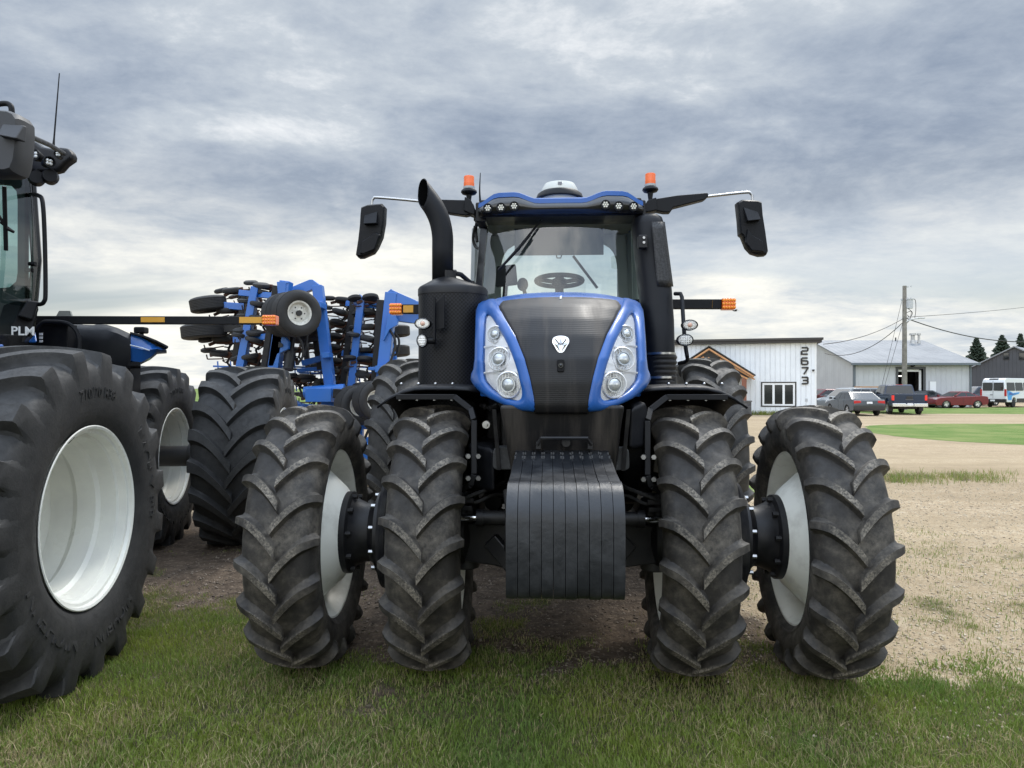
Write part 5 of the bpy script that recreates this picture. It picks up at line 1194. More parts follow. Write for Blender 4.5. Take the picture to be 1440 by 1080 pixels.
mb = MB(); mb.box(-xr + .08, xr - .08, .45, 1.9, 1.95, 2.05); mb.box(-.25, .25, 1.1, 1.3, 2.3, 2.95); mb.box(-.25, .25, .8, 1.3, 2.25, 2.38); mb.box(.35, .55, .6, 1.2, 2.4, 2.5); mb.build('cab_interior', BLK, lt, bevel=.03)
# door details: hinges, latch panel, wiper, dark lower corner with the lettering
mb = MB(); q = p(38, 370, 1.88)
for px, py in ((41.5, 371), (37.5, 380)): a = p(px, py, 1.90); mb.cyl((a.x - .01, a.y, a.z), (a.x + .05, a.y, a.z), .017, n=12)
mb.build('door_hinge', BLK, lt)
mb = MB(); a, b, c = p(9, 320, 1.0), p(6, 262, .9), p(8.5, 352, 1.05); mb.tube([b, c], .014); mb.tube([p(-4, 300, .95), p(10, 322, 1.0), p(19, 326, 1.05)], .011); mb.tube([p(0, 312, 1.0), p(19, 326, 1.05)], .009); mb.build('wiper', BLK, lt)
mb = MB(); q0, q1 = p(20, 432, 1.86), p(47, 424, 1.95)
pl = [p(15, 452, 1.80), p(24, 424, 1.9), p(47, 424, 1.95), p(49, 436, 1.95), p(40, 462, 1.90), p(28, 482, 1.85), p(8, 486, 1.8), p(8, 458, 1.8)]
mb.loft([[(v.x + .05, v.y - .02, v.z) for v in pl], [(v.x - .12, v.y + .02, v.z) for v in pl]]); mb.build('corner_panel', BLK, lt, bevel=.01)
a, b, c, d = p(19, 446, 1.80), p(33, 424, 1.85), p(50, 426, 1.92), p(40, 452, 1.87)
mb = MB(); mb.loft([[(v.x + .10, v.y - .10, v.z) for v in (a, b, c, d)], [(v.x + .02, v.y + .02, v.z) for v in (a, b, c, d)]]); mb.build('side_lamp_box', BLK, lt, bevel=.015)
vs, fs = text_mesh("PLM", .098, .002); a = p(20, 466, 1.74); mb = MB(Matrix.Translation((a.x + .07, a.y, a.z)) @ Matrix.Rotation(R(12), 4, 'Z') @ Matrix.Rotation(R(90), 4, 'X')); mb.add(vs, fs); mb.build('lettering', mat('letter_white', (.7, .7, .7), .4), lt, smooth=0)
# handrail, mirror, roof corner lamps, aerial
mb = MB(); mb.tube(smooth_path([p(44, 273, 1.95), p(54, 275, 1.85), p(60, 285, 1.8), p(63, 340, 1.8), p(64, 410, 1.8), p(62, 424, 1.8), p(56, 428, 1.83), p(47, 426, 1.92)], 5), .017, 10); mb.build('handrail', BLK, lt)
hd = [(-30, 165), (-4, 160), (28, 163), (36, 166.5), (41, 174), (41.5, 190), (40, 215), (37, 236), (32, 248), (24, 250.5), (-30, 250)]
q = [p(a, b, .72) for a, b in hd]; cx = sum(v.x for v in q) / len(q); cz = sum(v.z for v in q) / len(q)
mb = MB(); mb.loft([[(cx + (v.x - cx) * k, y, cz + (v.z - cz) * k) for v in q] for k, y in ((.90, .60), (.975, .625), (1, .67), (1, .76), (.96, .78))]); mr_ = mb.build('mirror', mat('mirror_shell_grey', (.030, .031, .034), .55, noise=(10, (.045, .046, .05), .4, .7)), lt, smooth=30)
q = [p(a, b, .60) for a, b in ((1, 174), (35, 176), (33, 199), (3, 194))]; mb = MB(); mb.loft([[(v.x, .625, v.z) for v in q], [(q[0].x + .01, .60, q[0].z), (q[1].x - .01, .60, q[1].z), (q[2].x - .01, .54, q[2].z), (q[3].x + .01, .54, q[3].z)]]); mb.build('mirror_shell', MATS['mirror_shell_grey'], mr_, bevel=.008)
mb = MB(); mb.tube(smooth_path([p(-20, 150, .72), p(5, 145.5, .72), p(14, 148, .72), p(16.5, 156, .72), p(16, 175, .72)], 5), .018, 10); mb.tube([p(38, 190, .75), p(70, 204, 1.3), p(90, 216, 1.8)], .018, 10); mb.build('mirror_arm', BLK, mr_)
mb = MB()
pl = [(38, 196), (52, 200), (60, 206), (78, 210), (84, 207), (96, 208), (101, 214), (104, 219), (102, 225), (92, 232), (84, 241), (76, 243), (60, 243), (48, 243), (36, 240)]
q = [p(a, b, 1.9) for a, b in pl]; mb.loft([[(v.x, 1.88, v.z) for v in q], [(v.x, 1.98, v.z) for v in q]]); mb.build('roof_corner', BLKM, lt, bevel=.03)
for px, py, r, yaw in ((48.5, 218, .042, 0), (69, 228, .040, 55), (82, 217, .028, 20)):
    a = p(px, py, 1.74); mb = MB(Matrix.Translation(a) @ Matrix.Rotation(R(yaw), 4, 'Z') @ Matrix.Rotation(R(90), 4, 'Z')); mb.lathe([(.09, 0), (.07, r * .8), (.0, r * 1.15), (-.012, r * 1.15), (-.012, r), (0, r * .95), (0, 0)], 24); wl2 = mb.build('roof_work_lamp', BLK, lt, smooth=40)
    mb = MB(Matrix.Translation(a) @ Matrix.Rotation(R(yaw), 4, 'Z'))
    for k in range(4): mb.ball((r * .42 * math.cos(R(45 + 90 * k)), -.004, r * .42 * math.sin(R(45 + 90 * k))), r * .36, 8, 6, (1, .5, 1))
    mb.build('led_cells', MATS['led_cell'], wl2)
for px, py in ((52, 252), (71, 250)):
    a = p(px, py, 1.85); mb = MB(Matrix.Translation(a) @ Matrix.Rotation(R(120), 4, 'Z')); mb.lathe([(-.08, 0), (-.08, .05), (-.02, .064), (.05, .05), (.07, 0)], 20); mb.cyl((0, 0, 0), (0, 0, .08), .02); mb.build('roof_work_lamp', BLK, lt, smooth=40)
mb = MB(); mb.tube([p(75, 208, 1.95), p(76, 195, 1.95), p(83.5, 103, 1.95)], [.012, .007, .004]); mb.build('aerial', BLK, lt)
# blue cowl at the foot of the cab, black tanks with blue wing tips over the rear axle
q = [p(24, 482, 1.9), p(44, 458, 2.0), p(50, 462, 2.0), p(53, 482, 1.9)]; mb = MB(); mb.loft([[(v.x, v.y, v.z) for v in q], [(v.x - .3, v.y + .35, v.z) for v in q]]); mb.build('cab_cowl', BLUE, lt, bevel=.02)
q = [p(-40, 484, 1.0), p(6, 484, 1.3), p(6, 490, 1.3), p(-40, 540, 1.0)]; mb = MB(); mb.loft([[(v.x, v.y, v.z) for v in q], [(v.x - .3, v.y + .2, v.z) for v in q]]); mb.build('side_step', BLUE, lt, bevel=.015)
T0, T1 = 2.35, 3.3
def tank_loop(px, zt, zb, ya, yb): return [(tx(px, y), y, z) for y, z in ((ya, zb), (ya - .03, (zt + zb) / 2), (ya + .02, zt - .06), (ya + .14, zt), (yb - .14, zt), (yb, zt - .1), (yb, zb))]
def tz(py, yl=T0): return CAM_H - (py - 546) / FX * (4.00 + yl)
def tx(px, yl=T0): return (px - 720) / FX * (4.00 + yl) + 4.83
for s in (-1, 1):
    mb = MB(); xs = [(58, 456, 520), (98, 453.5, 520), (112, 453, 520), (117, 454.5, 520), (131, 455, 520), (136, 454, 520), (150, 454.5, 519), (165, 459, 518), (184, 468, 517.5)]
    mb.loft([[(s * a, b, c) for a, b, c in tank_loop(x, tz(t), tz(b), T0, T1 - (.15 if x > 150 else 0))] for x, t, b in xs]); tk = mb.build('fuel_tank', BLK, lt, smooth=50)
    top = [(184, 469.5), (200, 474), (215, 480.5), (226, 486), (235, 491.5)]; bot = [(184, 507.5), (197, 509), (207, 502.5), (216, 494), (234, 492.6)]
    mb = MB(); lo = []
    for (a, b), (c, d) in zip(top, bot):
        pm = (a + c) / 2; k = (pm - 184) / 51; lo.append([(s * tx(pm, y), y, z) for y, z in ((T0 + .01 + .10 * k, tz(d)), (T0 - .02 + .08 * k, (tz(b) + tz(d)) / 2), (T0 + .02 + .10 * k, tz(b)), (T1 - .25 - .2 * k, tz(b) - .01), (T1 - .25 - .2 * k, tz(d)))])
    mb.loft(lo); wg = mb.build('wing_tip', BLUE, tk, smooth=40)
    mb = MB(); mb.tube([(s * tx(a), T0 - .028 + .003 * i, tz(b)) for i, (a, b) in enumerate(((185.5, 485.5), (200, 489), (212, 493)))], .006, 6); mb.build('wing_stripe', mat('pale_stripe', (.6, .65, .75), .3), wg)
    mb = MB(); lo = [[(s * tx(a), T0 - .005 + .1 * max(0, (a - 184) / 51), tz(b + .6)), (s * tx(a), T0 + .0 + .1 * max(0, (a - 184) / 51), tz(b - 2.6)), (s * tx(a, T1 - .3), T1 - .3, tz(b - 2.6)), (s * tx(a, T1 - .3), T1 - .3, tz(b + .6))] for a, b in ((183, 469), (200, 473.5), (215, 480), (224, 485), (230, 488.5))]; mb.loft(lo)
    lo = [[(s * tx(a), T0 - .01, tz(b + 6)), (s * tx(a), T0 - .01, tz(b - .5)), (s * tx(a, T1 - .3), T1 - .3, tz(b - .5)), (s * tx(a, T1 - .3), T1 - .3, tz(b + 6))] for a, b in ((180, 510), (190, 509), (198, 509.5))]; mb.loft(lo); mb.build('tank_trim', BLK, tk, bevel=.004)
    mb = MB(); a = tx(199, 2.8); mb.box(s * a - .055, s * a + .05, 2.75, 2.85, tz(469, 2.8), tz(460, 2.8)); mb.cyl((s * a, 2.8, tz(476, 2.8)), (s * a, 2.8, tz(466, 2.8)), .02); mb.build('work_lamp', BLK, lt, bevel=.015)
    mb = MB(); mb.tube(smooth_path([(s * v.x, v.y, v.z) for v in (p(50, 464, 2.1), p(58, 455, 2.1), p(66, 452.5, 2.1), p(92, 454, 2.1), p(105, 462, 2.1), p(111, 475, 2.1), p(111.5, 495, 2.1))], 4), .018, 8); mb.build('step_rail', BLK, lt)
    mb = MB(); mb.box(min(s * tx(52), s * tx(110)), max(s * tx(52), s * tx(110)), 2.2, 2.34, 1.5, tz(457)); mb.build('step_panel', BLK, lt, bevel=.01)
    mb = MB(); a, b = tx(178, 2.8), tx(190, 2.8); mb.box(min(s * a, s * b), max(s * a, s * b), 2.7, 2.9, 1.5, 2.0); mb.build('tank_bracket', BLKM, lt)
mb = MB(); a = p(55, 471.5, 2.08)
for dz in (0, -.03, -.06): mb.box(a.x, a.x + .03, a.y, a.y + .004, a.z + dz, a.z + dz + .02)
mb.build('warning_label', MATS['letter_white'], lt)
# marker bar behind the cab
a, b = p(30, 450, 2.15), p(372, 451, 2.15); mb = MB(); mb.bar(a, b, .06, .068); bar_ = mb.build('marker_bar', BLK, lt, bevel=.005)
mb = MB(); mb.bar((-a.x - 6.0 + 4.88 * 0, 2.15, a.z), a, .06, .068); mb.build('marker_bar', BLK, lt, bevel=.005)
c, d = p(371, 450.5, 2.15), p(390, 450.5, 2.15); mb = MB(); mb.box(c.x, d.x, 2.10, 2.20, c.z - .042, c.z + .042); am = mb.build('amber_lamp', AMBER, bar_, bevel=.01); mb = MB()
for i in range(5):
    for j in range(3): mb.ball((c.x + (i + .5) * (d.x - c.x) / 5, 2.10, c.z + (j - 1) * .026), .011, 8, 5, (1, .5, 1))
mb.build('led_cells', MATS['amber_cell'], am)
c, d = p(338.5, 450.5, 2.15), p(370, 450.5, 2.15); mb = MB(); mb.box(c.x, d.x, 2.115, 2.12, c.z - .026, c.z + .026); mb.build('reflector', AMBR, bar_)
c, d = p(201, 450, 2.15), p(234, 451, 2.15); mb = MB(); mb.box(c.x, d.x, 2.115, 2.12, c.z - .022, c.z + .022); mb.build('reflector', AMBR, bar_)
q = [p(78, 446, 2.2), p(83, 437, 2.2), p(98, 437, 2.2), p(101.5, 446, 2.2)]; mb = MB(); mb.prism([(v.x, v.z) for v in q], 'xz', 2.2, 2.22); mb.build('warning_plate', mat('plate_grey', (.22, .23, .21), .6), bar_)

# ------------------------------------------------------------------ folded cultivator behind
CR = Vector((-4.4, 12.2, 0)); cu = empty('folded_cultivator', CR)
tag(cu, 'blue folded cultivator with upright wings and white-hubbed wheels behind the tractors', 'cultivator')
CM = Matrix.Translation(-CR)
def beam(name, pts, d, w, h, m, depth2=None, parent=cu):
    mb = MB(CM)
    q = [W(a, b, d if depth2 is None else d + (depth2 - d) * i / max(1, len(pts) - 1)) for i, (a, b) in enumerate(pts)]
    for a, b in zip(q, q[1:]): mb.bar(a, b, w, h, (0, 1, 0))
    return mb.build(name, m, parent, bevel=.008, seg=1)
def plate(name, pts, d, t, m):
    q = [W(a, b, d) for a, b in pts]; mb = MB(CM); mb.prism([(v.x, v.z) for v in q], 'xz', d - t / 2, d + t / 2); return mb.build(name, m, cu, bevel=.006, seg=1)
# left wing
beam('wing_beam', [(403, 396), (376, 596)], 11.9, .17, .22, IBLUE); beam('wing_post', [(389, 402), (361, 590)], 12.0, .10, .12, BLKM)
beam('wing_beam', [(360, 404), (325, 590)], 12.2, .13, .16, IBLUE); beam('wing_post', [(345, 412), (331, 506)], 12.6, .10, .12, BLKM)
beam('wing_crossbar', [(338, 412), (403, 418)], 12.4, .10, .10, IBLUE, 12.0); beam('wing_crossbar', [(330, 478), (392, 472)], 12.4, .10, .10, IBLUE, 12.0)
plate('gusset', [(385, 470), (393, 462), (407, 481), (407, 491), (392, 498), (386, 515), (378, 515)], 11.85, .12, IBLUE)
plate('gusset_hole', [(392, 480), (398, 484), (398, 488), (391, 489)], 11.78, .02, FRM)
plate('fold_arm', [(406, 407), (420, 401), (437, 394), (441, 394), (449, 400), (452, 413), (446, 414), (440, 408), (420, 416), (408, 415)], 12.3, .16, IBLUE)
plate('top_plate', [(391, 397), (405, 397), (409, 398), (404, 400), (403, 420), (393, 420)], 11.85, .14, IBLUE)
beam('fold_post', [(447, 402), (459, 500), (467, 562)], 12.3, .17, .18, IBLUE)
plate('post_foot', [(459, 535), (468, 535), (474, 590), (464, 600), (436, 600), (436, 578), (453, 568)], 12.25, .14, IBLUE)
plate('post_collar', [(454, 497), (465, 496), (466, 503), (456, 504)], 12.1, .3, IBLUE); plate('fold_pivot', [(443, 423), (456, 426), (456, 434), (443, 433)], 12.1, .35, IBLUE)
beam('brace', [(425, 511), (455, 503)], 12.5, .10, .10, IBLUE); beam('brace', [(418, 521), (455, 518)], 12.8, .07, .07, IBLUE)
mb = MB(CM); mb.cyl(W(428, 552, 12.0), W(485, 548, 12.0), .10); mb.box(W(434, 0, 1).x * 12, W(470, 0, 1).x * 12, 11.8, 12.2, W(0, 565, 12).z, W(0, 546, 12).z); mb.build('rock_shaft', IBLUE, cu, bevel=.01)
mb = MB(CM); mb.cyl(W(405, 520, 11.8), W(409, 496, 11.9), .085); mb.cyl(W(409, 498, 11.9), W(412, 470, 12.0), .045); mb.build('hydraulic_cylinder', BLKM, cu)
beam('brace', [(438, 440), (450, 520)], 12.8, .09, .09, BLKM); beam('brace', [(424, 440), (433, 515)], 13.2, .09, .09, BLKM); beam('brace', [(475, 470), (480, 560)], 13.4, .07, .07, BLKM)
# right wing
beam('wing_post', [(497, 424), (480, 566)], 12.8, .11, .12, BLKM); beam('wing_beam', [(509, 418), (492, 568)], 12.55, .13, .16, IBLUE)
beam('wing_post', [(536, 422), (526, 560)], 12.4, .13, .13, BLKM); beam('wing_beam', [(551, 412), (531, 600)], 12.2, .20, .2, IBLUE)
plate('fold_arm', [(545, 412), (551, 407), (556, 410), (590, 425), (590, 434), (560, 428), (552, 430), (545, 436)], 12.2, .16, IBLUE)
plate('fold_arm', [(500, 424), (507, 414), (516, 424), (520, 429), (496, 429)], 12.6, .14, IBLUE)
plate('gusset', [(546, 444), (554, 438), (560, 452), (559, 458), (549, 463), (540, 480)], 12.1, .12, IBLUE); plate('lift_bracket', [(553, 444), (590, 440), (590, 456), (560, 452)], 12.4, .2, IBLUE)
plate('post_collar', [(530, 515), (548, 513), (549, 523), (530, 524)], 12.0, .35, IBLUE); plate('post_collar', [(520, 517), (532, 516), (532, 521), (520, 521)], 12.0, .3, IBLUE)
beam('wing_crossbar', [(488, 427), (545, 432)], 12.9, .10, .10, IBLUE, 12.5); beam('wing_crossbar', [(482, 497), (540, 503)], 12.9, .10, .08, IBLUE, 12.5); beam('brace', [(547, 480), (556, 515)], 12.9, .12, .12, IBLUE); beam('brace', [(552, 470), (557, 520)], 13.0, .08, .08, BLKM)
# low frame
beam('main_frame', [(440, 592), (560, 585)], 12.6, .16, .16, IBLUE); beam('main_frame', [(505, 622), (560, 621)], 11.6, .16, .2, IBLUE); beam('main_frame', [(500, 600), (545, 596)], 11.9, .1, .1, IBLUE); beam('main_frame', [(505, 588), (540, 577)], 11.8, .08, .08, IBLUE)
beam('drawbar', [(508, 628), (535, 566)], 11.5, .04, .04, BLKM); beam('main_frame', [(400, 560), (470, 610)], 12.8, .18, .18, IBLUE); beam('main_frame', [(320, 560), (470, 580)], 13.2, .18, .18, IBLUE)
# tyres of the cultivator
def flot(px, py, d, r, w, yaw, tilt, hub, name='wheel'):
    e_ = empty(name, W(px, py, d) - CR, 0, cu); e_.rotation_euler = Euler((0, tilt, yaw), 'XYZ')
    mb = MB(); pr_ = [(-w * .40, r * .52), (-w * .5, r * .62), (-w * .52, r * .78), (-w * .46, r * .92)]
    tread = [(-w * .46, r * .92), (-w * .38, r * .985)]
    for k in range(-3, 4): tread += [(k * w * .105 - w * .045, r), (k * w * .105 + w * .030, r), (k * w * .105 + w * .034, r * .965), (k * w * .105 + w * .056, r * .965)]
    tread += [(w * .40, r * .985), (w * .46, r * .92)]
    mb.lathe_open(pr_ + tread[1:] + [(-a, b) for a, b in pr_[::-1]][1:], 48); mb.build('tyre', RUB, e_, smooth=40)
    mb = MB(); mb.lathe([(-w * .42, .0), (-w * .3, r * .18), (-w * .30, r * .36), (-w * .40, r * .46), (-w * .42, r * .53), (w * .42, r * .53), (w * .40, r * .46), (w * .22, r * .40), (w * .25, r * .2), (w * .25, 0)], 36); mb.build('rim', mat('hub_white', (.62, .61, .55), .5, noise=(14, (.4, .38, .33), .45, .7)) if hub else FRM, e_, smooth=35)
    mb = MB(); mb.cyl((-w * .1, 0, 0), (w * .40, 0, 0), r * .12); mb.cyl((-w * .5, 0, 0), (0, 0, 0), r * .12)
    for k in range(6): t = k * math.pi / 3; mb.cyl((w * .2, r * .27 * math.cos(t), r * .27 * math.sin(t)), (w * .27, r * .27 * math.cos(t), r * .27 * math.sin(t)), r * .03, n=6)
    mb.build('hub', FRM, e_); return e_
flot(417, 441, 11.2, .365, .32, R(-52), 0, True); flot(401, 443, 11.75, .365, .32, R(-52), 0, True)
flot(432, 462, 12.5, .40, .30, R(-40), R(70), False)
flot(293, 428, 12.6, .31, .25, R(20), R(80), False); flot(287, 466, 12.5, .38, .25, R(15), R(84), False)
flot(524, 563, 11.4, .31, .30, R(-50), 0, True); flot(500, 570, 11.7, .33, .34, R(-50), 0, True)
flot(556, 466, 13.3, .27, .2, 0, R(86), False); flot(556, 494, 13.3, .27, .2, 0, R(86), False)
for px, py, d in ((455, 645, 12.7), (425, 648, 12.7), (505, 652, 12.0), (545, 652, 12.0), (330, 640, 13.2)):
    flot(px, 546 + (CAM_H - .40) / d * 1000, d, .40, .34, R(-8), 0, True); beam('wheel_arm', [(px, 546 + (CAM_H - .40) / d * 1000), (px + 3, 585)], d + .28, .10, .14, IBLUE)
beam('main_frame', [(330, 586), (560, 600)], 12.98, .16, .16, IBLUE); beam('drawbar', [(470, 600), (520, 640)], 12.4, .16, .2, IBLUE, 9.6)
beam('wheel_arm', [(290, 428), (345, 432)], 12.6, .12, .14, IBLUE); beam('wheel_arm', [(285, 464), (340, 462)], 12.5, .12, .14, BLKM); beam('wheel_arm', [(405, 443), (440, 425)], 11.9, .12, .12, IBLUE); beam('wheel_arm', [(470, 553), (512, 556)], 11.7, .15, .2, BLKM)
# row units: one built, the others copied
def row_unit(side):
    u_ = MB(); u_.bar((0, 0, 0), (-.34, 0, .02), .09, .08); u_.bar((.0, .0, .0), (.0, .02, -.14), .06, .06); u_.bar((-.05, -.05, .06), (-.26, -.05, .05), .035, .05); u_.bar((-.30, 0, .03), (-.46, .02, -.03), .05, .05)
    u_.bar((-.22, .03, -.06), (-.52, .03, -.10), .02, .02); u_.bar((-.52, .03, -.10), (-.54, .03, -.02), .02, .02)
    ob = u_.build('row_unit', RUST, cu, bevel=.004, seg=1)
    k = MB(Matrix.Translation((-.24, -.10, .05)) @ Matrix.Rotation(R(90), 4, 'Y')); k.lathe([(-.045, .0), (-.045, .11), (-.03, .145), (0, .155), (.03, .145), (.045, .11), (.045, 0)], 22); k.build('gauge_wheel', RUB, ob, smooth=40)
    k = MB(Matrix.Translation((-.50, .02, .06)) @ Matrix.Rotation(R(84), 4, 'Y')); k.lathe([(-.04, .0), (-.04, .09), (-.02, .125), (.02, .125), (.04, .09), (.04, 0)], 18); k.build('press_wheel', RUB, ob, smooth=40)
    k = MB(); k.tube([(-.10, 0, -.02), (-.15, .02, -.12), (-.10, .05, -.2), (.0, .06, -.22)], .022, 6); k.tube([(-.02, -.06, .02), (-.12, -.09, -.10), (-.20, -.04, -.08)], .014, 6); k.build('spring_trip', BLKM, ob); return ob
u0 = row_unit(1); first = True
def put_unit(px, py, d, rz, k=1.0, sx=1):
    global first
    o = u0 if first else copy_tree(u0, cu); first = False
    o.location = W(px + random.uniform(-2, 2), py + random.uniform(-2.5, 2.5), d + .22) - CR; o.rotation_euler = (random.uniform(-.3, .3), random.uniform(-.2, .25), rz + random.uniform(-.5, .5)); o.scale = (k * sx, k, k)
for (a, b, d, ts, rz, k) in (((347, 408), (330, 508), 12.6, (.04, .30, .52, .72, .95), .15, 1.05), ((389, 402), (371, 518), 12.1, (.04, .16, .30, .44, .58, .72, .86, .98), .12, .95), ((368, 406), (350, 512), 13.2, (.1, .3, .5, .7, .9), .2, .9),
                              ((498, 424), (481, 560), 12.9, (.02, .14, .27, .40, .52, .64, .76, .88, .98), .1, .95), ((537, 424), (526, 556), 12.45, (.02, .14, .28, .42, .55, .68, .80, .93), .1, .95), ((516, 425), (500, 560), 13.4, (.08, .2, .34, .5, .62, .74, .9), .4, .9)):
    for t in ts: put_unit(a[0] + (b[0] - a[0]) * t, a[1] + (b[1] - a[1]) * t, d, rz, k)
for px, py in ((335, 535), (322, 545), (440, 470), (452, 490), (430, 495), (446, 535), (430, 540), (475, 520), (470, 540), (455, 455), (418, 505), (425, 530), (565, 430), (480, 585), (450, 565)): put_unit(px, py, 13.3, random.uniform(-.6, .6), 1.0)
# harrow section low at the back, hoses along the wings
mb = MB(CM)
for k in range(9): a = 300 + k * 30; mb.bar(W(a, 515 + (k % 3) * 9, 13.8), W(a + 55, 517 + (k % 3) * 9, 13.8), .035, .035); mb.bar(W(a, 545 + (k % 2) * 9, 13.9), W(a + 40, 545 + (k % 2) * 8, 13.9), .05, .05)
for k in range(14): a = 306 + k * 18; mb.bar(W(a, 508, 13.8), W(a + 3, 550, 13.8), .022, .022)
mb.build('harrow', IBLUE, cu, bevel=0)
for pts, d in (([(410, 415), (424, 440), (432, 470), (428, 500)], 12.2), ([(415, 470), (424, 482), (426, 500), (418, 512)], 11.9), ([(548, 463), (556, 480), (552, 500), (545, 520)], 12.1), ([(512, 530), (520, 545), (530, 550), (540, 540)], 12.2), ([(553, 465), (561, 478), (559, 496), (552, 500)], 12.3)):
    mb = MB(CM); mb.tube(smooth_path([W(a, b, d) for a, b in pts], 5), .022, 6); mb.build('hydraulic_hose', RUB, cu)
# ------------------------------------------------------------------ buildings
def siding(name, base, pitch, axis_i=0, dirt=(.5, .5, .48)):
    if name in MATS: return MATS[name]
    m = mat(name, base, .5, noise=(.6, tuple(c * .86 for c in base), .4, .7)); nt = m.node_tree; L = nt.links.new; b = nt.nodes['Principled BSDF']
    t = nt.nodes.new('ShaderNodeTexCoord'); s = nt.nodes.new('ShaderNodeSeparateXYZ'); L(t.outputs['Object'], s.inputs[0])
    a = nt.nodes.new('ShaderNodeMath'); a.operation = 'DIVIDE'; L(s.outputs[axis_i], a.inputs[0]); a.inputs[1].default_value = pitch
    f = nt.nodes.new('ShaderNodeMath'); f.operation = 'FRACT'; L(a.outputs[0], f.inputs[0])
    p = nt.nodes.new('ShaderNodeMath'); p.operation = 'PINGPONG'; L(f.outputs[0], p.inputs[0]); p.inputs[1].default_value = .5
    r = nt.nodes.new('ShaderNodeMapRange'); L(p.outputs[0], r.inputs[0]); r.inputs[1].default_value = .0; r.inputs[2].default_value = .10
    bp = nt.nodes.new('ShaderNodeBump'); bp.inputs['Strength'].default_value = 1; bp.inputs['Distance'].default_value = .022; L(r.outputs[0], bp.inputs['Height']); L(bp.outputs[0], b.inputs['Normal']); return m
WOOD = mat('cedar', (.52, .27, .12), .6, noise=(7, (.42, .20, .085), .4, .65)); DKTRIM = mat('dark_trim', (.020, .018, .018), .5); WTRIM = mat('white_trim', (.78, .79, .79), .45)
# white office
o0, o1 = W(1148, 546, 44.0), W(925, 546, 46.5)
ang = math.atan2(o0.y - o1.y, o0.x - o1.x); OF = Frame(o0.x, o0.y, ang); of = empty('office_building', OF.o, ang)
tag(of, 'white steel-clad office with black parapet and the number 2673', 'office')
SID = siding('white_siding', (.79, .82, .85), .30)
def oz(py, px=1140): return OF.at(px, py, 0).z
zt, LEN, DEP = oz(482), 19.0, 13.0
wl0, wr0, wb, wt_ = OF.at(1072, 571, 0).x, OF.at(1118, 571, 0).x, oz(570.5, 1095), oz(538.5, 1095)
mb = MB()
mb.box(-LEN, wl0, 0, .2, 0, zt); mb.box(wr0, 0, 0, .2, 0, zt); mb.box(wl0, wr0, 0, .2, 0, wb); mb.box(wl0, wr0, 0, .2, wt_, zt); mb.box(-.2, 0, .2, DEP, 0, zt); mb.box(-LEN, -LEN + .2, .2, DEP, 0, zt); mb.box(-LEN + .2, -.2, DEP - .2, DEP, 0, zt); mb.build('wall', SID, of)
mb = MB(); mb.box(-.10, .012, -.015, .0, 0, zt); mb.box(.0, .015, -.015, .12, 0, zt); mb.build('corner_trim', WTRIM, of)
mb = MB(); mb.box(-LEN - .3, .28, -.28, DEP + .3, zt, zt + .16); mb.box(-LEN - .36, .36, -.36, DEP + .36, zt + .163, zt + .30); mb.build('parapet', mat('parapet_brown', (.035, .030, .029), .5), of)
mb = MB()
for a, b, c, d in ((wl0 - .03, wr0 + .03, wt_, wt_ + .07), (wl0 - .03, wr0 + .03, wb - .07, wb), (wl0 - .08, wl0, wb - .07, wt_ + .07), (wr0, wr0 + .08, wb - .07, wt_ + .07)): mb.box(a, b, -.03, .0, c, d)
wn_ = mb.build('window', DKTRIM, of); mb = MB(); wd = wr0 - wl0
mb.box(wl0, wr0, -.015, .05, wt_ - .12, wt_); mb.box(wl0, wr0, -.015, .05, wb, wb + .10)
for x in (wl0 + .05, wl0 + wd * .345, wl0 + wd * .655, wr0 - .05): mb.box(x - .065, x + .065, -.015, .05, wb + .1, wt_ - .12)
mb.build('frame', WTRIM, wn_); mb = MB(); mb.box(wl0, wr0, .03, .045, wb, wt_); mb.build('pane', PANE, wn_)
# blocky house number, one digit above the other
def ribbon(mb, pts, w, y0, y1, sc, ox, oz_):
    pts = [Vector((a * sc[0] + ox, b * sc[1] + oz_)) for a, b in pts]; Lq, Rq = [], []
    for i, p in enumerate(pts):
        d0 = (p - pts[i - 1]).normalized() if i else (pts[1] - p).normalized(); d1 = (pts[i + 1] - p).normalized() if i < len(pts) - 1 else d0
        n = (Vector((-d0.y, d0.x)) + Vector((-d1.y, d1.x))); k = n.length_squared / 2; n = n / max(k, .6); Lq.append(p + n * w / 2); Rq.append(p - n * w / 2)
    for i in range(len(pts) - 1): mb.prism([tuple(Lq[i]), tuple(Lq[i + 1]), tuple(Rq[i + 1]), tuple(Rq[i])], 'xz', y0, y1)
DG = {'2': [[(-.5, 1), (.36, 1), (.5, .88), (.5, .62), (.36, .5), (-.36, .5), (-.5, .38), (-.5, 0), (.5, 0)]], '6': [[(.48, 1), (-.36, 1), (-.5, .86), (-.5, .14), (-.36, 0), (.36, 0), (.5, .14), (.5, .42), (.36, .56), (-.5, .56)]],
      '7': [[(-.5, 1), (.5, 1), (.5, .88), (-.12, 0)]], '3': [[(-.5, 1), (.36, 1), (.5, .88), (.5, .62), (.38, .5), (-.3, .5)], [(.38, .5), (.5, .38), (.5, .12), (.36, 0), (-.5, 0)]]}
for ch, py in zip('2673', (493.5, 508, 521.5, 535)):
    c = OF.at(1131.5, py, 0); mb = MB()
    for st in DG[ch]: ribbon(mb, st, .095, -.06, -.025, (.36, .40), c.x, c.z - .2)
    mb.build('house_number', DKTRIM, of)
mb = MB(); c = OF.at(1143.5, 520.5, 0); mb.box(c.x - .06, c.x + .06, -.16, 0, c.z - .04, c.z + .04); mb.cyl((c.x, -.2, c.z - .03), (c.x, -.1, c.z - .03), .05); mb.build('wall_camera', DKTRIM, of)
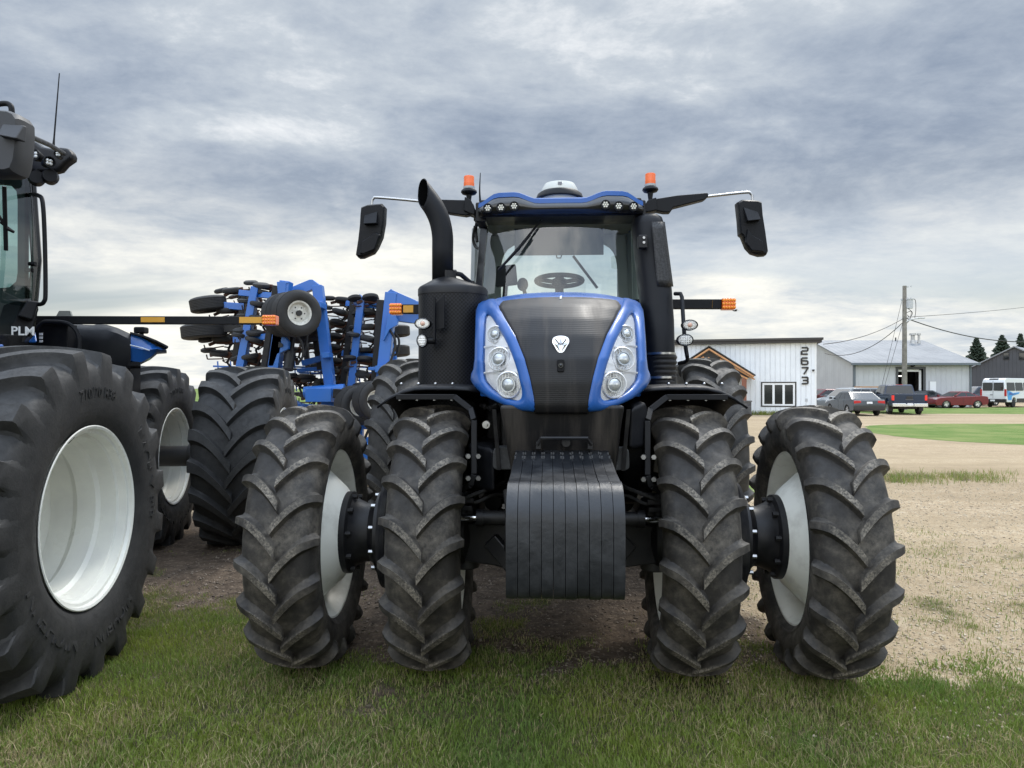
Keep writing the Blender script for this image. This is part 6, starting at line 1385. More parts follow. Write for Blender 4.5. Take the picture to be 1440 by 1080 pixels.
mb = MB(); c = OF.at(1134, 562.5, 0); mb.box(c.x - .07, c.x + .07, -.03, 0, c.z - .09, c.z + .09); mb.build('socket_box', mat('box_grey', (.45, .46, .47), .5), of)
# timber porch
PF = lambda px, py: OF.at(px, py, -1.9)
pk, re_ = PF(997, 491), PF(1060, 530); le = Vector((2 * pk.x - re_.x, re_.y, re_.z))
mb = MB()
for e in (re_, le):
    mb.bar((e.x, -1.95, e.z), (pk.x, -1.95, pk.z), .10, .28, (0, 1, 0)); mb.bar((pk.x + (e.x - pk.x) * .25, -1.88, pk.z - .62 - .0), (pk.x + (e.x - pk.x) * 1.02, -1.88, e.z - .16), .08, .0 + .2, (0, 1, 0))
mb.bar((pk.x, -1.9, pk.z - .5), (PF(985, 527).x, -1.9, PF(985, 527).z - .3), .1, .16, (0, 1, 0)); mb.bar((le.x, -1.9, le.z - .02), (PF(990, 502).x, -1.9, PF(990, 502).z), .1, .2, (0, 1, 0)); mb.bar((re_.x - .35, -1.9, re_.z - .12), (PF(988, 503).x, -1.9, PF(988, 503).z), .1, .18, (0, 1, 0))
gb = mb.build('porch_gable', WOOD, of, bevel=.01)
mb = MB(); mb.prism([(pk.x, pk.z - .12), (re_.x - .1, re_.z - .04), (le.x + .1, le.z - .04)], 'xz', -1.82, -1.74); mb.build('gable_infill', DKTRIM, gb)
mb = MB()
for e in (re_, le): mb.loft([[(pk.x, y, pk.z + .15), (pk.x, y, pk.z + .22), (e.x + (.1 if e.x > pk.x else -.1), y, e.z + .13), (e.x + (.1 if e.x > pk.x else -.1), y, e.z + .06)] for y in (-2.05, 0)])
mb.build('porch_roof', DKTRIM, of)
for px in (1046.5, 948):
    a = PF(px, 533); mb = MB(); mb.box(a.x - .14, a.x + .14, -1.95, -1.67, .8, a.z + .05); mb.build('porch_post', mat('red_cedar', (.20, .075, .045), .6), of)
    mb = MB(); mb.box(a.x - .40, a.x + .40, -2.15, -1.45, 0, PF(1046, 565).z); mb.box(a.x - .44, a.x + .44, -2.19, -1.41, PF(1046, 565).z, PF(1046, 565).z + .07)
    mb.build('stone_base', mat('dark_stone', (.055, .055, .06), .8, noise=(3.5, (.13, .125, .12), .42, .62), bump=(6, 1, .05)), of)
# steel warehouse
WX0, WX1, WY, RY = 29.75, 40.0, 62.0, 70.0
wh = empty('warehouse', (WX0, WY, 0)); tag(wh, 'light grey steel warehouse with sloping metal roof and an open garage door', 'warehouse')
GS = siding('grey_siding', (.50, .51, .53), .45); ez = CAM_H + .0355 * WY; rz = CAM_H + .0655 * RY; w_ = WX1 - WX0; dp = (RY - WY) * 2
dx0, dx1 = (1263 - 720) / 1000 * WY - WX0, (1298 - 720) / 1000 * WY - WX0; dzt = CAM_H + (546 - 519) / 1000 * WY
mb = MB(); mb.box(0, dx0, 0, .2, 0, ez); mb.box(dx1, w_, 0, .2, 0, ez); mb.box(dx0, dx1, 0, .2, dzt, ez); mb.box(0, w_, dp - .2, dp, 0, ez); mb.box(w_ - .2, w_, .2, dp - .2, 0, ez); mb.build('wall', GS, wh)
GS2 = siding('grey_siding_gable', (.47, .48, .50), .45, 1)
mb = MB(); mb.prism([(.2, 0), (dp - .2, 0), (dp - .2, ez), (dp / 2, rz - .1), (.2, ez)], 'yz', 0, .2); mb.build('gable_wall', GS2, wh)
ov = .45; RF = siding('roof_metal', (.20, .21, .222), .5); RF.node_tree.nodes['Principled BSDF'].inputs['Specular IOR Level'].default_value = .15
mb = MB(); k = (rz - ez) / (dp / 2)
for s in (0, 1):
    y0, y1 = (-ov, dp / 2) if s == 0 else (dp + ov, dp / 2); mb.loft([[(x, y0, ez - ov * k + .02), (x, y0, ez - ov * k + .14), (x, y1, rz + .14), (x, y1, rz + .02)] for x in (-.35, w_ + .45)])
mb.build('roof', RF, wh)
mb = MB(); mb.box(-.4, w_ + .5, -ov - .10, -ov, ez - ov * k - .06, ez - ov * k + .10); mb.build('gutter', mat('gutter_grey', (.12, .14, .16), .5), wh)
mb = MB(); mb.box(-.05, .16, -.12, -.0, 0, ez - .05); mb.bar((.05, -.1, ez - .1), (.35, -.4, ez - .05), .1, .1); mb.box(w_ - .12, w_ + .02, -.1, 0, 0, ez - .05); mb.build('downspout', MATS['gutter_grey'], wh)
mb = MB()
for a, b, c, d in ((dx0 - .22, dx0, 0, dzt + .2), (dx1, dx1 + .22, 0, dzt + .2), (dx0, dx1, dzt, dzt + .2)): mb.box(a, b, -.04, .22, c, d)
gd_ = mb.build('garage_door', mat('door_frame_dark', (.06, .062, .066), .5), wh)
mb = MB(); mb.box(dx1 - .22, dx1 - .04, .2, .3, 0, dzt - .1); mb.box(dx0 + .04, dx1 - .22, .2, .3, dzt - .22, dzt - .02); mb.build('frame', WTRIM, gd_)
mb = MB(); mb.box(.3, w_ - .3, 8, 8.1, 0, ez - .2); mb.box(.3, w_ - .3, .4, 8, ez - .12, ez - .05); mb.build('inner_wall', mat('shop_dark', (.10, .09, .085), .8), wh)
for x in (dx0 + .5, dx1 - .7): mb = MB(); mb.box(x - .5, x + .5, 3.0, 3.12, dzt - .60, dzt - .50); mb.build('strip_light', mat('strip_light', (.9, .9, .9), .5, emit=((1, .97, .9), 1.5)), wh)
for a, b, c, d, m, n_ in ((1307.5, 1316, 536, 562, WTRIM, 'side_door'),):
    x0, x1 = (a - 720) / 1000 * WY - WX0, (b - 720) / 1000 * WY - WX0; mb = MB(); mb.box(x0, x1, -.05, 0, 0, CAM_H + .0095 * WY); dd = mb.build(n_, m, wh); mb = MB(); mb.box(x0 - .07, x0, -.06, 0, 0, CAM_H + .0105 * WY); mb.box(x1, x1 + .07, -.06, 0, 0, CAM_H + .0105 * WY); mb.box(x0, x1, -.06, 0, CAM_H + .0095 * WY, CAM_H + .0107 * WY); mb.build('frame', MATS['box_grey'], dd); mb = MB(); mb.ball((x1 - .1, -.08, 1.0), .05); mb.build('handle', STEEL, dd)
mb = MB(); x = (1282 - 720) / 1000 * WY - WX0; mb.ball((x, -.14, CAM_H + .0322 * WY), .16); mb.box(x - .05, x + .25, -.1, 0, CAM_H + .031 * WY, CAM_H + .0335 * WY); mb.build('floodlight', DKTRIM, wh)
for px, r in ((1282, .24), (1290.5, .14)):
    x = (px - 720) / 1000 * 69 - WX0; mb = MB(); mb.cyl((x, 6.8, rz - .4), (x, 6.8, rz + .55), r * .75); mb.cyl((x, 6.8, rz + .55), (x, 6.8, rz + .72), r * 1.25); mb.cyl((x, 6.8, rz - .3), (x, 6.8, rz + .1), r * 1.15, r * .8); mb.build('roof_vent', mat('vent_metal', (.45, .44, .42), .5, metal=.4), wh)
mb = MB(); x = (1258 - 720) / 1000 * 70 - WX0; mb.cyl((x, 7.8, rz), (x, 7.8, rz + .4), .06); mb.build('roof_pipe', DKTRIM, wh)
# dark barn
BY = 86.0; bx0 = (1362 - 720) / 1000 * BY; BW = 9.2; BF = Frame(bx0, BY, R(-45)); bez, brz = CAM_H + .0265 * BY, CAM_H + .0575 * 82.8
ba = empty('barn', BF.o, R(-45)); tag(ba, 'charcoal grey barn with small dark gable windows at the right edge', 'barn')
mb = MB(); mb.prism([(0, 0), (BW, 0), (BW, bez), (BW / 2, brz), (0, bez)], 'xz', 0, 14); mb.build('wall', siding('charcoal_siding', (.055, .058, .068), .4), ba)
mb = MB(); k = (brz - bez) / (BW / 2)
for e in (-.45, BW + .45): mb.loft([[(e, y, bez - .45 * k + .02), (e, y, bez - .45 * k + .16), (BW / 2, y, brz + .16), (BW / 2, y, brz + .02)] for y in (-.3, 14.3)])
mb.build('roof', mat('barn_roof', (.22, .23, .245), .4), ba)
for px in (1415, 1437):
    q = BF.at(px, 501, 0); x, z = q.x, q.z; mb = MB(); mb.box(x - .30, x + .30, -.06, 0, z - .42, z + .42); w_i = mb.build('window', DKTRIM, ba); mb = MB(); mb.box(x - .24, x + .24, -.065, -.061, z - .36, z + .36); mb.build('pane', PANE, w_i)
# ------------------------------------------------------------------ utility pole and wires
UY = 54.0; ux = (1272 - 720) / 1000 * UY; up = empty('utility_pole', (ux, UY, 0)); tag(up, 'grey wooden utility pole carrying a transformer and a street lamp', 'utility pole')
PZ = lambda py: CAM_H + (546 - py) / 1000 * UY
mb = MB(); mb.cyl((0, 0, 0), (0, 0, PZ(402)), .20, .135, 14); mb.build('post', mat('pole_wood', (.16, .145, .125), .85, noise=(2.5, (.26, .24, .21), .4, .65)), up)
mb = MB(); mb.cyl((.30, -.1, PZ(434)), (.30, -.1, PZ(421)), .25, n=20); mb.cyl((.30, -.1, PZ(422)), (.30, -.1, PZ(420.5)), .28, n=20); mb.cyl((.2, -.1, PZ(421)), (.2, -.1, PZ(418.5)), .04); mb.cyl((.42, -.1, PZ(421)), (.42, -.1, PZ(418.5)), .04); mb.build('transformer', mat('transformer_grey', (.45, .46, .47), .45), up)
mb = MB(); mb.box(-.05, .30, -.05, .05, PZ(404), PZ(402.6)); mb.cyl((.5, 0, PZ(403.5)), (.5, 0, PZ(402)), .05); mb.cyl((-.22, 0, PZ(423)), (-.22, 0, PZ(420)), .06); mb.bar((-.22, 0, PZ(423)), (0, 0, PZ(423)), .05, .05); mb.build('insulator', MATS['box_grey'], up)
mb = MB(); mb.tube(smooth_path([(.05, -.1, PZ(453)), (.35, -.15, PZ(450)), (.7, -.2, PZ(448.5)), (.95, -.2, PZ(448))], 4), .045); mb.build('lamp_arm', MATS['box_grey'], up); mb = MB(); mb.loft([[(.9, -.28, PZ(448.6)), (.9, -.12, PZ(448.6)), (.9, -.12, PZ(447)), (.9, -.28, PZ(447))], [(1.4, -.32, PZ(448.3)), (1.4, -.08, PZ(448.3)), (1.4, -.08, PZ(447)), (1.4, -.32, PZ(447))]]); mb.build('street_lamp', MATS['box_grey'], up, bevel=.02)
mb = MB()
for pts in ([(.42, -.1, PZ(421)), (.75, -.1, PZ(422)), (.80, -.1, PZ(436)), (.72, -.1, PZ(447))], [(.2, -.1, PZ(434)), (.55, -.1, PZ(440)), (.35, -.1, PZ(446)), (.15, -.1, PZ(443))], [(.12, 0, PZ(440)), (.5, 0, PZ(438)), (.4, 0, PZ(449)), (.1, 0, PZ(456))]): mb.tube(smooth_path(pts, 5), .022, 5)
mb.build('drop_wire', DKTRIM, up)
def wire(label, a, b, sag, r=.026, mid=None):
    pts = [a.lerp(b, t) - Vector((0, 0, sag * 4 * t * (1 - t))) for t in np.linspace(0, 1, 20)]; mb = MB(); mb.tube(pts, r, 5); tag(mb.build('overhead_wire', DKTRIM), label, 'wire', 'overhead wires on the pole')
P0 = lambda px, py: W(px, py, UY)
wire('thick overhead wire sagging from the pole towards the barn', P0(1273, 447), W(1500, 476, 62), .9, .04)
wire('faint upper overhead wire rising right from the pole top', P0(1276, 446), W(1520, 420, 110), .3, .02)
wire('upper overhead wire running from the pole down to the roof of the office', P0(1270, 448), W(1158, 484, 46), .35, .026)
wire('lower drooping wire running from the pole to the warehouse corner', P0(1270, 453), W(1160, 497, 62), 1.0, .026)
wire('steep guy wire from the insulator down to the ground beside the pole', P0(1268, 424), W(1236, 560, 54), 0, .014)
wire('second steep guy wire from half way up the pole to the ground', P0(1270, 452), W(1239, 560, 54.2), 0, .014)
# ------------------------------------------------------------------ spruces
def spruce(px, top, base_py, d, rad, label, seed):
    r_ = random.Random(seed); x = (px - 720) / 1000 * d; h = CAM_H + (546 - top) / 1000 * d
    t = empty('spruce_tree', (x, d, 0)); tag(t, label, 'tree', 'spruces behind the buildings')
    mb = MB(); mb.tube([(0, 0, 0), (0, 0, h * .97)], [.20, .02], 8); mb.build('trunk', mat('bark', (.06, .045, .035), .9), t)
    mb = MB(); z = h * .10
    while z < h * .985:
        f = 1 - z / h; n = max(5, int(7 + 12 * f))
        for k in range(n):
            a = r_.uniform(0, 6.283); ln = (rad * (f ** .92) * r_.uniform(.5, 1.15) + .06); dr = r_.uniform(.12, .38) * ln
            ca, sa = math.cos(a), math.sin(a); 
            for q in range(5):
                s0 = ln * (.18 + .82 * q / 4.0); w = .20 * (1 - q / 8) * r_.uniform(.7, 1.3) + .05; zz = z - dr * (q / 4) ** .7 + .18 * (q / 4) ** 2 * ln * .5
                for sgn in (-1, 1):
                    e = (s0 + .10) ; px_, py_ = ca * s0, sa * s0; ox, oy = -sa * w * sgn * 1.6, ca * w * sgn * 1.6
                    mb.add([(px_ - ca * .25, py_ - sa * .25, zz + .12), (px_ + ca * .22, py_ + sa * .22, zz - .04), (px_ + ox, py_ + oy, zz - .26 * r_.uniform(.3, 1.6))], [(0, 1, 2)])
        z += h * .018
    mb.build('crown', mat('spruce_needles', (.016, .030, .016), .8, noise=(1.2, (.035, .05, .026), .35, .7)), t, smooth=0, recalc=False)
spruce(1373, 474, 508, 105, 3.6, 'dark spruce left of the barn with its whole top against the sky', 3)
spruce(1409, 470, 500, 112, 4.2, 'middle spruce whose ragged tip shows above the slope of the barn roof', 5)
spruce(1435, 468, 490, 118, 3.0, 'slim spruce tip rising behind the ridge of the barn', 8)
# ------------------------------------------------------------------ vehicles
TYR = mat('car_tyre', (.015, .015, .016), .8); ALLOY = mat('alloy', (.5, .5, .5), .3, metal=.8); CGL = mat('car_glass', (.012, .016, .02), .05, spec=.7); TAIL = mat('tail_lamp', (.45, .02, .02), .25); TAILON = mat('tail_lamp_lit', (.7, .03, .02), .25, emit=((1, .04, .02), .12)); HEADL = mat('head_lamp', (.7, .72, .75), .15); PLT = mat('plate_white', (.75, .76, .78), .4)
def arch(xc, r, zb, n=9): return [(xc + r * math.cos(math.pi * k / n), zb + r * math.sin(math.pi * k / n) * 1.0) for k in range(n + 1)]
def car(name, label, cat, loc, heading, paint, low, gh, Wd, wheels, wr=.33, group=None, zb=.28, gh_in=.20, lampz=.72, skirt=None, tailw=.42, plate=True, glass=CGL, lit=TAIL):
    """low: upper outline of the body from tail to nose (x, z); gh: greenhouse (x0b, x0t, x1t, x1b, zbase, ztop)"""
    c = empty(name, (*loc, 0), heading); tag(c, label, cat, group); hw = Wd / 2
    x0, x1 = low[0][0], low[-1][0]
    bottom = [(x1 - .05, zb)] + arch(wheels[1], wr + .06, zb) + arch(wheels[0], wr + .06, zb) + [(x0 + .05, zb + .04)]
    poly = low + bottom; mb = MB(); cx = (x0 + x1) / 2
    def sec(k, y, dz=0): return [(cx + (a - cx) * k, y, b if b < .5 else b - dz) for a, b in poly]
    n = len(poly); loops = [sec(.965, -hw * .93, .03), sec(.992, -hw * .985, .01), sec(1, -hw * .93, 0) if False else sec(1, -hw * .90, 0), sec(1.006, 0, -.015), sec(1, hw * .90, 0), sec(.992, hw * .985, .01), sec(.965, hw * .93, .03)]
    loops[0] = [(a, -hw, b) for a, _, b in loops[1]]; loops[1] = [(a, -hw * .97, b + .0) for a, _, b in sec(.997, 0, 0)]; loops[-1] = [(a, hw, b) for a, _, b in sec(.992, 0, .02)]; loops[-2] = [(a, hw * .97, b) for a, _, b in sec(.997, 0, 0)]
    mb.loft(loops); body = mb.build('body', paint, c, smooth=35, bevel=.02)
    a, b, d, e, z0, z1 = gh; hi = hw - gh_in; hb = hw * .95
    mb = MB(); mb.loft([[(a, -hb, z0 - .02), (e, -hb, z0 - .02), (e, hb, z0 - .02), (a, hb, z0 - .02)], [(b, -hi, z1 - .05), (d, -hi, z1 - .05), (d, hi, z1 - .05), (b, hi, z1 - .05)], [(b + .12, -hi + .1, z1), (d - .12, -hi + .1, z1), (d - .12, hi - .1, z1), (b + .12, hi - .1, z1)]]); mb.build('cabin', paint, c, smooth=30, bevel=.02)
    def gp(t, u, s): return (a + (b - a) * u + ((e + (d - e) * u) - (a + (b - a) * u)) * t, s * (hb + (hi - hb) * u + .006), z0 - .02 + (z1 - .03 - z0) * u)
    for s in (-1, 1):
        for t0, t1 in ((.07, .335), (.36, .64), (.66, .93)) if e - a > 2.6 else ((.10, .48), (.52, .92)):
            mb = MB(); mb.add([gp(t0, .14, s), gp(t1, .14, s), gp(t1 - (.02 if t1 > .9 else 0), .88, s), gp(t0 + (.02 if t0 < .12 else 0), .88, s)], [(0, 1, 2, 3)]); mb.build('window', glass, c, smooth=0, thick=.004)
    for x_b, x_t, nm, off in ((a, b, 'rear_window', -.006), (e, d, 'windscreen', .006)):
        q = lambda u, s: (x_b + (x_t - x_b) * u + off, s * (hb + (hi - hb) * u) * .90, z0 - .02 + (z1 - .03 - z0) * u)
        mb = MB(); mb.add([q(.12, -1), q(.12, 1), q(.90, 1), q(.90, -1)], [(0, 1, 2, 3)]); mb.build(nm, glass, c, smooth=0, thick=.004)
    for xw in wheels:
        for s in (-1, 1):
            M = Matrix.Translation((xw, s * (hw - .11), wr)) @ Matrix.Rotation(R(90), 4, 'Z'); w = empty('wheel', (0, 0, 0), 0, c)
            mb = MB(M); mb.lathe([(-.10, 0), (-.10, wr * .85), (-.08, wr), (.08, wr), (.10, wr * .85), (.10, wr * .62), (.06, wr * .6), (.06, 0)], 28); mb.build('tyre', TYR, w, smooth=35)
            sg = s; mb = MB(M)
            for k in range(5): t = R(72 * k); mb.bar((sg * .07, 0, 0), (sg * .085, wr * .6 * math.cos(t), wr * .6 * math.sin(t)), .10 * wr / .33, .03, (1, 0, 0))
            for xx in (sg * .08,): mb.lathe([(xx, wr * .66), (xx + sg * .015, wr * .64), (xx + sg * .015, wr * .58), (xx, wr * .56)], 28, closed=True)
            mb.build('rim', ALLOY, w, smooth=35)
    mb = MB()
    for s in (-1, 1): mb.box(x0 - .012, x0 + .14, min(s * hw * .52, s * hw * .975), max(s * hw * .52, s * hw * .975), lampz - .08, lampz + .10)
    mb.build('tail_light', lit, c, bevel=.02)
    mb = MB()
    for s in (-1, 1): mb.box(x1 - .22, x1 - .02, min(s * hw * .55, s * hw * .96), max(s * hw * .55, s * hw * .96), lampz - .12, lampz + .0)
    mb.build('headlight', HEADL, c, bevel=.02)
    mb = MB(); mb.box(x0 - .025, x0 + .06, -hw * .92, hw * .92, zb + .04, zb + .20); mb.build('bumper', DKTRIM if skirt is None else skirt, c, bevel=.02); mb = MB(); mb.box(x1 - .06, x1 + .02, -hw * .9, hw * .9, zb, zb + .2); mb.build('bumper', DKTRIM if skirt is None else skirt, c, bevel=.02)
    if plate: mb = MB(); mb.box(x0 - .032, x0 - .012, -.16, .16, lampz - .12, lampz + .04); mb.build('licence_plate', PLT, c)
    for s in (-1, 1): mb = MB(); mb.box(e - .22, e - .05, min(s * hw, s * (hw + .16)), max(s * hw, s * (hw + .16)), z0, z0 + .14); mb.build('side_mirror', paint, c, bevel=.03)
    mb = MB()
    for s in (-1, 1):
        for t in (.36, .64): q = gp(t, 0, s); mb.box(q[0] - .006, q[0] + .006, s * hw * 1.001 - .004, s * hw * 1.001 + .004, zb + .15, z0 - .03)
    mb.build('door_seam', DKTRIM, c)
    return c
def paint(n, c, r=.25): return mat(n, c, r, coat=.35, metal=.1)
def at(px, d): return ((px - 720) / 1000 * d, d)
SED = [(-2.32, .38), (-2.36, .62), (-2.30, .88), (-2.2, .97), (-1.6, 1.0), (-1.2, .96), (.75, .92), (1.2, .90), (1.9, .80), (2.22, .66), (2.32, .50), (2.30, .30)]
H_ = lambda deg: R(90 - deg)
car('parked_car', 'grey sedan seen from behind parked left of the blue pickup', 'car', at(1200, 44.0), H_(4), paint('grey_paint', (.040, .046, .050)), SED, (-2.0, -1.05, .25, 1.15, .95, 1.45), 1.82, (-1.35, 1.40), .33, lampz=.80, lit=TAIL)
SUV = [(-2.35, .45), (-2.38, .8), (-2.34, 1.05), (-1.2, 1.08), (1.1, 1.06), (1.5, 1.02), (2.1, .92), (2.34, .75), (2.38, .45), (2.34, .34)]
car('parked_car', 'silver grey crossover parked side on behind the grey sedan', 'car', at(1196, 50.5), R(198), paint('silver_paint', (.20, .22, .235)), SUV, (-2.28, -1.85, .55, 1.35, 1.04, 1.68), 1.85, (-1.40, 1.42), .36, zb=.34, lampz=.9)
car('parked_car', 'dark red car mostly hidden behind the corner of the office', 'car', at(1160, 56), R(185), paint('maroon_paint', (.11, .012, .016)), SUV, (-2.2, -1.7, .35, 1.2, 1.0, 1.58), 1.8, (-1.38, 1.40), .34, lampz=.9)
SPT = [(-2.30, .42), (-2.34, .70), (-2.25, .95), (-1.7, 1.02), (-1.1, .98), (.4, .92), (.9, .93), (1.9, .86), (2.28, .74), (2.36, .50), (2.30, .26)]
car('parked_car', 'glossy dark red sports coupe parked side on before the warehouse', 'car', at(1342, 59), R(186), paint('red_paint', (.15, .010, .018), .18), SPT, (-1.65, -.75, -.05, .80, .94, 1.38), 1.86, (-1.36, 1.40), .35, zb=.24, lampz=.78)
car('parked_car', 'black sedan nose showing between the pickup and the red coupe', 'car', at(1309, 61.5), R(-35), paint('black_paint', (.018, .019, .022)), SED, (-2.0, -1.05, .25, 1.15, .95, 1.45), 1.82, (-1.35, 1.40), .33)
car('parked_car', 'dark blue crossover behind the red coupe beside the white van', 'car', at(1371, 67), R(192), paint('navy_paint', (.030, .042, .065)), SUV, (-2.2, -1.7, .4, 1.25, 1.08, 1.80), 1.9, (-1.40, 1.42), .38, zb=.38, lampz=.95)
# pickup
pk_loc = at(1279, 43.6); pu = empty('pickup_truck', (*pk_loc, 0), H_(13.5)); tag(pu, 'dark blue crew cab pickup with chrome rear bumper seen from behind', 'pickup')
PB = paint('blue_truck_paint', (.010, .022, .050)); hw = .98; B0, B1 = -0.0, 5.75
def arcz(xc): return arch(xc, .50, .52)
mb = MB(); lw = [(0, .62), (0, 1.28), (2.0, 1.28), (2.02, 1.24), (4.1, 1.24), (4.4, 1.22), (5.4, 1.16), (5.68, 1.05), (5.74, .6)] + [(5.6, .52)] + arcz(4.75) + arcz(1.15) + [(.05, .55)]
mb.loft([[(a, y, b) for a, b in lw] for y in (-hw, -hw * .97, hw * .97, hw)] if False else [[(a, -hw, b) for a, b in lw], [(a, -hw + .09, b) for a, b in lw]]); mb.loft([[(a, hw - .09, b) for a, b in lw], [(a, hw, b) for a, b in lw]])
mb.box(2.0, 4.3, -hw + .09, hw - .09, .55, 1.20); mb.box(4.3, 5.6, -hw + .09, hw - .09, .55, 1.14); mb.box(.07, 2.0, -hw + .09, hw - .09, .6, .80); mb.box(0, .07, -hw + .09, hw - .09, .66, 1.28); mb.build('body', PB, pu, bevel=.03)
mb = MB(); mb.loft([[(2.02, -.93, 1.22), (4.55, -.93, 1.22), (4.55, .93, 1.22), (2.02, .93, 1.22)], [(2.18, -.78, 1.83), (3.72, -.78, 1.83), (3.72, .78, 1.83), (2.18, .78, 1.83)], [(2.35, -.68, 1.88), (3.55, -.68, 1.88), (3.55, .68, 1.88), (2.35, .68, 1.88)]]); mb.build('cabin', PB, pu, bevel=.03, smooth=30)
mb = MB(); q = lambda u, y: (2.02 + .16 * u - .008, y * (.93 - .15 * u), 1.22 + .61 * u); mb.add([q(.12, -.88), q(.12, .88), q(.9, .88), q(.9, -.88)], [(0, 1, 2, 3)]); mb.build('rear_window', CGL, pu, smooth=0, thick=.004)
mb = MB(); q = lambda u, y: (4.55 - .83 * u + .008, y * (.93 - .15 * u), 1.22 + .61 * u); mb.add([q(.1, -.9), q(.1, .9), q(.93, .9), q(.93, -.9)], [(0, 1, 2, 3)]); mb.build('windscreen', CGL, pu, smooth=0, thick=.004)
for s in (-1, 1):
    for t0, t1 in ((2.22, 3.02), (3.10, 4.25)):
        q = lambda x, u: (x - (.55 * u * max(0, (x - 3.2)) / 1.1 if x > 3.2 else 0) + (.08 * u if x < 2.3 else 0), s * (.938 - .15 * u), 1.22 + .61 * u); mb = MB(); mb.add([q(t0, .1), q(t1, .1), q(t1, .86), q(t0, .86)], [(0, 1, 2, 3)]); mb.build('window', CGL, pu, smooth=0, thick=.004)
    mb = MB(); mb.box(4.05, 4.25, min(s * .98, s * 1.25), max(s * .98, s * 1.25), 1.22, 1.45); mb.build('side_mirror', DKTRIM, pu, bevel=.04)
    mb = MB(); mb.box(-.02, .12, min(s * (hw - .13), s * (hw + .005)), max(s * (hw - .13), s * (hw + .005)), .88, 1.20); mb.build('tail_light', TAILON, pu, bevel=.02)
    mb = MB(); mb.box(5.5, 5.72, min(s * .6, s * .97), max(s * .6, s * .97), .85, 1.05); mb.build('headlight', HEADL, pu, bevel=.02)
    for xw in (1.15, 4.75):
        w = empty('wheel', (0, 0, 0), 0, pu); M = Matrix.Translation((xw, s * (hw - .15), .40)) @ Matrix.Rotation(R(90), 4, 'Z')
        mb = MB(M); mb.lathe([(-.13, 0), (-.13, .33), (-.10, .40), (.10, .40), (.13, .33), (.13, .25), (.08, .24), (.08, 0)], 28); mb.build('tyre', TYR, w, smooth=35); mb = MB(M)
        for k in range(6): t = R(60 * k); mb.bar((s * .09, 0, 0), (s * .11, .24 * math.cos(t), .24 * math.sin(t)), .10, .03, (1, 0, 0))
        mb.lathe([(s * .11, .26), (s * .13, .25), (s * .13, .225), (s * .11, .22)], 28, closed=True); mb.build('rim', ALLOY, w, smooth=35)
    mb = MB(); mb.box(.72, .76, min(s * (hw - .25), s * hw), max(s * (hw - .25), s * hw), .22, .62); mb.build('mud_flap', DKTRIM, pu)
mb = MB(); mb.box(-.16, .06, -hw, -.218, .50, .70); mb.box(-.16, .06, .218, hw, .50, .70); mb.box(-.12, .055, -.22, .22, .502, .66); mb.build('bumper', mat('bumper_chrome', (.75, .75, .75), .2, metal=.8), pu, bevel=.02)
mb = MB(); mb.box(-.015, .0, -.17, .17, .98, 1.14); mb.build('tailgate_handle', DKTRIM, pu, bevel=.006); mb = MB(); mb.prism(rpoly([(-.22, .90), (.22, .90), (.22, .97), (-.22, .97)], .03), 'yz', -.012, .0); mb.build('tailgate_badge', mat('badge_dark', (.06, .06, .065), .3), pu)
mb = MB(); mb.box(-.14, -.12, -.16, .16, .58, .72); mb.build('licence_plate', PLT, pu); mb = MB(); mb.box(2.10, 2.13, -.2, .2, 1.845, 1.875); mb.build('brake_light', TAIL, pu); mb = MB(); mb.box(.3, 5.4, -.5, .5, .38, .58); mb.cyl((1.15, -.8, .4), (1.15, .8, .4), .08); mb.build('underbody', DKTRIM, pu)
# van
va = empty('van', (*at(1396.5, 61.0), 0), H_(57)); tag(va, 'white high-roof van with blue side graphics at the right edge', 'van'); WP = paint('white_van_paint', (.72, .73, .74), .3); hw = 1.0
mb = MB(); lw = [(0, .45), (-.02, 1.0), (.06, 2.2), (.18, 2.42), (.5, 2.5), (3.9, 2.5), (4.3, 2.38), (5.0, 1.45), (5.7, 1.2), (5.9, .9), (5.9, .45)] + arch(4.9, .42, .42) + arch(1.5, .42, .42)
mb.loft([[(a, s * (hw - (.16 * max(0, b - 1.1) / 1.4)) * k, b) for a, b in lw] for s, k in ((-1, 1), (-1, .93), (1, .93), (1, 1))]); mb.build('body', WP, va, bevel=.05, smooth=35)
tap = lambda z: hw - .16 * max(0, z - 1.1) / 1.4
mb = MB()
for y0, y1 in ((-.80, -.06), (.06, .80)): mb.prism(rpoly([(y0, 1.42), (y1, 1.42), (y1, 2.12), (y0, 2.12)], .08), 'yz', -.03, .10)
mb.build('rear_window', CGL, va, bevel=.01)
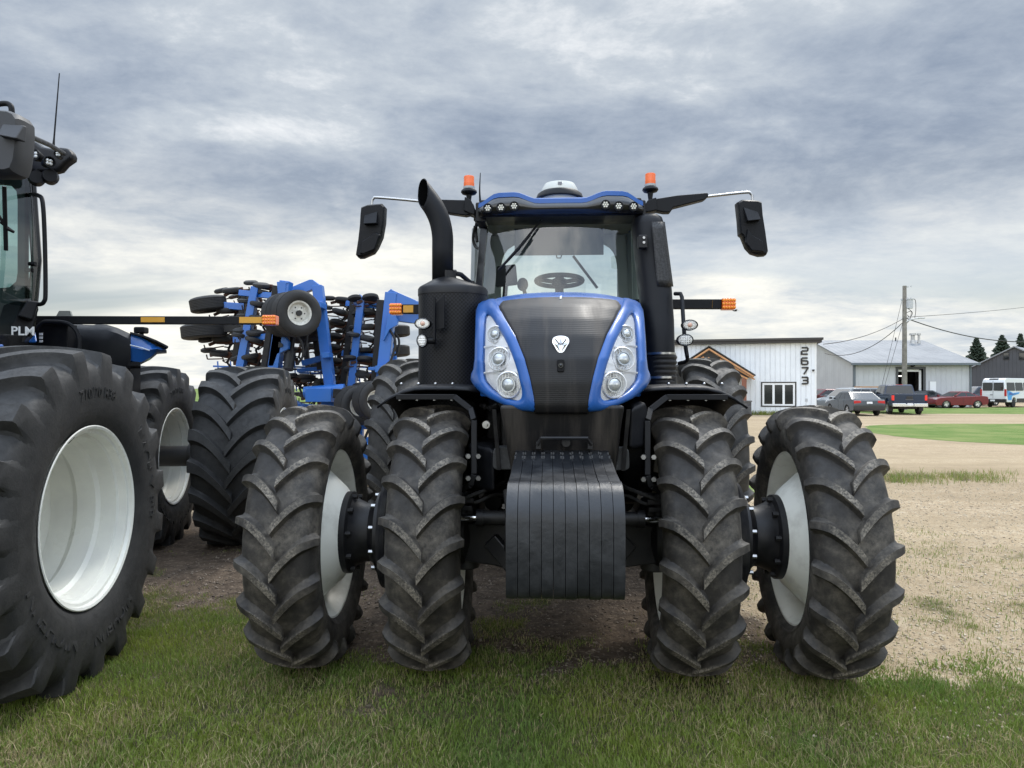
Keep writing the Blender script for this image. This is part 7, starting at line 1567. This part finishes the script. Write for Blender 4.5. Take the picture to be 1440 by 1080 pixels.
for s in (-1, 1):
    for x0, x1 in ((.35, 1.75), (1.9, 3.3), (3.45, 4.2)):
        mb = MB(); mb.loft([[(x, s * (tap(z) + o_), z) for x, z in rpoly([(x0, 1.42), (x1, 1.42), (x1 - (.1 if x1 > 4 else 0), 2.12), (x0, 2.12)], .08)] for o_ in (-.02, .012)]); mb.build('window', CGL, va)
    mb = MB(); mb.box(-.03, .10, min(s * .86, s * 1.005), max(s * .86, s * 1.005), .95, 1.55); mb.build('tail_light', TAIL, va, bevel=.02)
    def sw(pts, m, n_): 
        mb = MB(); mb.loft([[(x, s * (tap(z) + o_), z) for x, z in pts] for o_ in (-.01, .008 if m is not SKY2 else .012)]); mb.build(n_, m, va)
    SKY1, SKY2 = mat('graphic_blue', (.05, .30, .62), .35), mat('graphic_navy', (.03, .09, .30), .35)
    sw([(.35, .62), (.98, .62), (1.05, .92), (1.2, 1.0), (2.4, 1.15), (2.6, 1.3), (1.3, 1.22), (.6, 1.42), (.3, 1.40)], SKY1, 'side_graphic'); sw([(.5, 1.1), (1.2, 1.05), (2.2, 1.2), (1.2, 1.16), (.7, 1.3)], SKY2, 'side_graphic')
    for xw in (1.5, 4.9):
        w = empty('wheel', (0, 0, 0), 0, va); M = Matrix.Translation((xw, s * (hw - .13), .35)) @ Matrix.Rotation(R(90), 4, 'Z'); mb = MB(M); mb.lathe([(-.11, 0), (-.11, .29), (-.09, .35), (.09, .35), (.11, .29), (.11, .22), (.07, .21), (.07, 0)], 28); mb.build('tyre', TYR, w, smooth=35); mb = MB(M); mb.lathe([(s * .075, 0), (s * .09, .10), (s * .08, .20), (s * .10, .225), (s * .07, .225)], 24); mb.build('rim', ALLOY, w)
    mb = MB(); mb.box(1.95, 4.4, min(s * (hw - .02), s * (hw + .01)), max(s * (hw - .02), s * (hw + .01)), .42, .75); mb.build('sill_trim', DKTRIM, va, bevel=.005)
mb = MB(); mb.box(-.08, .12, -1.0, 1.0, .40, .72); mb.build('bumper', DKTRIM, va, bevel=.03); mb = MB(); mb.box(-.10, -.08, -.17, .17, .52, .66); mb.build('licence_plate', PLT, va); mb = MB(); mb.box(.12, .2, -.35, .35, 2.36, 2.46); mb.build('roof_marker', DKTRIM, va, bevel=.02)
mb = MB(); mb.box(-.028, .0, -.008, .008, .8, 2.25); mb.build('door_seam', DKTRIM, va); mb = MB(); mb.box(-.045, -.015, .03, .22, 1.05, 1.10); mb.build('handle', DKTRIM, va)
# timber stack seen over the parked cars
a = at(1222, 57); ls = empty('lumber_stack', (*a, 0)); tag(ls, 'small stack of pale timber boards showing above the parked crossover', 'timber stack')
for k in range(5): mb = MB(); mb.box(-.8 + random.uniform(-.1, .1), .8 + random.uniform(-.1, .1), 0, .9, .06 + .36 * k, .40 + .36 * k - .06); mb.build('board', WOOD, ls)
# a distant bird
b_ = W(1034, 437, 60); mb = MB(Matrix.Translation((0, 0, 0))); mb.ball((0, 0, 0), .09, 8, 6, (1.9, .8, .7)); mb.ball((.18, 0, .03), .05, 8, 6); mb.add([(.08, 0, .03), (-.08, 0, .03), (-.16, -.42, .05), (.0, -.40, .09)], [(0, 1, 2, 3)]); mb.add([(.08, 0, .03), (-.08, 0, .03), (-.16, .42, .05), (.0, .40, .09)], [(0, 1, 2, 3)]); mb.add([(-.14, .04, 0), (-.14, -.04, 0), (-.32, -.07, 0), (-.32, .07, 0)], [(0, 1, 2, 3)])
bd = mb.build('bird', DKTRIM, smooth=30); bd.location = b_; bd.rotation_euler = (0, 0, R(170)); tag(bd, 'tiny dark bird flying above the office roof', 'bird')
